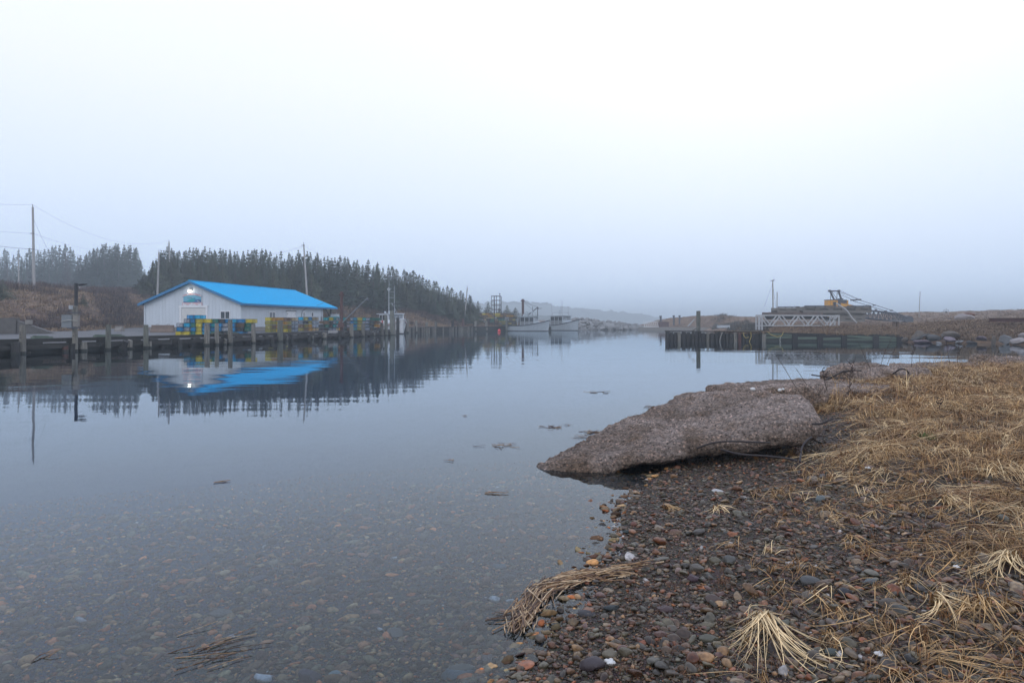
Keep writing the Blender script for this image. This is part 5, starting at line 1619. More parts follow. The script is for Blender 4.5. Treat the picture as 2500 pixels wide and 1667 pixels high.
for pts, mt, lab in ((((1815, 811), (1816, 820), (1821, 825), (1828, 823)), m_rope, 'short yellow rope hanging from the log piles of the crib wharf'),
                     (((1833, 810), (1834, 822), (1830, 832), (1828, 836)), m_rope, 'long yellow rope hanging to the water on the crib wharf logs'),
                     (((1764, 811), (1760, 820), (1758, 828), (1757, 837)), m_ropew, 'grey frayed rope hanging down the dark log piles'),
                     (((1874, 810), (1884, 818), (1898, 822), (1908, 820), (1913, 810)), m_rope, 'slack yellow rope looped over the first green beam'),
                     (((1905, 822), (1904, 832), (1908, 840)), m_ropew, 'pale rope end trailing to the water below the slack yellow loop')):
    px0 = pts[0][0]
    ps = []
    for px, py in pts:
        x, y, _ = hit_line(A - nrm * .42, B_ - nrm * .42, px); ps.append(P(px, py, y))
    b = MB(); b.tube(ps, .028, 5); o = b.build('hanging_rope', mt, None, loc=ps[0]); tag(o, lab, 'rope', 'ropes hanging on the crib wharf')

# far floating dock, railing, container and marker posts beyond the crib wharf
D = 158
xL, xR = PX(1568, D), PX(1840, 132)
t = thing('floating_dock', 'long low misty dock with pale edging far behind the crib wharf', 'dock', (xL, D, 0))
b = MB(); b.beam((0, 0, .15), (xR - xL, 132 - D, .15), 2.4, 1.1); b.build('deck', m_conc, t)
for k in range(20):
    q = Vector((xR - xL, 132 - D, 0)) * ((k + .3) / 20); b = MB(); b.beam(q + Vector((0, -1.25, .62)), q + Vector((xR - xL, 132 - D, 0)) / 20 * .45 + Vector((0, -1.25, .62)), .1, .12); b.build('edge_block', m_steel, t)
t = thing('dock_railing', 'white slanted railing on the tip of the far misty dock', 'railing', (PX(1570, D), D - .6, .7))
w = PX(1607, D) - PX(1570, D)
hh = PZ(785, D) - .7
b = MB(); b.tube([(0, 0, hh), (w, 0, hh)], .06, 6); b.build('rail', m_trimw, t)
b = MB(); b.tube([(0, 0, .05), (w, 0, .05)], .05, 6); b.build('rail', m_trimw, t)
for k in range(8):
    b = MB(); b.tube([(w * k / 8 - .05, 0, hh), (w * (k + 1) / 8 - .1, 0, 0)], .07, 6); b.build('slat', m_trimw, t)
t = thing('storage_bin', 'brown rectangular bin beside the white railing on the far dock', 'bin', (PX(1619, D), D - .5, .7))
w = PX(1630, D) - PX(1607.5, D)
b = MB(); b.b2((-w / 2, -.6, 0), (w / 2, .8, PZ(786, D) - .7)); b.build('body', m_rust, t)
b = MB(); b.b2((-w / 2 - .05, -.65, PZ(786, D) - .7), (w / 2 + .05, .85, PZ(786, D) - .62)); b.build('lid', m_concb, t)
for px, top, bot, D_, r, lab in ((1613, 771, 786, 162, .16, 'dark marker post rising behind the brown bin of the far dock'), (1645, 770, 779, 165, .16, 'dark post on the left shoulder of the grassy dune'), (1659, 770, 776, 168, .14, 'small dark post at the top of the grassy dune')):
    b = MB(); b.tube([(0, 0, -1.5), (0, 0, PZ(top, D_) - PZ(bot, D_))], r * 1.5, 8); b.tube([(0, 0, PZ(top, D_) - PZ(bot, D_) - .25), (0, 0, PZ(top, D_) - PZ(bot, D_) + .02)], r * 1.9, 8)
    o = b.build('marker_post', m_dsteel, None); o.location = (PX(px, D_), D_, PZ(bot, D_)); tag(o, lab, 'post', 'marker posts by the dune')
D = 112
t = thing('overturned_skiff', 'pale blue grey skiff hull lying at the foot of the dune', 'skiff', (PX(1765, D), D, .8))
b = MB(); b.prism([(-.5, 0), (.5, 0), (.4, .45), (-.4, .45)], lambda u, v, q: (q, u, v), -.9, 1.0); b.build('hull', m_steel, t)
b = MB(); b.b2((-.95, -.52, .02), (1.05, -.48, .12)); b.build('gunwale', m_boat, t)

# ------------------------------------------------------------------ truss, stacked wharf sections, crane
D = 66
t = thing('gangway_truss', 'white painted lattice gangway lying in the grass before the stacked sections', 'gangway', (PX(1854, D), D, PZ(798, D)))
W = PX(2048.5, D) - PX(1854, D); z0 = PZ(798, D)
H = PZ(769.5, D) - z0
m_wt = M('worn_white_paint', (.50, .50, .50), (.36, .36, .36), rough=.6, rand=0)
for yy in (0, .95):
    for zz, rr in ((H, .075), (.12, .06)):
        b = MB(); b.beam((0, yy, zz), (W, yy, zz - (.05 if zz > .5 else 0)), rr * 1.4, rr * 1.4); b.build('chord', m_wt, t)
    for xx in (0.02, .25, W - .42, W - .02):
        b = MB(); b.beam((xx, yy, -.3), (xx, yy, H), .11, .1, up=(0, 1, 0)); b.build('upright', m_wt, t)
    xs = [.25, 1.42, 2.45, 3.5, 4.55, 5.55, W - .02]
    tp = [True, False, True, False, True, False, True]
    xs = np.linspace(.25, W - .02, 9); 
    for j in range(8):
        z_a, z_b = (H, .12) if j % 2 == 0 else (.12, H)
        b = MB(); b.beam((xs[j] + .06, yy, z_a), (xs[j + 1] - .06, yy, z_b), .1, .1); b.build('diagonal', m_wt, t)
        if yy == 0:
            pass
b = MB(); b.beam((.3, .95, H * .55), (W - .4, .95, H * .55), .06, .06); b.build('handrail', m_wt, t)
m_sect = M('stacked_section_concrete', (.22, .20, .175), (.13, .12, .105), rough=.85, scale=1.2, stretch=(.4, 1, 3), bump=.3, rand=.25)
D = 84
def section(px0, px1, py0, py1, dy, depth, label, slots=3, mat=m_sect):
    x0, x1 = PX(px0, D + dy), PX(px1, D + dy); z1, z0 = PZ(py0, D + dy), PZ(py1, D + dy)
    o = Vector(((x0 + x1) / 2, D + dy, z0))
    t = thing('wharf_section', label, 'wharf section', o, 0, 'stacked old wharf sections')
    w, h = (x1 - x0) / 2, z1 - z0
    b = MB(); b.b2((-w, 0, .0), (w, .2, h * .42)); b.b2((-w, .02, h * .62), (w, .2, h)); b.b2((-w, depth - .2, 0), (w, depth, h)); b.b2((-w, .2, h * .3), (w, depth - .2, h * .5))
    b.build('side_beam', mat, t)
    n = slots
    for k in range(n + 1):
        xx = -w + 2 * w * k / n
        b = MB(); b.b2((max(-w, xx - .3) + .002, .005, h * .42), (min(w, xx + .3) - .002, .19, h * .62)); b.build('spacer', mat, t)
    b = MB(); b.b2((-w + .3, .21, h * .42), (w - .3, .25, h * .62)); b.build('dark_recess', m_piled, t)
section(1899, 1952, 751, 762, 0, 2.2, 'upper left wharf section of the stack below the masts', 2)
section(1962, 2128, 748, 764, .4, 2.4, 'long uppermost wharf section under the yellow crane cab', 5)
section(1877, 2010, 762, 768.5, -.1, 2.3, 'thin middle wharf section left under the long top one', 4, M('reddish_section', (.2, .15, .13), (.11, .09, .08), rough=.85, rand=0))
section(2012, 2114, 764.5, 773, .6, 2.3, 'middle wharf section right under the long top one', 3)
section(1884, 2020, 769, 779, .3, 2.3, 'lower left wharf section behind the white gangway', 4, m_timber)
section(2030, 2112, 773.5, 785, .2, 2.3, 'lowest right wharf section standing in the grass', 3)
for a, c, y0, lab in ((1899, 1952, 749.4, 'thin rail on the upper left wharf section'), (1964, 2042, 747, 'thin rail on the long wharf section left of the cab'), (2068, 2127, 747, 'thin rail on the right end of the long wharf section')):
    p0, p1 = P(a, y0, 84.3), P(c, y0 - .6, 84.3)
    t = thing('section_rail', lab, 'rail', p0)
    b = MB(); b.beam((0, 0, 0), p1 - p0, .09, .10); b.build('bar', m_dsteel, t)
    for k in range(4):
        q = (p1 - p0) * (k + .1) / 3.3; b = MB(); b.b2((q.x, -.04, q.z - .25), (q.x + .09, .04, q.z - .04)); b.build('stanchion', m_dsteel, t)
# bent pale pole lying against the stack
b = MB(); b.tube([P(2042, 740.5, 79), P(2052, 747, 79), P(2062, 753, 79), P(2069, 760, 79), P(2080, 776, 79), P(2091.5, 788, 79)], .085, 8)
o = b.build('bent_pole', m_wt, None, loc=P(2069, 760, 79)); tag(o, 'bent pale lamp pole leaning across the stacked wharf sections', 'pole')
# crane
D = 104
cz = PZ(768, D)
cx0 = PX(2014, D)
t = thing('lattice_crane', 'yellow crawler crane with lowered dark lattice boom behind the stacked sections', 'crane', (cx0, D, cz))
def cp(px, py, dy=0): return P(px, py, D) + Vector((0, dy, 0)) - Vector((cx0, D, cz))
zc0, zc1 = cp(2014, 752).z - 1.4, cp(2014, 733.5).z
w1 = cp(2037, 740).x
b = MB(); b.b2((.0, -1.1, zc0), (w1, .2, zc1)); b.build('cab', m_yel, t)
b = MB(); b.b2((w1, -1.05, zc0), (w1 + .48, .15, zc1 - .03)); b.build('cab_side', m_dsteel, t)
b = MB(); b.b2((-.04, -1.15, zc1), (w1 + .5, .25, zc1 + .10)); b.build('cab_roof', m_dsteel, t)
b = MB(); b.b2((w1 * .52, -1.13, zc0 + 1.7), (w1 * .80, -1.1, zc1 - .25)); b.build('window', m_glass, t)
for k in (.25, .48, .84):
    b = MB(); b.b2((w1 * k - .03, -1.12, zc0 + .1), (w1 * k + .0, -1.1, zc1 - .06)); b.build('panel_seam', m_concb, t)
xa, xb = cp(2045, 0).x, cp(2076, 0).x
b = MB(); b.hexa([(xa, -.6, zc0), (xb + .2, -.6, zc0), (xb + .2, 2.2, zc0), (xa, 2.2, zc0), (xa, -.6, zc1 - .35), (xb, -.6, zc1 - .75), (xb, 2.2, zc1 - .75), (xa, 2.2, zc1 - .35)]); b.build('machine_house', m_yel, t)
xc = cp(2066, 0).x
b = MB(); b.b2((xc, .4, zc1 - .85), (xb - .1, 2.3, zc1 + .05)); b.build('engine_cover', m_yel, t)
b = MB(); b.b2((cp(2053, 0).x, .2, zc1 - .4), (xc + .2, 1.8, zc1 + .12)); b.build('winch', m_dsteel, t)
b = MB(); b.b2((w1 + .5, -.4, zc0), (xa, 1.8, zc1 - .5)); b.build('turntable_frame', m_dsteel, t)
for yy in (-1.0, 1.6):
    b = MB(); b.b2((-.6, yy, -.3), (xb + .5, yy + .8, .55)); b.build('crawler_track', m_dsteel, t)
# A frame
A1, A2 = cp(2026.5, 710.5), cp(2047, 710.5)
F1, F2 = cp(2036, 730.5), cp(2054, 731)
for p, q, n_ in ((A1, F1, 'frame_leg'), (A2, F2, 'frame_leg'), (A1 + V(-.1, 0, 0), A2 + V(.1, 0, 0), 'frame_head'), (F1 + V(-.1, 0, -.1), F2 + V(.25, 0, .1), 'frame_foot')):
    b = MB(); b.beam(p, q, .22, .2); b.build(n_, m_dsteel, t)
for p in (A1 + V(-.1, 0, .02), A2 + V(.05, 0, .02)):
    b = MB(); b.box(p, (.28, .4, .3)); b.build('sheave', m_dsteel, t)
b = MB(); b.beam(cp(2028, 712), cp(2028, 733), .07, .07); b.build('frame_strut', m_dsteel, t)
b = MB(); b.beam(cp(2031, 712.5), cp(2044, 730), .06, .06); b.build('frame_brace', m_dsteel, t)
b = MB(); b.beam(cp(2044, 712.5), cp(2043, 730), .06, .06); b.build('frame_brace', m_dsteel, t)
# boom
lo = [cp(2114, 777), cp(2150, 781), cp(2190, 783.5)]
hi = [cp(2105, 756.5), cp(2150, 761), cp(2182, 765)]
foot = cp(2058, 757)
chords = []
for dy in (-.75, .75):
    Y = V(0, dy, 0)
    top = [foot + V(0, dy * .4, .2), hi[0] + Y, hi[1] + Y, hi[2] + Y, cp(2212, 776) + Y * .5]
    bot = [foot + V(0, dy * .4, -.1), lo[0] + Y, lo[1] + Y, lo[2] + Y, cp(2212, 783) + Y * .5]
    for c in (top, bot):
        b = MB()
        b.tube(c, .095, 6); b.build('boom_chord', m_dsteel, t)
    chords.append((top, bot))
def interp_chain(c, u):
    u *= len(c) - 1; i = min(int(u), len(c) - 2); return c[i].lerp(c[i + 1], u - i)
N = 30
for side in (0, 1):
    top, bot = chords[side]
    for k in range(5, N - 1):
        a = interp_chain(top, k / N) if k % 2 else interp_chain(bot, k / N)
        c = interp_chain(bot, (k + 1) / N) if k % 2 else interp_chain(top, (k + 1) / N)
        b = MB(); b.tube([a, c], .05, 5); b.build('boom_lacing', m_dsteel, t)
for k in range(6, N - 2, 3):
    b = MB(); b.tube([interp_chain(chords[0][0], k / N), interp_chain(chords[1][0], k / N)], .05, 5); b.build('boom_lacing', m_dsteel, t)
    b = MB(); b.tube([interp_chain(chords[0][1], k / N), interp_chain(chords[1][1], (k + 1) / N)], .05, 5); b.build('boom_lacing', m_dsteel, t)
b = MB(); p = cp(2217, 779.5)
b.prism([(-.9, -.1), (-.3, .55), (.35, .42), (.6, 0), (.45, -.55), (-.1, -.6), (-.8, -.35)], lambda u, v, q: p + V(u, q, v), -.45, .45); b.build('boom_head', m_dsteel, t)
b = MB(); p = cp(2217, 786); b.box(p, (.5, .5, .5)); b.build('hook_block', m_dsteel, t)
bp1, bp2 = cp(2083, 732.5), cp(2096, 731.5)
for p in (bp1, bp2):
    b = MB(); b.box(p, (.7, .35, .2), mi=0); b.build('bridle_block', m_dsteel, t)
for p, q, n_, r_ in ((A1, bp1, 'cable', .02), (A2, bp2, 'cable', .03), (A2 + V(0, .3, 0), bp1 + V(0, .3, 0), 'cable', .02), (A2 + V(0, -.3, .1), bp2 + V(0, -.3, 0), 'cable', .02),
                   (bp2, cp(2176, 757.5), 'pendant', .04), (bp1 + V(0, .2, -.1), cp(2162, 759), 'pendant', .04), (cp(2176, 757.5), cp(2212, 773), 'pendant', .04), (cp(2046, 738), cp(2090, 747), 'cable', .04)):
    b = MB(); b.tube([p, q], r_, 5); b.build(n_, m_dsteel, t)
for px, py in ((2134, 745), (2176, 758), (2119, 746), (2162, 759.5)):
    b = MB(); b.box(cp(px, py), (.35, .2, .18)); b.build('pendant_link', m_dsteel, t)
for px, py in ((2137, 757), (2140, 757.5)):
    b = MB(); b.box(cp(px, py), (.14, .14, .35)); b.build('boom_lug', m_dsteel, t)

# masts beside the stack, gull, signs of the far right
def mast(px0, py0, px1, py1, D, r, label, guys=()):
    x, y = PX(px1, D), D
    zb = PZ(py1, D) - .5
    t = thing('mast_pole', label, 'pole', (x, y, zb), 0, 'thin masts on the right shore')
    tp = P(px0, py0, D) - V(x, y, zb)
    b = MB(); b.tube([(0, 0, 0), tp], [r, r * .85], 8); b.build('shaft', m_pole, t)
    for g in guys:
        b = MB(); b.tube([tp - V(0, 0, .2), P(*g, D) - V(x, y, zb)], .012, 4); b.build('guy_wire', m_wire, t)
    return t
mast(1886.5, 688, 1887.5, 772, 90, .10, 'tall pale mast with a gull on top at the left end of the stack', ((1866, 748), (1894, 750)))
mast(1897.5, 713, 1896.5, 772, 90.5, .075, 'shorter pale mast close right of the tall one with the gull')
mast(2246.5, 712, 2243.5, 768, 112, .06, 'lone thin leaning pole on the grass ridge right of the boom')
p = P(1886.5, 688, 90)
t = thing('gull', 'small grey gull perched on top of the tall mast', 'bird', p)
b = MB(); b.ball((0, 0, .16), .11, 8, sz=.8); b.v = [(x * 1.9, y * .8, z) for x, y, z in b.v]; 
n0 = len(b.v); b.ball((.17, 0, .29), .06, 7); b.tube([(.1, 0, .2), (.17, 0, .29)], .05, 6); b.tube([(.2, 0, .29), (.29, 0, .275)], [.02, .006], 5); b.tube([(-.12, 0, .15), (-.36, 0, .12)], [.05, .012], 6)
b.tube([(.0, .02, .1), (0, .02, 0)], .008, 4); b.tube([(.0, -.02, .1), (0, -.02, 0)], .008, 4)
b.build('body', m_gull, t, True)
t = thing('beacon_frame', 'tiny square frame with a light standing on the grass ridge at right', 'beacon', P(2310, 763, 112))
for xx in (-.36, .36):
    b = MB(); b.beam((xx, 0, -.3), (xx, 0, .46), .06, .06, up=(0, 1, 0)); b.build('upright', m_steel, t)
b = MB(); b.beam((-.36, 0, .46), (.36, 0, .46), .06, .06); b.build('crossbar', m_steel, t)
b = MB(); b.box((0, 0, .1), (.25, .15, .3)); b.build('box', m_dsteel, t)
b = MB(); b.tube([(0, 0, .46), (0, 0, .72)], .03, 6); b.build('lamp', m_steel, t)
D = 64
t = thing('plank_table', 'weathered plank table top on a stump in the grass below the boom head', 'table', P(2187, 798, D))
b = MB(); b.box((0, 0, .52), (.86, .7, .06)); b.build('top', m_pole, t)
for xx in (-.14, .14):
    b = MB(); b.box((xx, 0, .2), (.2, .3, .62)); b.build('leg', m_concb, t)
p0, p1 = P(2415, 781, 56), P(2560, 781, 53)
t = thing('steel_beam', 'long dark rusty steel beam lying on the grass at the right edge', 'beam', p0)
dd = p1 - p0
for zz, hh, ww in ((.13, .05, .3), (0, .24, .06), (-.13, .05, .3)):
    b = MB(); b.beam(V(0, 0, zz), dd + V(0, 0, zz), ww, hh); b.build('flange' if hh < .1 else 'web', m_rust, t)
D = 53
p0, p1 = P(2227, 831, D), P(2262, 816, D + .5)
t = thing('driftwood_plank', 'wide weathered plank sloping down the bank right of the crib wharf', 'plank', p0)
b = MB(); b.beam(V(0, 0, 0), p1 - p0, .5, .09); b.build('board', m_timber, t)
# ------------------------------------------------------------------ broken concrete slabs on the shore
def concrete_slab_mat():
    m, n, l, b = mat_base('weathered_slab')
    tc = n.new("ShaderNodeTexCoord")
    def noise_(sc, det=6, ro=.6):
        t = n.new("ShaderNodeTexNoise"); t.inputs['Scale'].default_value = sc; t.inputs['Detail'].default_value = det; t.inputs['Roughness'].default_value = ro
        l.new(tc.outputs['Object'], t.inputs['Vector']); return t.outputs[0]
    def ramp(src, p0, c0, p1, c1):
        r = n.new("ShaderNodeValToRGB"); r.color_ramp.elements[0].position = p0; r.color_ramp.elements[1].position = p1
        r.color_ramp.elements[0].color = (*c0, 1); r.color_ramp.elements[1].color = (*c1, 1); l.new(src, r.inputs[0]); return r.outputs[0]
    def mix(f, a, c, mode='MIX'):
        x = n.new("ShaderNodeMix"); x.data_type = 'RGBA'; x.blend_type = mode
        if isinstance(f, float): x.inputs[0].default_value = f
        else: l.new(f, x.inputs[0])
        l.new(a, x.inputs[6]); l.new(c, x.inputs[7]); return x.outputs[2]
    base = ramp(noise_(2.6), .33, (.31, .215, .145), .60, (.51, .41, .345))
    grain = ramp(noise_(20, 8, .85), .38, (.16, .14, .12), .60, (1.2, 1.18, 1.18))
    vo = n.new("ShaderNodeTexVoronoi"); vo.inputs['Scale'].default_value = 24; l.new(tc.outputs['Object'], vo.inputs['Vector'])
    pit = ramp(vo.outputs['Distance'], .14, (.16, .14, .12), .32, (1, 1, 1))
    v2 = n.new("ShaderNodeTexVoronoi"); v2.inputs['Scale'].default_value = 60; l.new(tc.outputs['Object'], v2.inputs['Vector'])
    sp = n.new("ShaderNodeSeparateColor"); l.new(v2.outputs['Color'], sp.inputs[0])
    spk = ramp(sp.outputs[0], .80, (.8, .8, .8), .97, (1.7, 1.55, 1.5))
    big = ramp(noise_(.9, 5), .36, (.62, .58, .52), .62, (1.12, 1.12, 1.12))
    c = mix(1.0, base, grain, 'MULTIPLY'); c = mix(1.0, c, big, 'MULTIPLY'); c = mix(.85, c, pit, 'MULTIPLY'); c = mix(1.0, c, spk, 'MULTIPLY')
    l.new(c, b.inputs['Base Color']); b.inputs['Roughness'].default_value = .82
    a1 = n.new("ShaderNodeMath"); a1.operation = 'MULTIPLY_ADD'; a1.inputs[1].default_value = .8
    l.new(vo.outputs['Distance'], a1.inputs[0]); l.new(noise_(38, 8, .75), a1.inputs[2])
    bp = n.new("ShaderNodeBump"); bp.inputs['Strength'].default_value = 1; bp.inputs['Distance'].default_value = .05
    l.new(a1.outputs[0], bp.inputs['Height']); l.new(bp.outputs[0], b.inputs['Normal'])
    return m
m_slab = concrete_slab_mat()
def smooth_loop(pts, n):
    pts = np.array(pts, float); k = len(pts); out = []
    seg = np.linalg.norm(np.roll(pts, -1, 0) - pts, axis=1); cum = np.concatenate([[0], np.cumsum(seg)])
    for s in np.linspace(0, cum[-1], n, endpoint=False):
        i = min(np.searchsorted(cum, s, side='right') - 1, k - 1); t = (s - cum[i]) / seg[i]
        p0, p1, p2, p3 = pts[(i - 1) % k], pts[i], pts[(i + 1) % k], pts[(i + 2) % k]
        out.append(.5 * (2 * p1 + (p2 - p0) * t + (2 * p0 - 5 * p1 + 4 * p2 - p3) * t * t + (3 * p1 - p0 - 3 * p2 + p3) * t ** 3))
    return np.array(out)
def slab(label, outline, ztop, thick, seed, n=260, nr_=70, e=.10, rough=.03, name='concrete_slab'):
    loop = smooth_loop(outline, n); c = loop.mean(0)
    rad = np.linalg.norm(loop - c, axis=1)
    rs = []
    for i in range(nr_): rs.append((math.sin(math.pi / 2 * i / nr_) ** 1.0 * .999, 0, 0))
    for a in np.linspace(0, math.pi, 13): rs.append((None, a, 0))
    for i in range(1, 14): rs.append((1 - i / 14 * .85, math.pi, 1))
    rows = []
    for r, a, bt in rs:
        if r is None: f = 1 - (1 - math.sin(a)) * e / rad
        elif bt: f = np.minimum(r, 1) - e / rad * 1.0; f = np.maximum(f, .02)
        else: f = r * (1 - e / rad)
        p = c + (loop - c) * np.asarray(f)[:, None]
        x, y = p[:, 0], p[:, 1]
        zt = ztop(x, y)
        th = thick(x, y)
        z = zt - th * (1 - math.cos(a)) / 2
        rows.append(np.stack([x, y, z], -1))
    V_ = np.array(rows)
    x, y, z = V_[..., 0], V_[..., 1], V_[..., 2]
    nz = rough * vnoise(x + seed, y + z * 2, 1.6, 4) + .42 * rough * vnoise(x + seed * 2, y + z * 3, 8, 3) + .30 * rough * vnoise(x * 1.3, y + z * 2, 27, 2)
    hx = .9 * rough * vnoise(x * 1.1 + z * 3, y + seed, 2.5, 4); hy = .9 * rough * vnoise(x + 9, y * 1.2 + z * 3 + seed, 2.5, 4)
    V_ = np.stack([x + hx, y + hy, z + nz], -1)
    m_ = len(rs)
    i = np.arange(m_ * n).reshape(m_, n)
    fc = np.stack([i[:-1], i[1:], np.roll(i, -1, 1)[1:], np.roll(i, -1, 1)[:-1]], -1).reshape(-1, 4)
    loc = np.array([c[0], c[1], float(ztop(c[0], c[1]))])
    me = fast_mesh(name, V_.reshape(-1, 3) - loc, fc[:, ::-1], m_slab, True)
    o = link(bpy.data.objects.new(name, me)); o.location = loc
    return tag(o, label, 'concrete slab', 'broken concrete slabs of the shore')
slab('big pitted concrete slab dipping its left tip into the water beside the pebbles',
     [(.24, 7.13), (.58, 6.90), (1.15, 6.86), (1.6, 6.9), (2.1, 6.95), (2.6, 6.92), (3.0, 6.95), (3.24, 7.15), (3.36, 7.6), (3.42, 8.2), (3.25, 8.9), (2.95, 9.35), (2.4, 9.6), (2.0, 9.2), (1.5, 8.65), (.95, 7.95), (.45, 7.42)],
     lambda x, y: .045 + .195 * (x - .3) + .028 * (y - 7) - .05 * np.clip(x - 2.9, 0, 1) + .05 * vnoise(x, y, .9, 2), lambda x, y: .13 + .042 * np.clip(x, 0, 3.4), 3, n=340, nr_=96, e=.105, rough=.06)
slab('thin flat concrete slab lying behind the big pitted slab at the water', [(1.9, 9.5), (2.5, 9.35), (3.2, 9.6), (3.4, 10.2), (2.9, 10.5), (2.3, 10.2)], lambda x, y: .30 + .08 * (x - 1.9), lambda x, y: .12 + 0 * x, 5, n=120, nr_=26, e=.05, rough=.03)
slab('broken slab block with white barnacle like spots behind the big slab', [(2.95, 10.0), (3.3, 9.75), (3.9, 9.7), (4.5, 9.8), (4.75, 10.4), (4.4, 10.9), (3.5, 10.85), (3.0, 10.5)], lambda x, y: .55 + .055 * (x - 3), lambda x, y: .34 + 0 * x, 7, n=170, nr_=34, e=.06, rough=.05)
slab('hollowed concrete slab with bent rods sunk in the straw by the twigs', [(6.0, 13.3), (6.4, 12.7), (7.2, 12.5), (7.9, 12.8), (8.2, 13.6), (7.5, 14.2), (6.6, 14.1)], lambda x, y: .55 + .10 * np.sin((x - 6) * 1.3) + 0 * y, lambda x, y: .40 + 0 * x, 9, n=140, nr_=30, e=.12, rough=.09)
slab('flat reddish slab lying in the straw between the block and the hollowed slab', [(4.7, 11.2), (5.3, 10.7), (6.0, 10.8), (6.3, 11.6), (5.6, 12.1), (4.9, 12.0)], lambda x, y: .46 + .02 * (x - 4.7) + 0 * y, lambda x, y: .25 + 0 * x, 12, n=120, nr_=26, e=.08, rough=.06)
slab('rough lump of concrete on the spit before the dark inlet at right', [(11.2, 16.6), (11.6, 16.2), (12.2, 16.2), (12.6, 16.7), (12.2, 17.2), (11.5, 17.2)], lambda x, y: .68 + .04 * np.sin(x * 3) + 0 * y, lambda x, y: .5 + 0 * x, 15, n=110, nr_=24, e=.14, rough=.12)
slab('low flat slab on the spit between the twigs and the rough lump', [(8.8, 15.9), (9.6, 15.2), (11.2, 15.4), (11.8, 16.2), (10.6, 16.9), (9.3, 16.7)], lambda x, y: .52 + .012 * (x - 9) + 0 * y, lambda x, y: .4 + 0 * x, 18, n=120, nr_=26, e=.12, rough=.07)
slab('low slab running out of the picture on the spit at the right edge', [(12.3, 17.2), (13.2, 16.7), (14.6, 17.2), (14.9, 18.0), (13.6, 18.2), (12.6, 17.9)], lambda x, y: .60 + 0 * x, lambda x, y: .5 + 0 * x, 21, n=110, nr_=24, e=.12, rough=.08)
# white shells stuck on the broken block
m_shell = M('white_shell', (.72, .70, .66), (.6, .57, .53), rough=.6, scale=20, rand=.1)
for i, (px, py) in enumerate(((1838, 950), (1853, 963), (1862, 965), (1876, 966), (1890, 960), (1893, 955), (1902, 952), (1911, 950), (1834, 972), (1868, 972), (1883, 968))):
    b = MB(); b.ball((0, 0, 0), .026 + .012 * (i % 3 == 0), 6, sz=.7); o = b.build('shell', m_shell, None, True); o.location = P(px, py, 9.72)
    tag(o, 'small white shell on the dark broken face of the block behind the big slab', 'shell', 'shells on the broken block')

# ------------------------------------------------------------------ pebbles
def base_stone(seed, sub):
    me = rock_mesh('tmp', seed, m_rockg, 1.0, sub, 8, .04, (.5, .86))
    v = np.empty(len(me.vertices) * 3, np.float32); me.vertices.foreach_get('co', v)
    f = np.empty(len(me.polygons) * 3, np.int32); me.polygons.foreach_get('vertices', f)
    bpy.data.meshes.remove(me)
    return v.reshape(-1, 3), f.reshape(-1, 3)
PAL = np.array([(.050, .044, .042), (.062, .050, .046), (.040, .044, .048), (.055, .062, .058), (.085, .055, .044), (.105, .052, .036), (.070, .064, .052), (.115, .088, .062), (.060, .045, .052), (.032, .034, .038),
                (.15, .075, .045), (.095, .092, .085), (.13, .105, .075), (.05, .06, .062)])
PW = np.array([10, 10, 9, 8, 8, 4, 8, 4, 8, 7, 2.0, 4, 2.5, 6.]); PW /= PW.sum()
m_peb = M_attr('wet_pebbles', rough=.33, nscale=55, amount=.45, spec=.34, bump=.35)
m_pebu = M_attr('submerged_pebbles', rough=.7, nscale=55, amount=.4, spec=.2)
BST = {s: [base_stone(300 + 10 * s + k, s) for k in range(10)] for s in (1, 2, 3)}
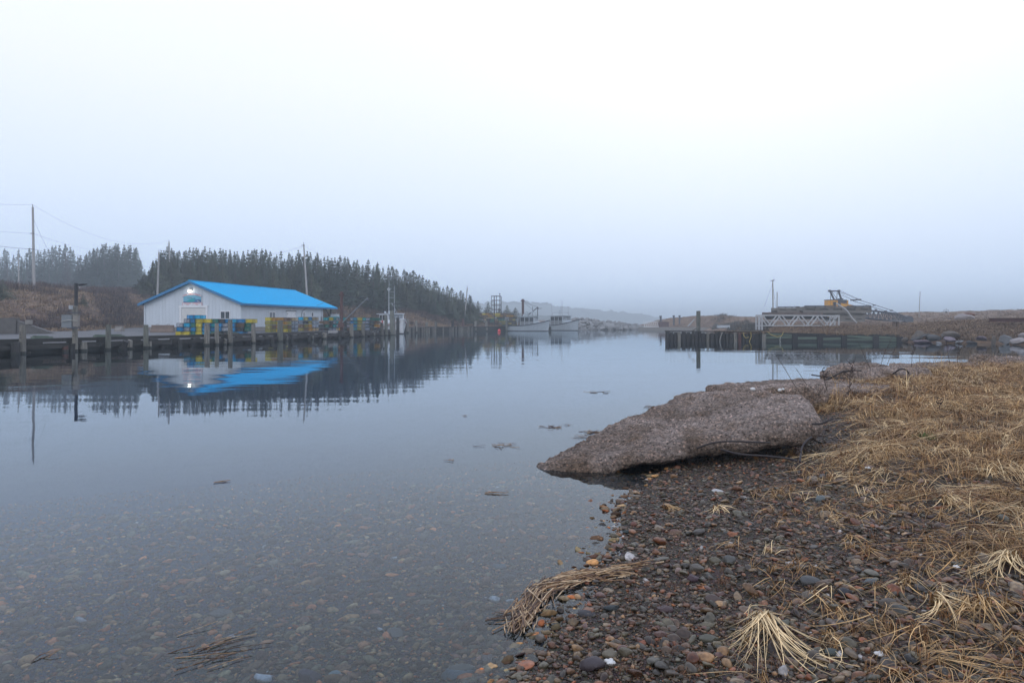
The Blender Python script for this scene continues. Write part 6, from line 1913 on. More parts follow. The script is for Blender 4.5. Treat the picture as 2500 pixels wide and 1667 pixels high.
def scatter_stones(name, n, size, under, sub, label, y0=2.25, y1=9.5, mat=None, thin=1.0, ypow=1.0):
    Y = y0 + (y1 - y0) * nr.random(n) ** ypow; X = (nr.random(n) * 2 - 1) * (.78 * Y + .3)
    s, _ = shore_dist(X, Y)
    keep = (s < -.02) & (s > -9) if under else (s > -.22)
    if not under: keep &= nr.random(n) > straw_amount(X, Y) * .85
    X, Y, s = X[keep], Y[keep], s[keep]
    n = len(X)
    sz = size[0] * (size[1] / size[0]) ** (nr.random(n) ** 1.8)
    if under: sz = sz * (1 + .25 * vnoise(X, Y, .8, 2))
    ax = np.stack([sz * nr.uniform(.8, 1.35, n), sz * nr.uniform(.6, 1.0, n), sz * nr.uniform(.28, .68, n)], 1) * .5
    Z = beach_z(X, Y) + ax[:, 2] * nr.uniform(.15, .75, n)
    rz = nr.uniform(0, 2 * np.pi, n); tx = nr.normal(0, .22, n); ty = nr.normal(0, .22, n)
    if under: rz = nr.normal(.35, .5, n)
    cz, sz_ = np.cos(rz), np.sin(rz)
    col = PAL[nr.choice(len(PAL), n, p=PW)] * nr.uniform(.42, 2.05, (n, 1)) * np.array((1.34, .97, .64))
    if under: col = col * nr.uniform(1.1, 2.4, (n, 1)) * np.array((1.1, 1.0, .82))
    w = nr.random(n) < .005
    col[w] = np.array((.42, .38, .35)) * nr.uniform(.7, 1.2, (w.sum(), 1))
    kind = nr.integers(0, 10, n)
    VS, FS, CS, off = [], [], [], 0
    for k in range(10):
        ii = np.where(kind == k)[0]
        if not len(ii): continue
        bv, bf = BST[sub][k]
        v = bv[None] * ax[ii][:, None, :]
        y_, z_ = v[..., 1].copy(), v[..., 2].copy()
        v[..., 2] = z_ + tx[ii][:, None] * y_ + ty[ii][:, None] * v[..., 0]
        x_ = v[..., 0].copy()
        v[..., 0] = x_ * cz[ii][:, None] - y_ * sz_[ii][:, None] + X[ii][:, None]
        v[..., 1] = x_ * sz_[ii][:, None] + y_ * cz[ii][:, None] + Y[ii][:, None]
        v[..., 2] += Z[ii][:, None]
        m_ = len(bv)
        FS.append((bf[None] + (np.arange(len(ii)) * m_)[:, None, None] + off).reshape(-1, 3))
        VS.append(v.reshape(-1, 3)); CS.append(np.repeat(np.concatenate([col[ii], np.ones((len(ii), 1))], 1), m_, 0)); off += m_ * len(ii)
    me = fast_mesh(name, np.concatenate(VS), np.concatenate(FS), mat, sub == 1 and under, np.concatenate(CS))
    o = link(bpy.data.objects.new(name, me))
    tag(o, label, kind='stuff')
scatter_stones('beach_cobbles', 2300, (.04, .09), False, 3, 'largest wet stones of the beach', y1=6.5, mat=m_peb, ypow=1.1)
scatter_stones('beach_pebbles', 13000, (.024, .058), False, 2, 'larger wet pebbles of the beach', mat=m_peb, ypow=1.15)
scatter_stones('beach_gravel', 80000, (.013, .042), False, 1, 'wet gravel of the beach', mat=m_peb, ypow=1.1)
scatter_stones('beach_grit', 60000, (.006, .015), False, 1, 'fine grit of the beach', y1=6.5, mat=m_peb, ypow=1.2)
scatter_stones('submerged_pebbles', 9000, (.03, .09), True, 2, 'larger pebbles under the shallow water', y1=7.2, mat=m_pebu, ypow=1.5)
scatter_stones('submerged_gravel', 60000, (.012, .036), True, 1, 'gravel under the shallow water', y1=8.5, mat=m_pebu, ypow=1.4)

def ground_at(px, py, base=None):
    k, m_ = (px - CX) / F, (py - HY) / F
    lo, hi = 1.9, 26.0
    for _ in range(50):
        y = (lo + hi) / 2
        if CH - m_ * y > float(beach_z(np.array([k * y]), np.array([y]))[0]): lo = y
        else: hi = y
    return k * lo, lo, float(beach_z(np.array([k * lo]), np.array([lo]))[0])
def smat(name, c):
    return M(name, c, tuple(q * .72 for q in c), rough=.5, scale=18, bump=.3, bscale=60, rand=0, spec=.4, dist=.006)
COB = [(1118, 1641, 78, 34, (.085, .095, .09), 'large flat grey green cobble under the water at the bottom edge'), (755, 1651, 62, 40, (.075, .05, .058), 'wide purple plate of stone under the water at the bottom edge'),
       (541, 1496, 58, 22, (.15, .11, .075), 'long brown oval stone under the water left of the floating straw'), (817, 1645, 30, 16, (.20, .23, .21), 'pale greenish stone under the water at the bottom'),
       (870, 1537, 36, 13, (.14, .11, .075), 'slim tan stone under the water in mid foreground'), (965, 1545, 42, 24, (.13, .10, .07), 'tan humped stone pair under the water before the reeds'),
       (1040, 1470, 36, 14, (.16, .12, .07), 'flat ochre stone under the water left of the reeds'), (630, 1412, 44, 18, (.07, .062, .065), 'flat grey purple plate under deeper water'),
       (1222, 1383, 40, 16, (.08, .09, .088), 'flat grey plate under the water above the reed bundle'), (1244, 1408, 34, 18, (.11, .09, .075), 'rounded brown cobble under the water behind the reed bundle'),
       (1445, 1623, 58, 40, (.06, .045, .048), 'large angular dark purple stone left of the white shell'), (1527, 1590, 36, 28, (.12, .10, .065), 'rounded olive tan cobble right of the tan flat one near the shell'),
       (1489, 1597, 38, 20, (.14, .115, .075), 'flat tan cobble just above the white shell'), (1733, 1559, 52, 22, (.085, .08, .055), 'long olive oval cobble left of the big hanging grass clump'),
       (1495, 1483, 42, 17, (.028, .034, .034), 'flat black green stone in the wet edge below the reeds'), (1432, 1498, 46, 16, (.045, .04, .042), 'dark oval stone half in the shallow water below the reeds'),
       (1622, 1487, 40, 22, (.075, .045, .045), 'dark wine red stone in the middle of the gravel'), (1613, 1549, 32, 22, (.13, .07, .055), 'round reddish cobble in the middle of the gravel'),
       (1569, 1568, 25, 14, (.26, .09, .045), 'bright orange red small cobble near the olive tan one'), (1700, 1388, 36, 26, (.11, .092, .075), 'blocky grey brown stone right of the pale pink stone'),
       (1691, 1411, 30, 22, (.07, .04, .048), 'squarish purple stone under the grey brown block'), (1656, 1393, 24, 16, (.25, .17, .14), 'pale pink stone in the upper gravel'),
       (1748, 1464, 48, 24, (.09, .06, .048), 'broad brown flat plate of stone in the right gravel'), (1781, 1367, 34, 26, (.10, .095, .085), 'rounded grey stone beside the mottled tan one'),
       (1747, 1368, 32, 20, (.12, .10, .062), 'mottled tan stone beside the rounded grey one'), (1976, 1420, 52, 30, (.075, .072, .068), 'large blocky grey stone in the right gravel'),
       (2064, 1446, 36, 26, (.035, .032, .036), 'black rounded stone left of the split brown stones'), (2125, 1420, 32, 26, (.105, .12, .12), 'pale grey triangular stone in the right gravel'),
       (2169, 1473, 42, 26, (.085, .065, .048), 'brown stone wrapped by grass blades at right'), (2194, 1488, 44, 30, (.10, .095, .085), 'grey tilted stone leaning on the brown one among grass blades'),
       (2202, 1514, 24, 20, (.17, .075, .045), 'rusty orange round cobble below the tilted grey stone'), (1911, 1521, 36, 22, (.12, .115, .08), 'smooth olive oval cobble right of the hanging grass clump'),
       (2032, 1590, 36, 22, (.065, .075, .065), 'dark green oval cobble at the bottom right'), (1985, 1169, 36, 16, (.15, .115, .085), 'tan long cobble at the edge of the straw right of the slab'),
       (2010, 1163, 24, 16, (.10, .095, .09), 'grey cobble touching the tan long one beside the straw'), (2052, 1172, 30, 14, (.11, .095, .085), 'brown grey cobble at the right of the tan long one'),
       (2001, 1217, 27, 20, (.13, .15, .15), 'light blue grey stone in the gravel under the straw'), (1752, 1198, 26, 9, (.5, .48, .46), 'white flat stone in the gravel under the slab'),
       (1548, 1278, 17, 18, (.16, .06, .04), 'rust red stone standing at the water edge'), (1533, 1298, 26, 10, (.03, .045, .04), 'dark green wet stone in the shallow edge water'),
       (1504, 1361, 18, 18, (.07, .05, .04), 'small brown upright stone at the water edge above the reeds'), (1522, 1362, 18, 18, (.11, .085, .055), 'small mottled tan stone at the water edge above the reeds'),
       (1654, 1141, 18, 12, (.28, .13, .075), 'orange tan stone at the shadow of the slab'), (1645, 1163, 18, 13, (.24, .13, .06), 'yellow brown stone in front of the slab shadow')]
for i, (px, py, w, h, c, lab) in enumerate(COB):
    x, y, z = ground_at(px, py + h * .25)
    wm = w / F * y * .5
    o = link(bpy.data.objects.new('cobble', rock_mesh('cobble', 500 + i, smat('cobble_stone', c), 1.0, 3, 8, .05)))
    hm = max(.3 * wm, min(.75 * wm, h / F * y * .5))
    o.scale = (wm * 1.08, wm * (.62 if h / w < .5 else .8), hm * .95); o.location = (x, y, z + hm * .5); o.rotation_euler = (rnd.uniform(-.12, .12), rnd.uniform(-.12, .12), rnd.uniform(-.3, .3) + .1)
    tag(o, lab, 'cobble', 'single cobbles of the shore')
for px, py, w, lab in ((1489, 1625, 24, 'broken white shell on the gravel at the bottom'), (2119, 1147, 12, 'tiny pale shell in the straw edge right of the tan cobble'), (2148, 1606, 22, 'pale pinkish shell piece near the drooping grass blades'), (2335, 1390, 13, 'small white shell among the right grass tufts')):
    x, y, z = ground_at(px, py); r = w / F * y * .5
    b = MB(); b.ball((0, 0, r * .3), r, 8, sz=.45)
    b.v = [(a + .3 * r * math.sin(9 * c_ / r), c_, e_ + .2 * r * math.sin(7 * a / r)) for a, c_, e_ in b.v]
    o = b.build('shell', m_shell, None, True); o.location = (x, y, z + .012); tag(o, lab, 'shell', 'shells on the beach')

# ------------------------------------------------------------------ dead grass
STRAW = np.array([(.36, .245, .125), (.54, .43, .27), (.28, .175, .08), (.19, .105, .045), (.13, .065, .028), (.33, .235, .135)]) * np.array((1.25, 1.12, .93))
m_blade = M_attr('dead_grass_blade', rough=.65, nscale=14, amount=.25, spec=.3)
def blade_arrays(B, ang, L, H, W, C, ground=None, seg=5, curl=None, lift=.55, up=0.0):
    """ribbons that rise from B, bend over and come down along ang"""
    n = len(B); t = np.linspace(0, 1, seg + 1)[None]
    curl = np.zeros(n) if curl is None else curl
    a = ang[:, None] + curl[:, None] * t
    st = (L[:, None] / seg) * np.ones_like(t); st[:, 0] = 0
    x = B[:, 0:1] + np.cumsum(np.cos(a) * st, 1); y = B[:, 1:2] + np.cumsum(np.sin(a) * st, 1)
    hump = np.sin(np.pi * np.clip(t, 0, 1) ** lift)
    z0 = ground(x, y) if ground is not None else np.repeat(B[:, 2:3], seg + 1, 1)
    z = z0 + H[:, None] * (hump * (1 - up) + up * t * (1.2 - .2 * t)) + .004
    w = W[:, None] * (1 - .75 * t ** 2) * .5
    nx, ny = -np.sin(a), np.cos(a)
    tw = .35 * W[:, None] * np.sin(3 * t + ang[:, None] * 7)
    l = np.stack([x + nx * w, y + ny * w, z + tw * .5], -1); r = np.stack([x - nx * w, y - ny * w, z - tw * .5], -1)
    v = np.stack([l, r], 2).reshape(n, -1, 3)
    k = np.arange(seg)
    f = np.stack([2 * k, 2 * k + 1, 2 * k + 3, 2 * k + 2], -1)[None] + (np.arange(n) * 2 * (seg + 1))[:, None, None]
    shade = 1.0 + 0 * t
    c = np.repeat(np.concatenate([C, np.ones((n, 1))], 1)[:, None], 2 * (seg + 1), 1)
    return v.reshape(-1, 3), f.reshape(-1, 4), c.reshape(-1, 4)
def tufts(bx, by, per, L, H, W, spread=.6, jit=.02, main=None, ground=beach_z, tone=None):
    n = len(bx); per = int(per)
    main = nr.uniform(0, 2 * np.pi, n) if main is None else main
    X = np.repeat(bx, per) + nr.normal(0, jit, n * per); Y = np.repeat(by, per) + nr.normal(0, jit, n * per)
    A = np.repeat(main, per) + nr.normal(0, spread, n * per)
    sc = np.repeat(nr.uniform(.7, 1.3, n), per)
    tn = STRAW[nr.choice(6, n, p=[.26, .12, .22, .18, .10, .12])] if tone is None else tone
    C = np.repeat(tn, per, 0) * nr.uniform(.45, 1.65, (n * per, 1))
    rr = nr.random(n * per)
    return (np.stack([X, Y, 0 * X], 1), A, nr.uniform(*L, n * per) * sc, nr.uniform(*H, n * per) * sc, nr.uniform(*W, n * per), C, nr.normal(0, 1.0, n * per))
def blades_obj(name, groups, kind=None, loc=None, seg=5, ground=beach_z, lift=.55, up=0.0):
    VS, FS, CS, off = [], [], [], 0
    for B, A, L, H, W, C, cu in groups:
        v, f, c = blade_arrays(B, A, L, H, W, C, ground, seg, cu, lift, up)
        VS.append(v); FS.append(f + off); CS.append(c); off += len(v)
    v = np.concatenate(VS)
    if loc is not None: v = v - np.array(loc)
    me = fast_mesh(name, v, np.concatenate(FS), m_blade, False, np.concatenate(CS))
    o = link(bpy.data.objects.new(name, me))
    if loc is not None: o.location = loc
    if kind: o['kind'] = kind
    return o
def sample_straw(n, y0, y1, thr=.0, x_off=0, pw=1.0):
    Y = y0 + (y1 - y0) * nr.random(n) ** pw; X = nr.random(n) * (.80 * Y + .4)
    s, _ = shore_dist(X, Y)
    k = (nr.random(n) < straw_amount(X, Y) - thr) & (s > .12)
    return X[k], Y[k]
def flow(x, y):
    return 2.4 * vnoise(x, y, .45, 2) * np.pi + nr.normal(0, .5, len(x))
G = []
x, y = sample_straw(2700, 3.0, 9.5);  G.append(tufts(x, y, 14, (.18, .62), (.015, .085), (.0024, .0052), .6, .035, flow(x, y)))
x, y = sample_straw(3300, 8.5, 20, pw=1.0); G.append(tufts(x, y, 12, (.22, .6), (.03, .12), (.003, .007), .6, .06, flow(x, y)))
x, y = sample_straw(4200, 3.2, 14); k = STRAW[nr.choice([3, 4, 2], len(x))] * .75; G.append(tufts(x, y, 10, (.02, .10), (.02, .07), (.002, .004), 1.5, .03, None, tone=k))
tag(blades_obj('dead_grass', G, 'stuff'), 'matted dead straw coloured grass of the beach')
# sparse wisps on the gravel
n = 640
Y = 2.4 + 5.0 * nr.random(n); X = nr.random(n) * .8 * Y
s, _ = shore_dist(X, Y); k = (s > .5) & (straw_amount(X, Y) < .5) & (X > .35 * Y - .2 + .8 * nr.random(n)); X, Y = X[k], Y[k]
G = [tufts(X, Y, 9, (.08, .27), (.015, .065), (.0018, .0040), .7, .014, -1.3 + nr.normal(0, .9, len(X)))]
k = nr.random(len(X)) < .6
G.append(tufts(X[k], Y[k], 14, (.01, .05), (.015, .045), (.0015, .003), 2.0, .012, None, tone=STRAW[nr.choice([3, 4, 2], k.sum())] * .8))
# rust coloured moss wisps near the wet edge
n = 40; Y = 2.7 + 1.6 * nr.random(n); X = .35 + .9 * nr.random(n) + (Y - 2.7) * .3
s, _ = shore_dist(X, Y); k = (s > .05) & (s < 1.0); X, Y = X[k], Y[k]
G.append(tufts(X, Y, 16, (.01, .05), (.008, .03), (.0012, .0025), 3, .02, None, tone=np.tile(np.array([(.13, .06, .028)]), (len(X), 1))))
tag(blades_obj('grass_wisps', G, 'stuff'), 'thin dry grass wisps scattered on the gravel')
# standing stems along the crest of the spit
n = 420; Y = 9.5 + 9 * nr.random(n); X = nr.random(n) * .8 * Y
s, _ = shore_dist(X, Y); k = (s > .1) & (s < 2.2); X, Y = X[k], Y[k]
G = [tufts(X, Y, 5, (.05, .30), (.12, .42), (.003, .006), 1.0, .05, None)]
tag(blades_obj('standing_stems', G, 'stuff', up=.85), 'thin standing dead stems on the crest of the spit')
# a patch of fresh green
x, y, z = ground_at(2255, 1073)
G = [tufts(np.full(6, x) + nr.normal(0, .06, 6), np.full(6, y) + nr.normal(0, .08, 6), 14, (.02, .08), (.02, .06), (.002, .004), 2, .03, None, tone=np.tile(np.array([(.07, .13, .03)]), (6, 1)))]
o = blades_obj('green_sprig', G, None, (x, y, z)); tag(o, 'small sprig of fresh green grass in the middle of the straw', 'grass')
# the separate clumps of the foreground
CL = [(1864, 1520, -1.85, .46, 44, .12, .06, 'largest pale grass clump combed straight down at the bottom edge'), (2278, 1472, -1.5, .34, 26, .16, .06, 'grass clump sweeping down right beside two looped ones'),
      (2362, 1484, -2.2, .26, 16, .22, .06, 'looped grass clump bending down left in the middle of three at right'), (2392, 1488, -2.0, .26, 18, .25, .07, 'rightmost of the three looped pale grass clumps'),
      (2474, 1374, -2.6, .5, 40, .20, .09, 'thick sheaf of pale grass sweeping down left at the right edge'), (2150, 1521, -2.0, .34, 7, .9, .05, 'few broad grass blades spreading like a tripod'),
      (1985, 1466, -1.2, .26, 9, .35, .05, 'thin grass clump with three long bent blades'), (2050, 1508, -1.7, .3, 10, .5, .05, 'thin grass clump right of the olive oval cobble'),
      (2242, 1615, -.35, .6, 18, .4, .05, 'grass clump with long blades trailing right along the bottom edge'), (2468, 1562, -1.6, .3, 14, .5, .07, 'arched grass clump at the right edge above the bottom corner'),
      (2072, 1316, -1.4, .2, 11, .5, .05, 'short drooping grass clump in the upper right gravel'), (2110, 1350, -1.5, .24, 16, .4, .05, 'drooping grass clump with hooked blades below the short one'),
      (2308, 1230, -1.3, .35, 28, .5, .09, 'bushy grass clump at the lower edge of the straw field'), (1626, 1242, -1.0, .3, 18, .3, .05, 'left grass clump on the gravel between slab and reeds'),
      (1752, 1246, -1.4, .28, 22, .8, .05, 'bushy right grass clump on the gravel below the slab'), (2200, 1440, -2.6, .2, 8, .4, .04, 'small grass clump hanging over the brown stone')]
for px, py, an, L, n, sp, H, lab in CL:
    x, y, z = ground_at(px, py)
    big = n > 20
    tone = np.tile((STRAW[1] * 1.0 if big else STRAW[0])[None], (1, 1))
    g = tufts(np.array([x]), np.array([y]), n, (L * .55, L), (H * .5, H * 1.1), (.0032, .0062), sp, .018, np.array([an]), tone=tone)
    g2 = tufts(np.array([x]), np.array([y]), max(8, n // 2), (.01, .05), (.02, .06), (.002, .004), 1.5, .015, None, tone=STRAW[3:4])
    o = blades_obj('grass_clump', [g, g2], None, (x, y, z), seg=7, lift=.42); tag(o, lab, 'grass clump', 'separate grass clumps of the foreground')

# ------------------------------------------------------------------ reeds, floating debris, rods, weeds
def sticks(name, items, mat_, label, cat, group=None, loc=None, taper=.8):
    """items: (p0, p1, r, colour)"""
    VS, FS, CS, off = [], [], [], 0
    for pts, r, c in items:
        b = MB(); b.tube(pts, [r * (1 - (1 - taper) * k / (len(pts) - 1)) for k in range(len(pts))], 5, cap=False)
        v = np.array(b.v); VS.append(v); FS.append(np.array(b.f) + off); off += len(v)
        CS.append(np.tile(np.array([(*c, 1)]), (len(v), 1)))
    v = np.concatenate(VS); loc = v.mean(0) if loc is None else np.array(loc)
    me = fast_mesh(name, v - loc, np.concatenate(FS), mat_, True, np.concatenate(CS))
    o = link(bpy.data.objects.new(name, me)); o.location = loc
    return tag(o, label, cat, group)
m_reed = M_attr('reed_stalk', rough=.55, nscale=30, amount=.4)
RC = [(.36, .21, .10), (.46, .30, .16), (.24, .13, .06), (.14, .075, .04), (.52, .37, .22), (.10, .055, .035)]
def path_pt(pts, u):
    u *= len(pts) - 1; i = min(int(u), len(pts) - 2); return pts[i].lerp(pts[i + 1], u - i), (pts[i + 1] - pts[i]).normalized()
rp = [Vector(ground_at(px, py)) for px, py in ((1580, 1385), (1500, 1402), (1420, 1415), (1345, 1445), (1305, 1475), (1285, 1510), (1262, 1550))]
items = []
for k in range(300):
    u = rnd.random() ** .85
    c, dr = path_pt(rp, u)
    wd = .055 + .03 * math.sin(u * math.pi)
    a = math.atan2(dr.y, dr.x) + rnd.gauss(0, .27)
    L = rnd.uniform(.06, .27)
    side = rnd.gauss(0, wd * .62)
    c = c + Vector((-math.sin(a), math.cos(a), 0)) * side
    zz = max(c.z, 0) + .006 + .045 * max(0, 1 - abs(side) / (wd * 1.3)) * rnd.random() * (1 - .4 * u)
    tilt = rnd.gauss(0, .06)
    dv = Vector((math.cos(a), math.sin(a), tilt)) * L / 2
    cc = Vector((c.x, c.y, zz))
    items.append(([cc - dv, cc + Vector((rnd.uniform(-.006, .006), rnd.uniform(-.006, .006), rnd.uniform(0, .006))), cc + dv], rnd.uniform(.0018, .0042), rnd.choice(RC)))
sticks('reed_bundle', items, m_reed, 'curved wet bundle of brown reed stalks washed up at the water edge', 'reeds')
def floating(px, py, n, L, ang, lab, spread=.3, r=(.0015, .003), wide=.05, cols=RC, name='floating_straw', z=.004):
    m_ = (py - HY) / F; y = CH / m_; x = (px - CX) / F * y
    it = []
    for k in range(n):
        a = ang + rnd.gauss(0, spread); l_ = L * .62 * rnd.uniform(.4, 1.0) / 2
        c = Vector((x + rnd.gauss(0, wide), y + rnd.gauss(0, wide), z + rnd.uniform(0, .010) * (n > 3)))
        dv = Vector((math.cos(a) * l_, math.sin(a) * l_, rnd.uniform(-.004, .008) if n > 3 else 0))
        it.append(([c - dv, c + Vector((0, rnd.uniform(-.01, .01) * L, .002)), c + dv], rnd.uniform(*r) * .8, tuple(q * .75 for q in rnd.choice(cols))))
    sticks(name, it, m_reed, lab, 'floating straw', 'straw and twigs floating on the water')
floating(525, 1585, 16, .45, .55, 'loose raft of thin brown straws floating at lower left', .35, wide=.085)
floating(110, 1598, 4, .14, .9, 'few short straws floating at the lower left corner', .25, wide=.02)
floating(1350, 1044, 20, .18, .2, 'dark clump of debris floating left of the big slab', 1.2, (.003, .007), .07, RC[2:])
floating(1395, 1038, 6, .15, .3, 'few bits floating between debris clump and slab', 1.2, (.002, .005), .04)
floating(1448, 1056, 26, .3, .1, 'tangle of brown weed against the left edge of the big slab', .8, (.003, .006), .07, RC[2:])
floating(1425, 1068, 6, .4, .05, 'thin straws beside the weed at the slab edge', .2, (.002, .004), .07)
floating(1602, 995, 24, .3, .0, 'small mat of weed at the far edge of the big slab', .6, (.004, .007), .10, RC[2:])
floating(1455, 959, 6, .4, -.1, 'thin dark twig raft floating farthest out on the calm water', .25, (.004, .008), .12, RC[2:])
floating(1220, 1089, 16, .3, -.3, 'scattered reed bits floating in the middle of the water', 1.0, (.002, .004), .09)
floating(1103, 1125, 6, .16, .3, 'tiny twig floating left of the scattered reed bits', 1.0, (.002, .004), .03)
floating(542, 1177, 5, .22, .5, 'single orange reed stalk floating on the left water', .08, (.003, .004), .01, RC[:2])
floating(1205, 1203, 5, .34, -.12, 'pair of thin reeds floating below the middle of the water', .1, (.0025, .004), .03, RC[:2])
floating(1225, 1515, 5, .30, .25, 'thin reeds trailing in the water left of the reed bundle', .15, (.0015, .003), .02)
floating(1245, 1500, 3, .34, .3, 'long thin reed tip lying on the water before the bundle', .1, (.0015, .0022), .03)
floating(1345, 1520, 4, .12, -.05, 'short reddish reed floating under the bend of the bundle', .2, (.0025, .004), .015)
floating(1130, 1016, 5, .14, .4, 'tiny speck of reed floating in the upper middle water', 1.2, (.003, .004), .03)
m_rod = M('rusty_rod', (.035, .024, .022), (.018, .013, .013), rough=.7, scale=30, rand=0)
def rod(pts, r, lab, name='reinforcing_rod', cat='steel rod', mat_=None):
    ps = [P(*p) for p in pts]
    # smooth the bend
    q = []
    for i in range(len(ps) - 1):
        p0, p1, p2, p3 = ps[max(i - 1, 0)], ps[i], ps[i + 1], ps[min(i + 2, len(ps) - 1)]
        for k in range(6):
            t = k / 6; q.append(.5 * (2 * p1 + (p2 - p0) * t + (2 * p0 - 5 * p1 + 4 * p2 - p3) * t * t + (3 * p1 - p0 - 3 * p2 + p3) * t ** 3))
    q.append(ps[-1])
    b = MB(); b.tube(q, r, 6); o = b.build(name, mat_ or m_rod, None, True, loc=ps[0])
    return tag(o, lab, cat, 'rods sticking out of the slabs')
rod([(1702, 1094, 6.64), (1740, 1081, 6.6), (1785, 1077, 6.58), (1840, 1079, 6.62), (1880, 1080, 6.7)], .009, 'long dark rod hugging the lower face of the big slab')
rod([(1760, 1097, 6.6), (1810, 1109, 6.45), (1870, 1113, 6.35), (1930, 1120, 6.2), (1945, 1126, 6.15)], .010, 'curved dark rod reaching from under the big slab into the straw')
rod([(1981, 1067, 6.6), (1965, 1080, 6.5), (1956, 1100, 6.4), (1953, 1128, 6.2)], .010, 'bent rod curving down at the right end of the big slab')
rod([(1982, 1035, 6.85), (2005, 1034, 6.8), (2018, 1028, 6.8), (2033, 1021, 6.85)], .011, 'short hooked rod at the right end of the big slab')
rod([(1981, 915, 12.2), (2010, 919, 12.2), (2040, 924, 12.3), (2056, 922, 12.4)], .013, 'lower of the two long rods reaching left over the water')
rod([(2015, 928, 12.1), (2045, 913, 12.2), (2060, 906, 12.3), (2085, 904, 12.5), (2102, 905, 12.7)], .013, 'upper bent rod crossing the lower one over the water')
rod([(2034, 920, 12.2), (2050, 911, 12.25), (2075, 906, 12.4)], .010, 'thin short rod beside the crossing pair over the water')
rod([(2170, 918, 12.6), (2185, 909, 12.5), (2198, 901, 12.45), (2212, 903, 12.5), (2222, 917, 12.6)], .014, 'dark hooped rod in front of the hollowed slab')
m_twig = M('dry_weed_stalk', (.07, .045, .035), (.04, .025, .022), rough=.85, scale=20, rand=.2)
def weed(px, py, D, h, lab, branches, lean=0.0, seedy=True, r0=.0045):
    base = P(px, py, D)
    t = thing('dry_weed', lab, 'weed', base, 0, 'dry weeds on the shore')
    b = MB(); top = Vector((lean * h, 0, h))
    b.tube([(0, 0, -.05), top * .5 + Vector((-.03 * h, 0, 0)), top], [r0, r0 * .8, r0 * .35], 5); b.build('stem', m_twig, t)
    b = MB()
    for k in range(branches):
        u = rnd.uniform(.35, .98); q = top * u; a = rnd.uniform(0, 6.28); l_ = h * rnd.uniform(.10, .34) * (1.2 - u * .6)
        e = q + Vector((math.cos(a) * l_, math.sin(a) * l_ * .5, l_ * rnd.uniform(.5, 1.3)))
        b.tube([q, (q + e) / 2 + Vector((0, 0, .1 * l_)), e], [r0 * .5, r0 * .4, r0 * .2], 4)
        if seedy:
            for j in range(4):
                s = q.lerp(e, .4 + .2 * j); b.ball(s + Vector((rnd.uniform(-.01, .01), 0, rnd.uniform(-.01, .01))), .007, 4)
    b.build('branches', m_twig, t)
weed(2023, 962, 9.9, .36, 'dark dry weed stalk with seed heads left of the straw crest', 12, -.25)
weed(2075, 955, 10.6, .44, 'tall dark dry weed with seed heads before the crossing rods', 16, .05)
weed(2070, 977, 10.2, .22, 'short dry weed stem below the tall dark one', 6, .1)
weed(2130, 905, 13.2, .50, 'long bare twig leaning left over the water', 3, -.5, False)
weed(2146, 899, 13.4, .62, 'long bare twig leaning right with forked tip over the water', 5, .42, False)
weed(2160, 899, 13.6, .46, 'thin bare twig arching right beside the forked one', 2, .55, False)
weed(1944, 938, 9.6, .40, 'single thin stem arching left over the water above the slab', 1, -.7, False, .004)
weed(1972, 936, 9.8, .24, 'short thin stem leaning left above the broken block', 1, -.8, False, .004)
weed(2338, 888, 15.6, .62, 'dark dry weed with seed heads before the inlet at right', 16, .08)
weed(2320, 886, 15.8, .50, 'slim pale weed left of the dark one before the inlet', 8, -.2)
weed(2225, 890, 15.0, .45, 'feathery pale weed on the spit crest before the inlet', 14, .15)
weed(2300, 1010, 8.6, .2, 'small brown weed stem in the middle of the straw', 5, -.3)
weed(1948, 1122, 6.15, .10, 'tiny rust brown weed at the foot of the bent rod', 8, .1)

# ------------------------------------------------------------------ brush and grass on the far banks
def land_tufts(name, n, pxr, dfun, zfun, per, L, H, W, tones, label, dens=None, up=.8):
    PXs = nr.uniform(pxr[0], pxr[1], n)
    lo, hi = dfun(PXs); D = lo + (hi - lo) * nr.random(n) ** 1.2
    X = (PXs - CX) / F * D
    if dens is not None:
        k = nr.random(n) < dens(X, D, PXs); X, D, PXs = X[k], D[k], PXs[k]
    Z = zfun(PXs, D); n = len(X)
    Xr = np.repeat(X, per) + nr.normal(0, W[1] * 5, n * per); Yr = np.repeat(D, per) + nr.normal(0, W[1] * 5, n * per)
    B = np.stack([Xr, Yr, np.repeat(Z, per) - .05], 1)
    C = np.repeat(tones[nr.integers(0, len(tones), n)], per, 0) * nr.uniform(.65, 1.3, (n * per, 1))
    g = (B, nr.uniform(0, 6.28, n * per), nr.uniform(*L, n * per), nr.uniform(*H, n * per) * np.repeat(nr.uniform(.6, 1.3, n), per), nr.uniform(*W, n * per), C, nr.normal(0, .6, n * per))
    o = blades_obj(name, [g], 'stuff', None, 3, None, .5, up); o['label'] = label
    return o
BRUSH = np.array([(.085, .05, .045), (.065, .042, .042), (.10, .06, .05), (.12, .075, .05)]); TAN = np.array([(.31, .20, .11), (.25, .155, .08), (.37, .255, .145), (.18, .11, .058)])
hb = lambda px: (np.interp(px, L_PX, L_FOOT) + 1.5, np.interp(px, L_PX, L_CD) + 14)
bd = lambda X, D, px: np.clip(.10 + 2.4 * (vnoise(X, D, .16, 2) + .12) + .7 * (np.abs(px - 300) < 60), 0, 1)
land_tufts('hillside_brush', 5200, (-260, 372), hb, left_profile, 16, (.1, .5), (.35, 1.15), (.02, .05), BRUSH, 'leafless reddish brown brush on the left bank', bd)
land_tufts('hillside_grass', 7000, (-260, 372), lambda px: (np.interp(px, L_PX, L_FOOT) + .3, np.interp(px, L_PX, L_CD) + 40), left_profile, 10, (.2, .6), (.12, .4), (.03, .06), TAN, 'dead tan grass on the left bank', None, .5)
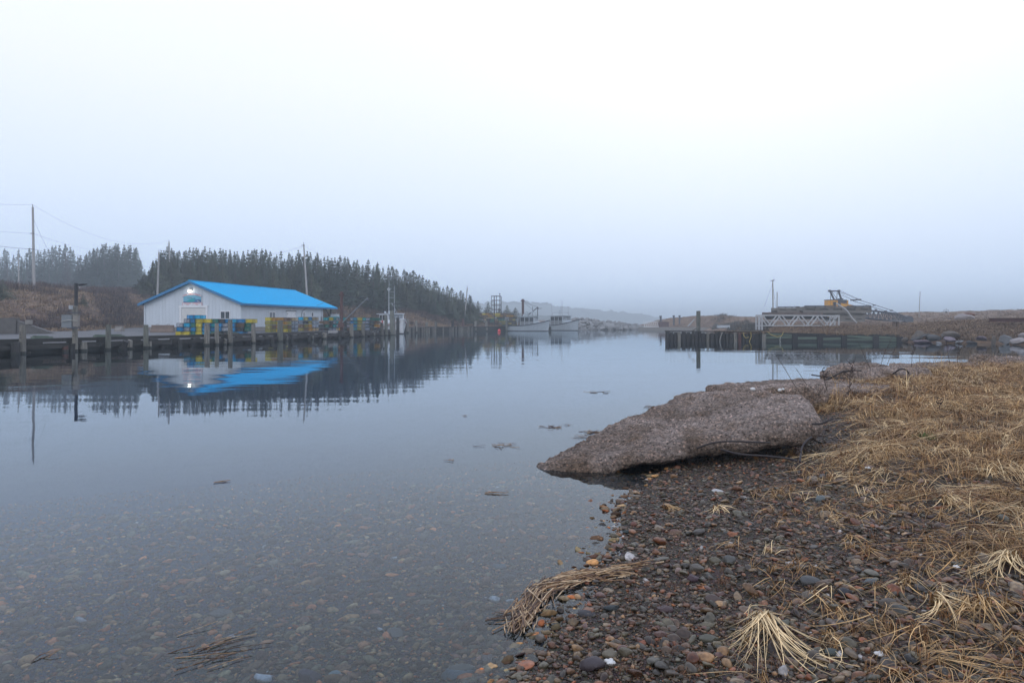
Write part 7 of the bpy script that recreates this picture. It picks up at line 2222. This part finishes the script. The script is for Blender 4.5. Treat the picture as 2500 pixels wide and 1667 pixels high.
land_tufts('wharf_slope_brush', 3600, (772, 1240), hb, left_profile, 16, (.1, .5), (.3, 1.0), (.03, .07), BRUSH, 'reddish brush on the slope behind the white boat', bd)
land_tufts('wharf_slope_grass', 4200, (772, 1300), hb, left_profile, 10, (.2, .6), (.12, .4), (.04, .08), TAN, 'dead tan grass on the slope behind the white boat', None, .5)
DUN = np.array([(.25, .155, .082), (.20, .12, .06), (.30, .205, .115), (.15, .085, .046), (.10, .058, .036)])
rb = lambda px: (np.interp(px, R_PX, R_FD) + .25, np.interp(px, R_PX, R_FD) + 14)
land_tufts('bank_grass', 9500, (1890, 2760), rb, right_profile, 12, (.15, .55), (.10, .38), (.014, .03), DUN, 'dead grass lip of the near right bank', None, .45)
land_tufts('dune_grass', 9000, (1600, 2800), lambda px: (np.interp(px, R_PX, R_FD) + 6, np.interp(px, R_PX, R_CD) + 8), right_profile, 10, (.15, .5), (.10, .34), (.03, .06), DUN, 'dead grass on the low dune behind the crane', None, .6)
land_tufts('dune_brush', 1500, (1740, 1880), lambda px: (np.interp(px, R_PX, R_FD) + 1, np.interp(px, R_PX, R_FD) + 45), right_profile, 16, (.1, .5), (.3, .9), (.03, .06), np.array([(.07, .075, .055), (.055, .05, .045), (.09, .07, .05)]), 'dark low bushes at the foot of the dune', lambda X, D, px: np.clip(1.5 * vnoise(X, D, .12, 2) + .5, 0, 1))
# grass growing on the deck of the crib wharf
n = 900; u = nr.uniform(.20, 1.0, n) ** .9 * LC; q = nr.uniform(.1, 3.5, n) ** 1.0
X = R_A[0] + d.x * 0 + (np.array(R_B)[0] - R_A[0]) * u / LC + nrm.x * q; Y = R_A[1] + (R_B[1] - R_A[1]) * u / LC + nrm.y * q
per = 12
B = np.stack([np.repeat(X, per) + nr.normal(0, .1, n * per), np.repeat(Y, per) + nr.normal(0, .1, n * per), np.repeat(.70 - .27 * u / LC, per)], 1)
C = np.repeat(DUN[nr.integers(0, 5, n)], per, 0) * nr.uniform(.7, 1.3, (n * per, 1))
o = blades_obj('wharf_grass', [(B, nr.uniform(0, 6.28, n * per), nr.uniform(.1, .4, n * per), nr.uniform(.12, .42, n * per), nr.uniform(.015, .03, n * per), C, nr.normal(0, .6, n * per))], 'stuff', None, 3, None, .5, .5)
o['label'] = 'dead grass growing on top of the old crib wharf'
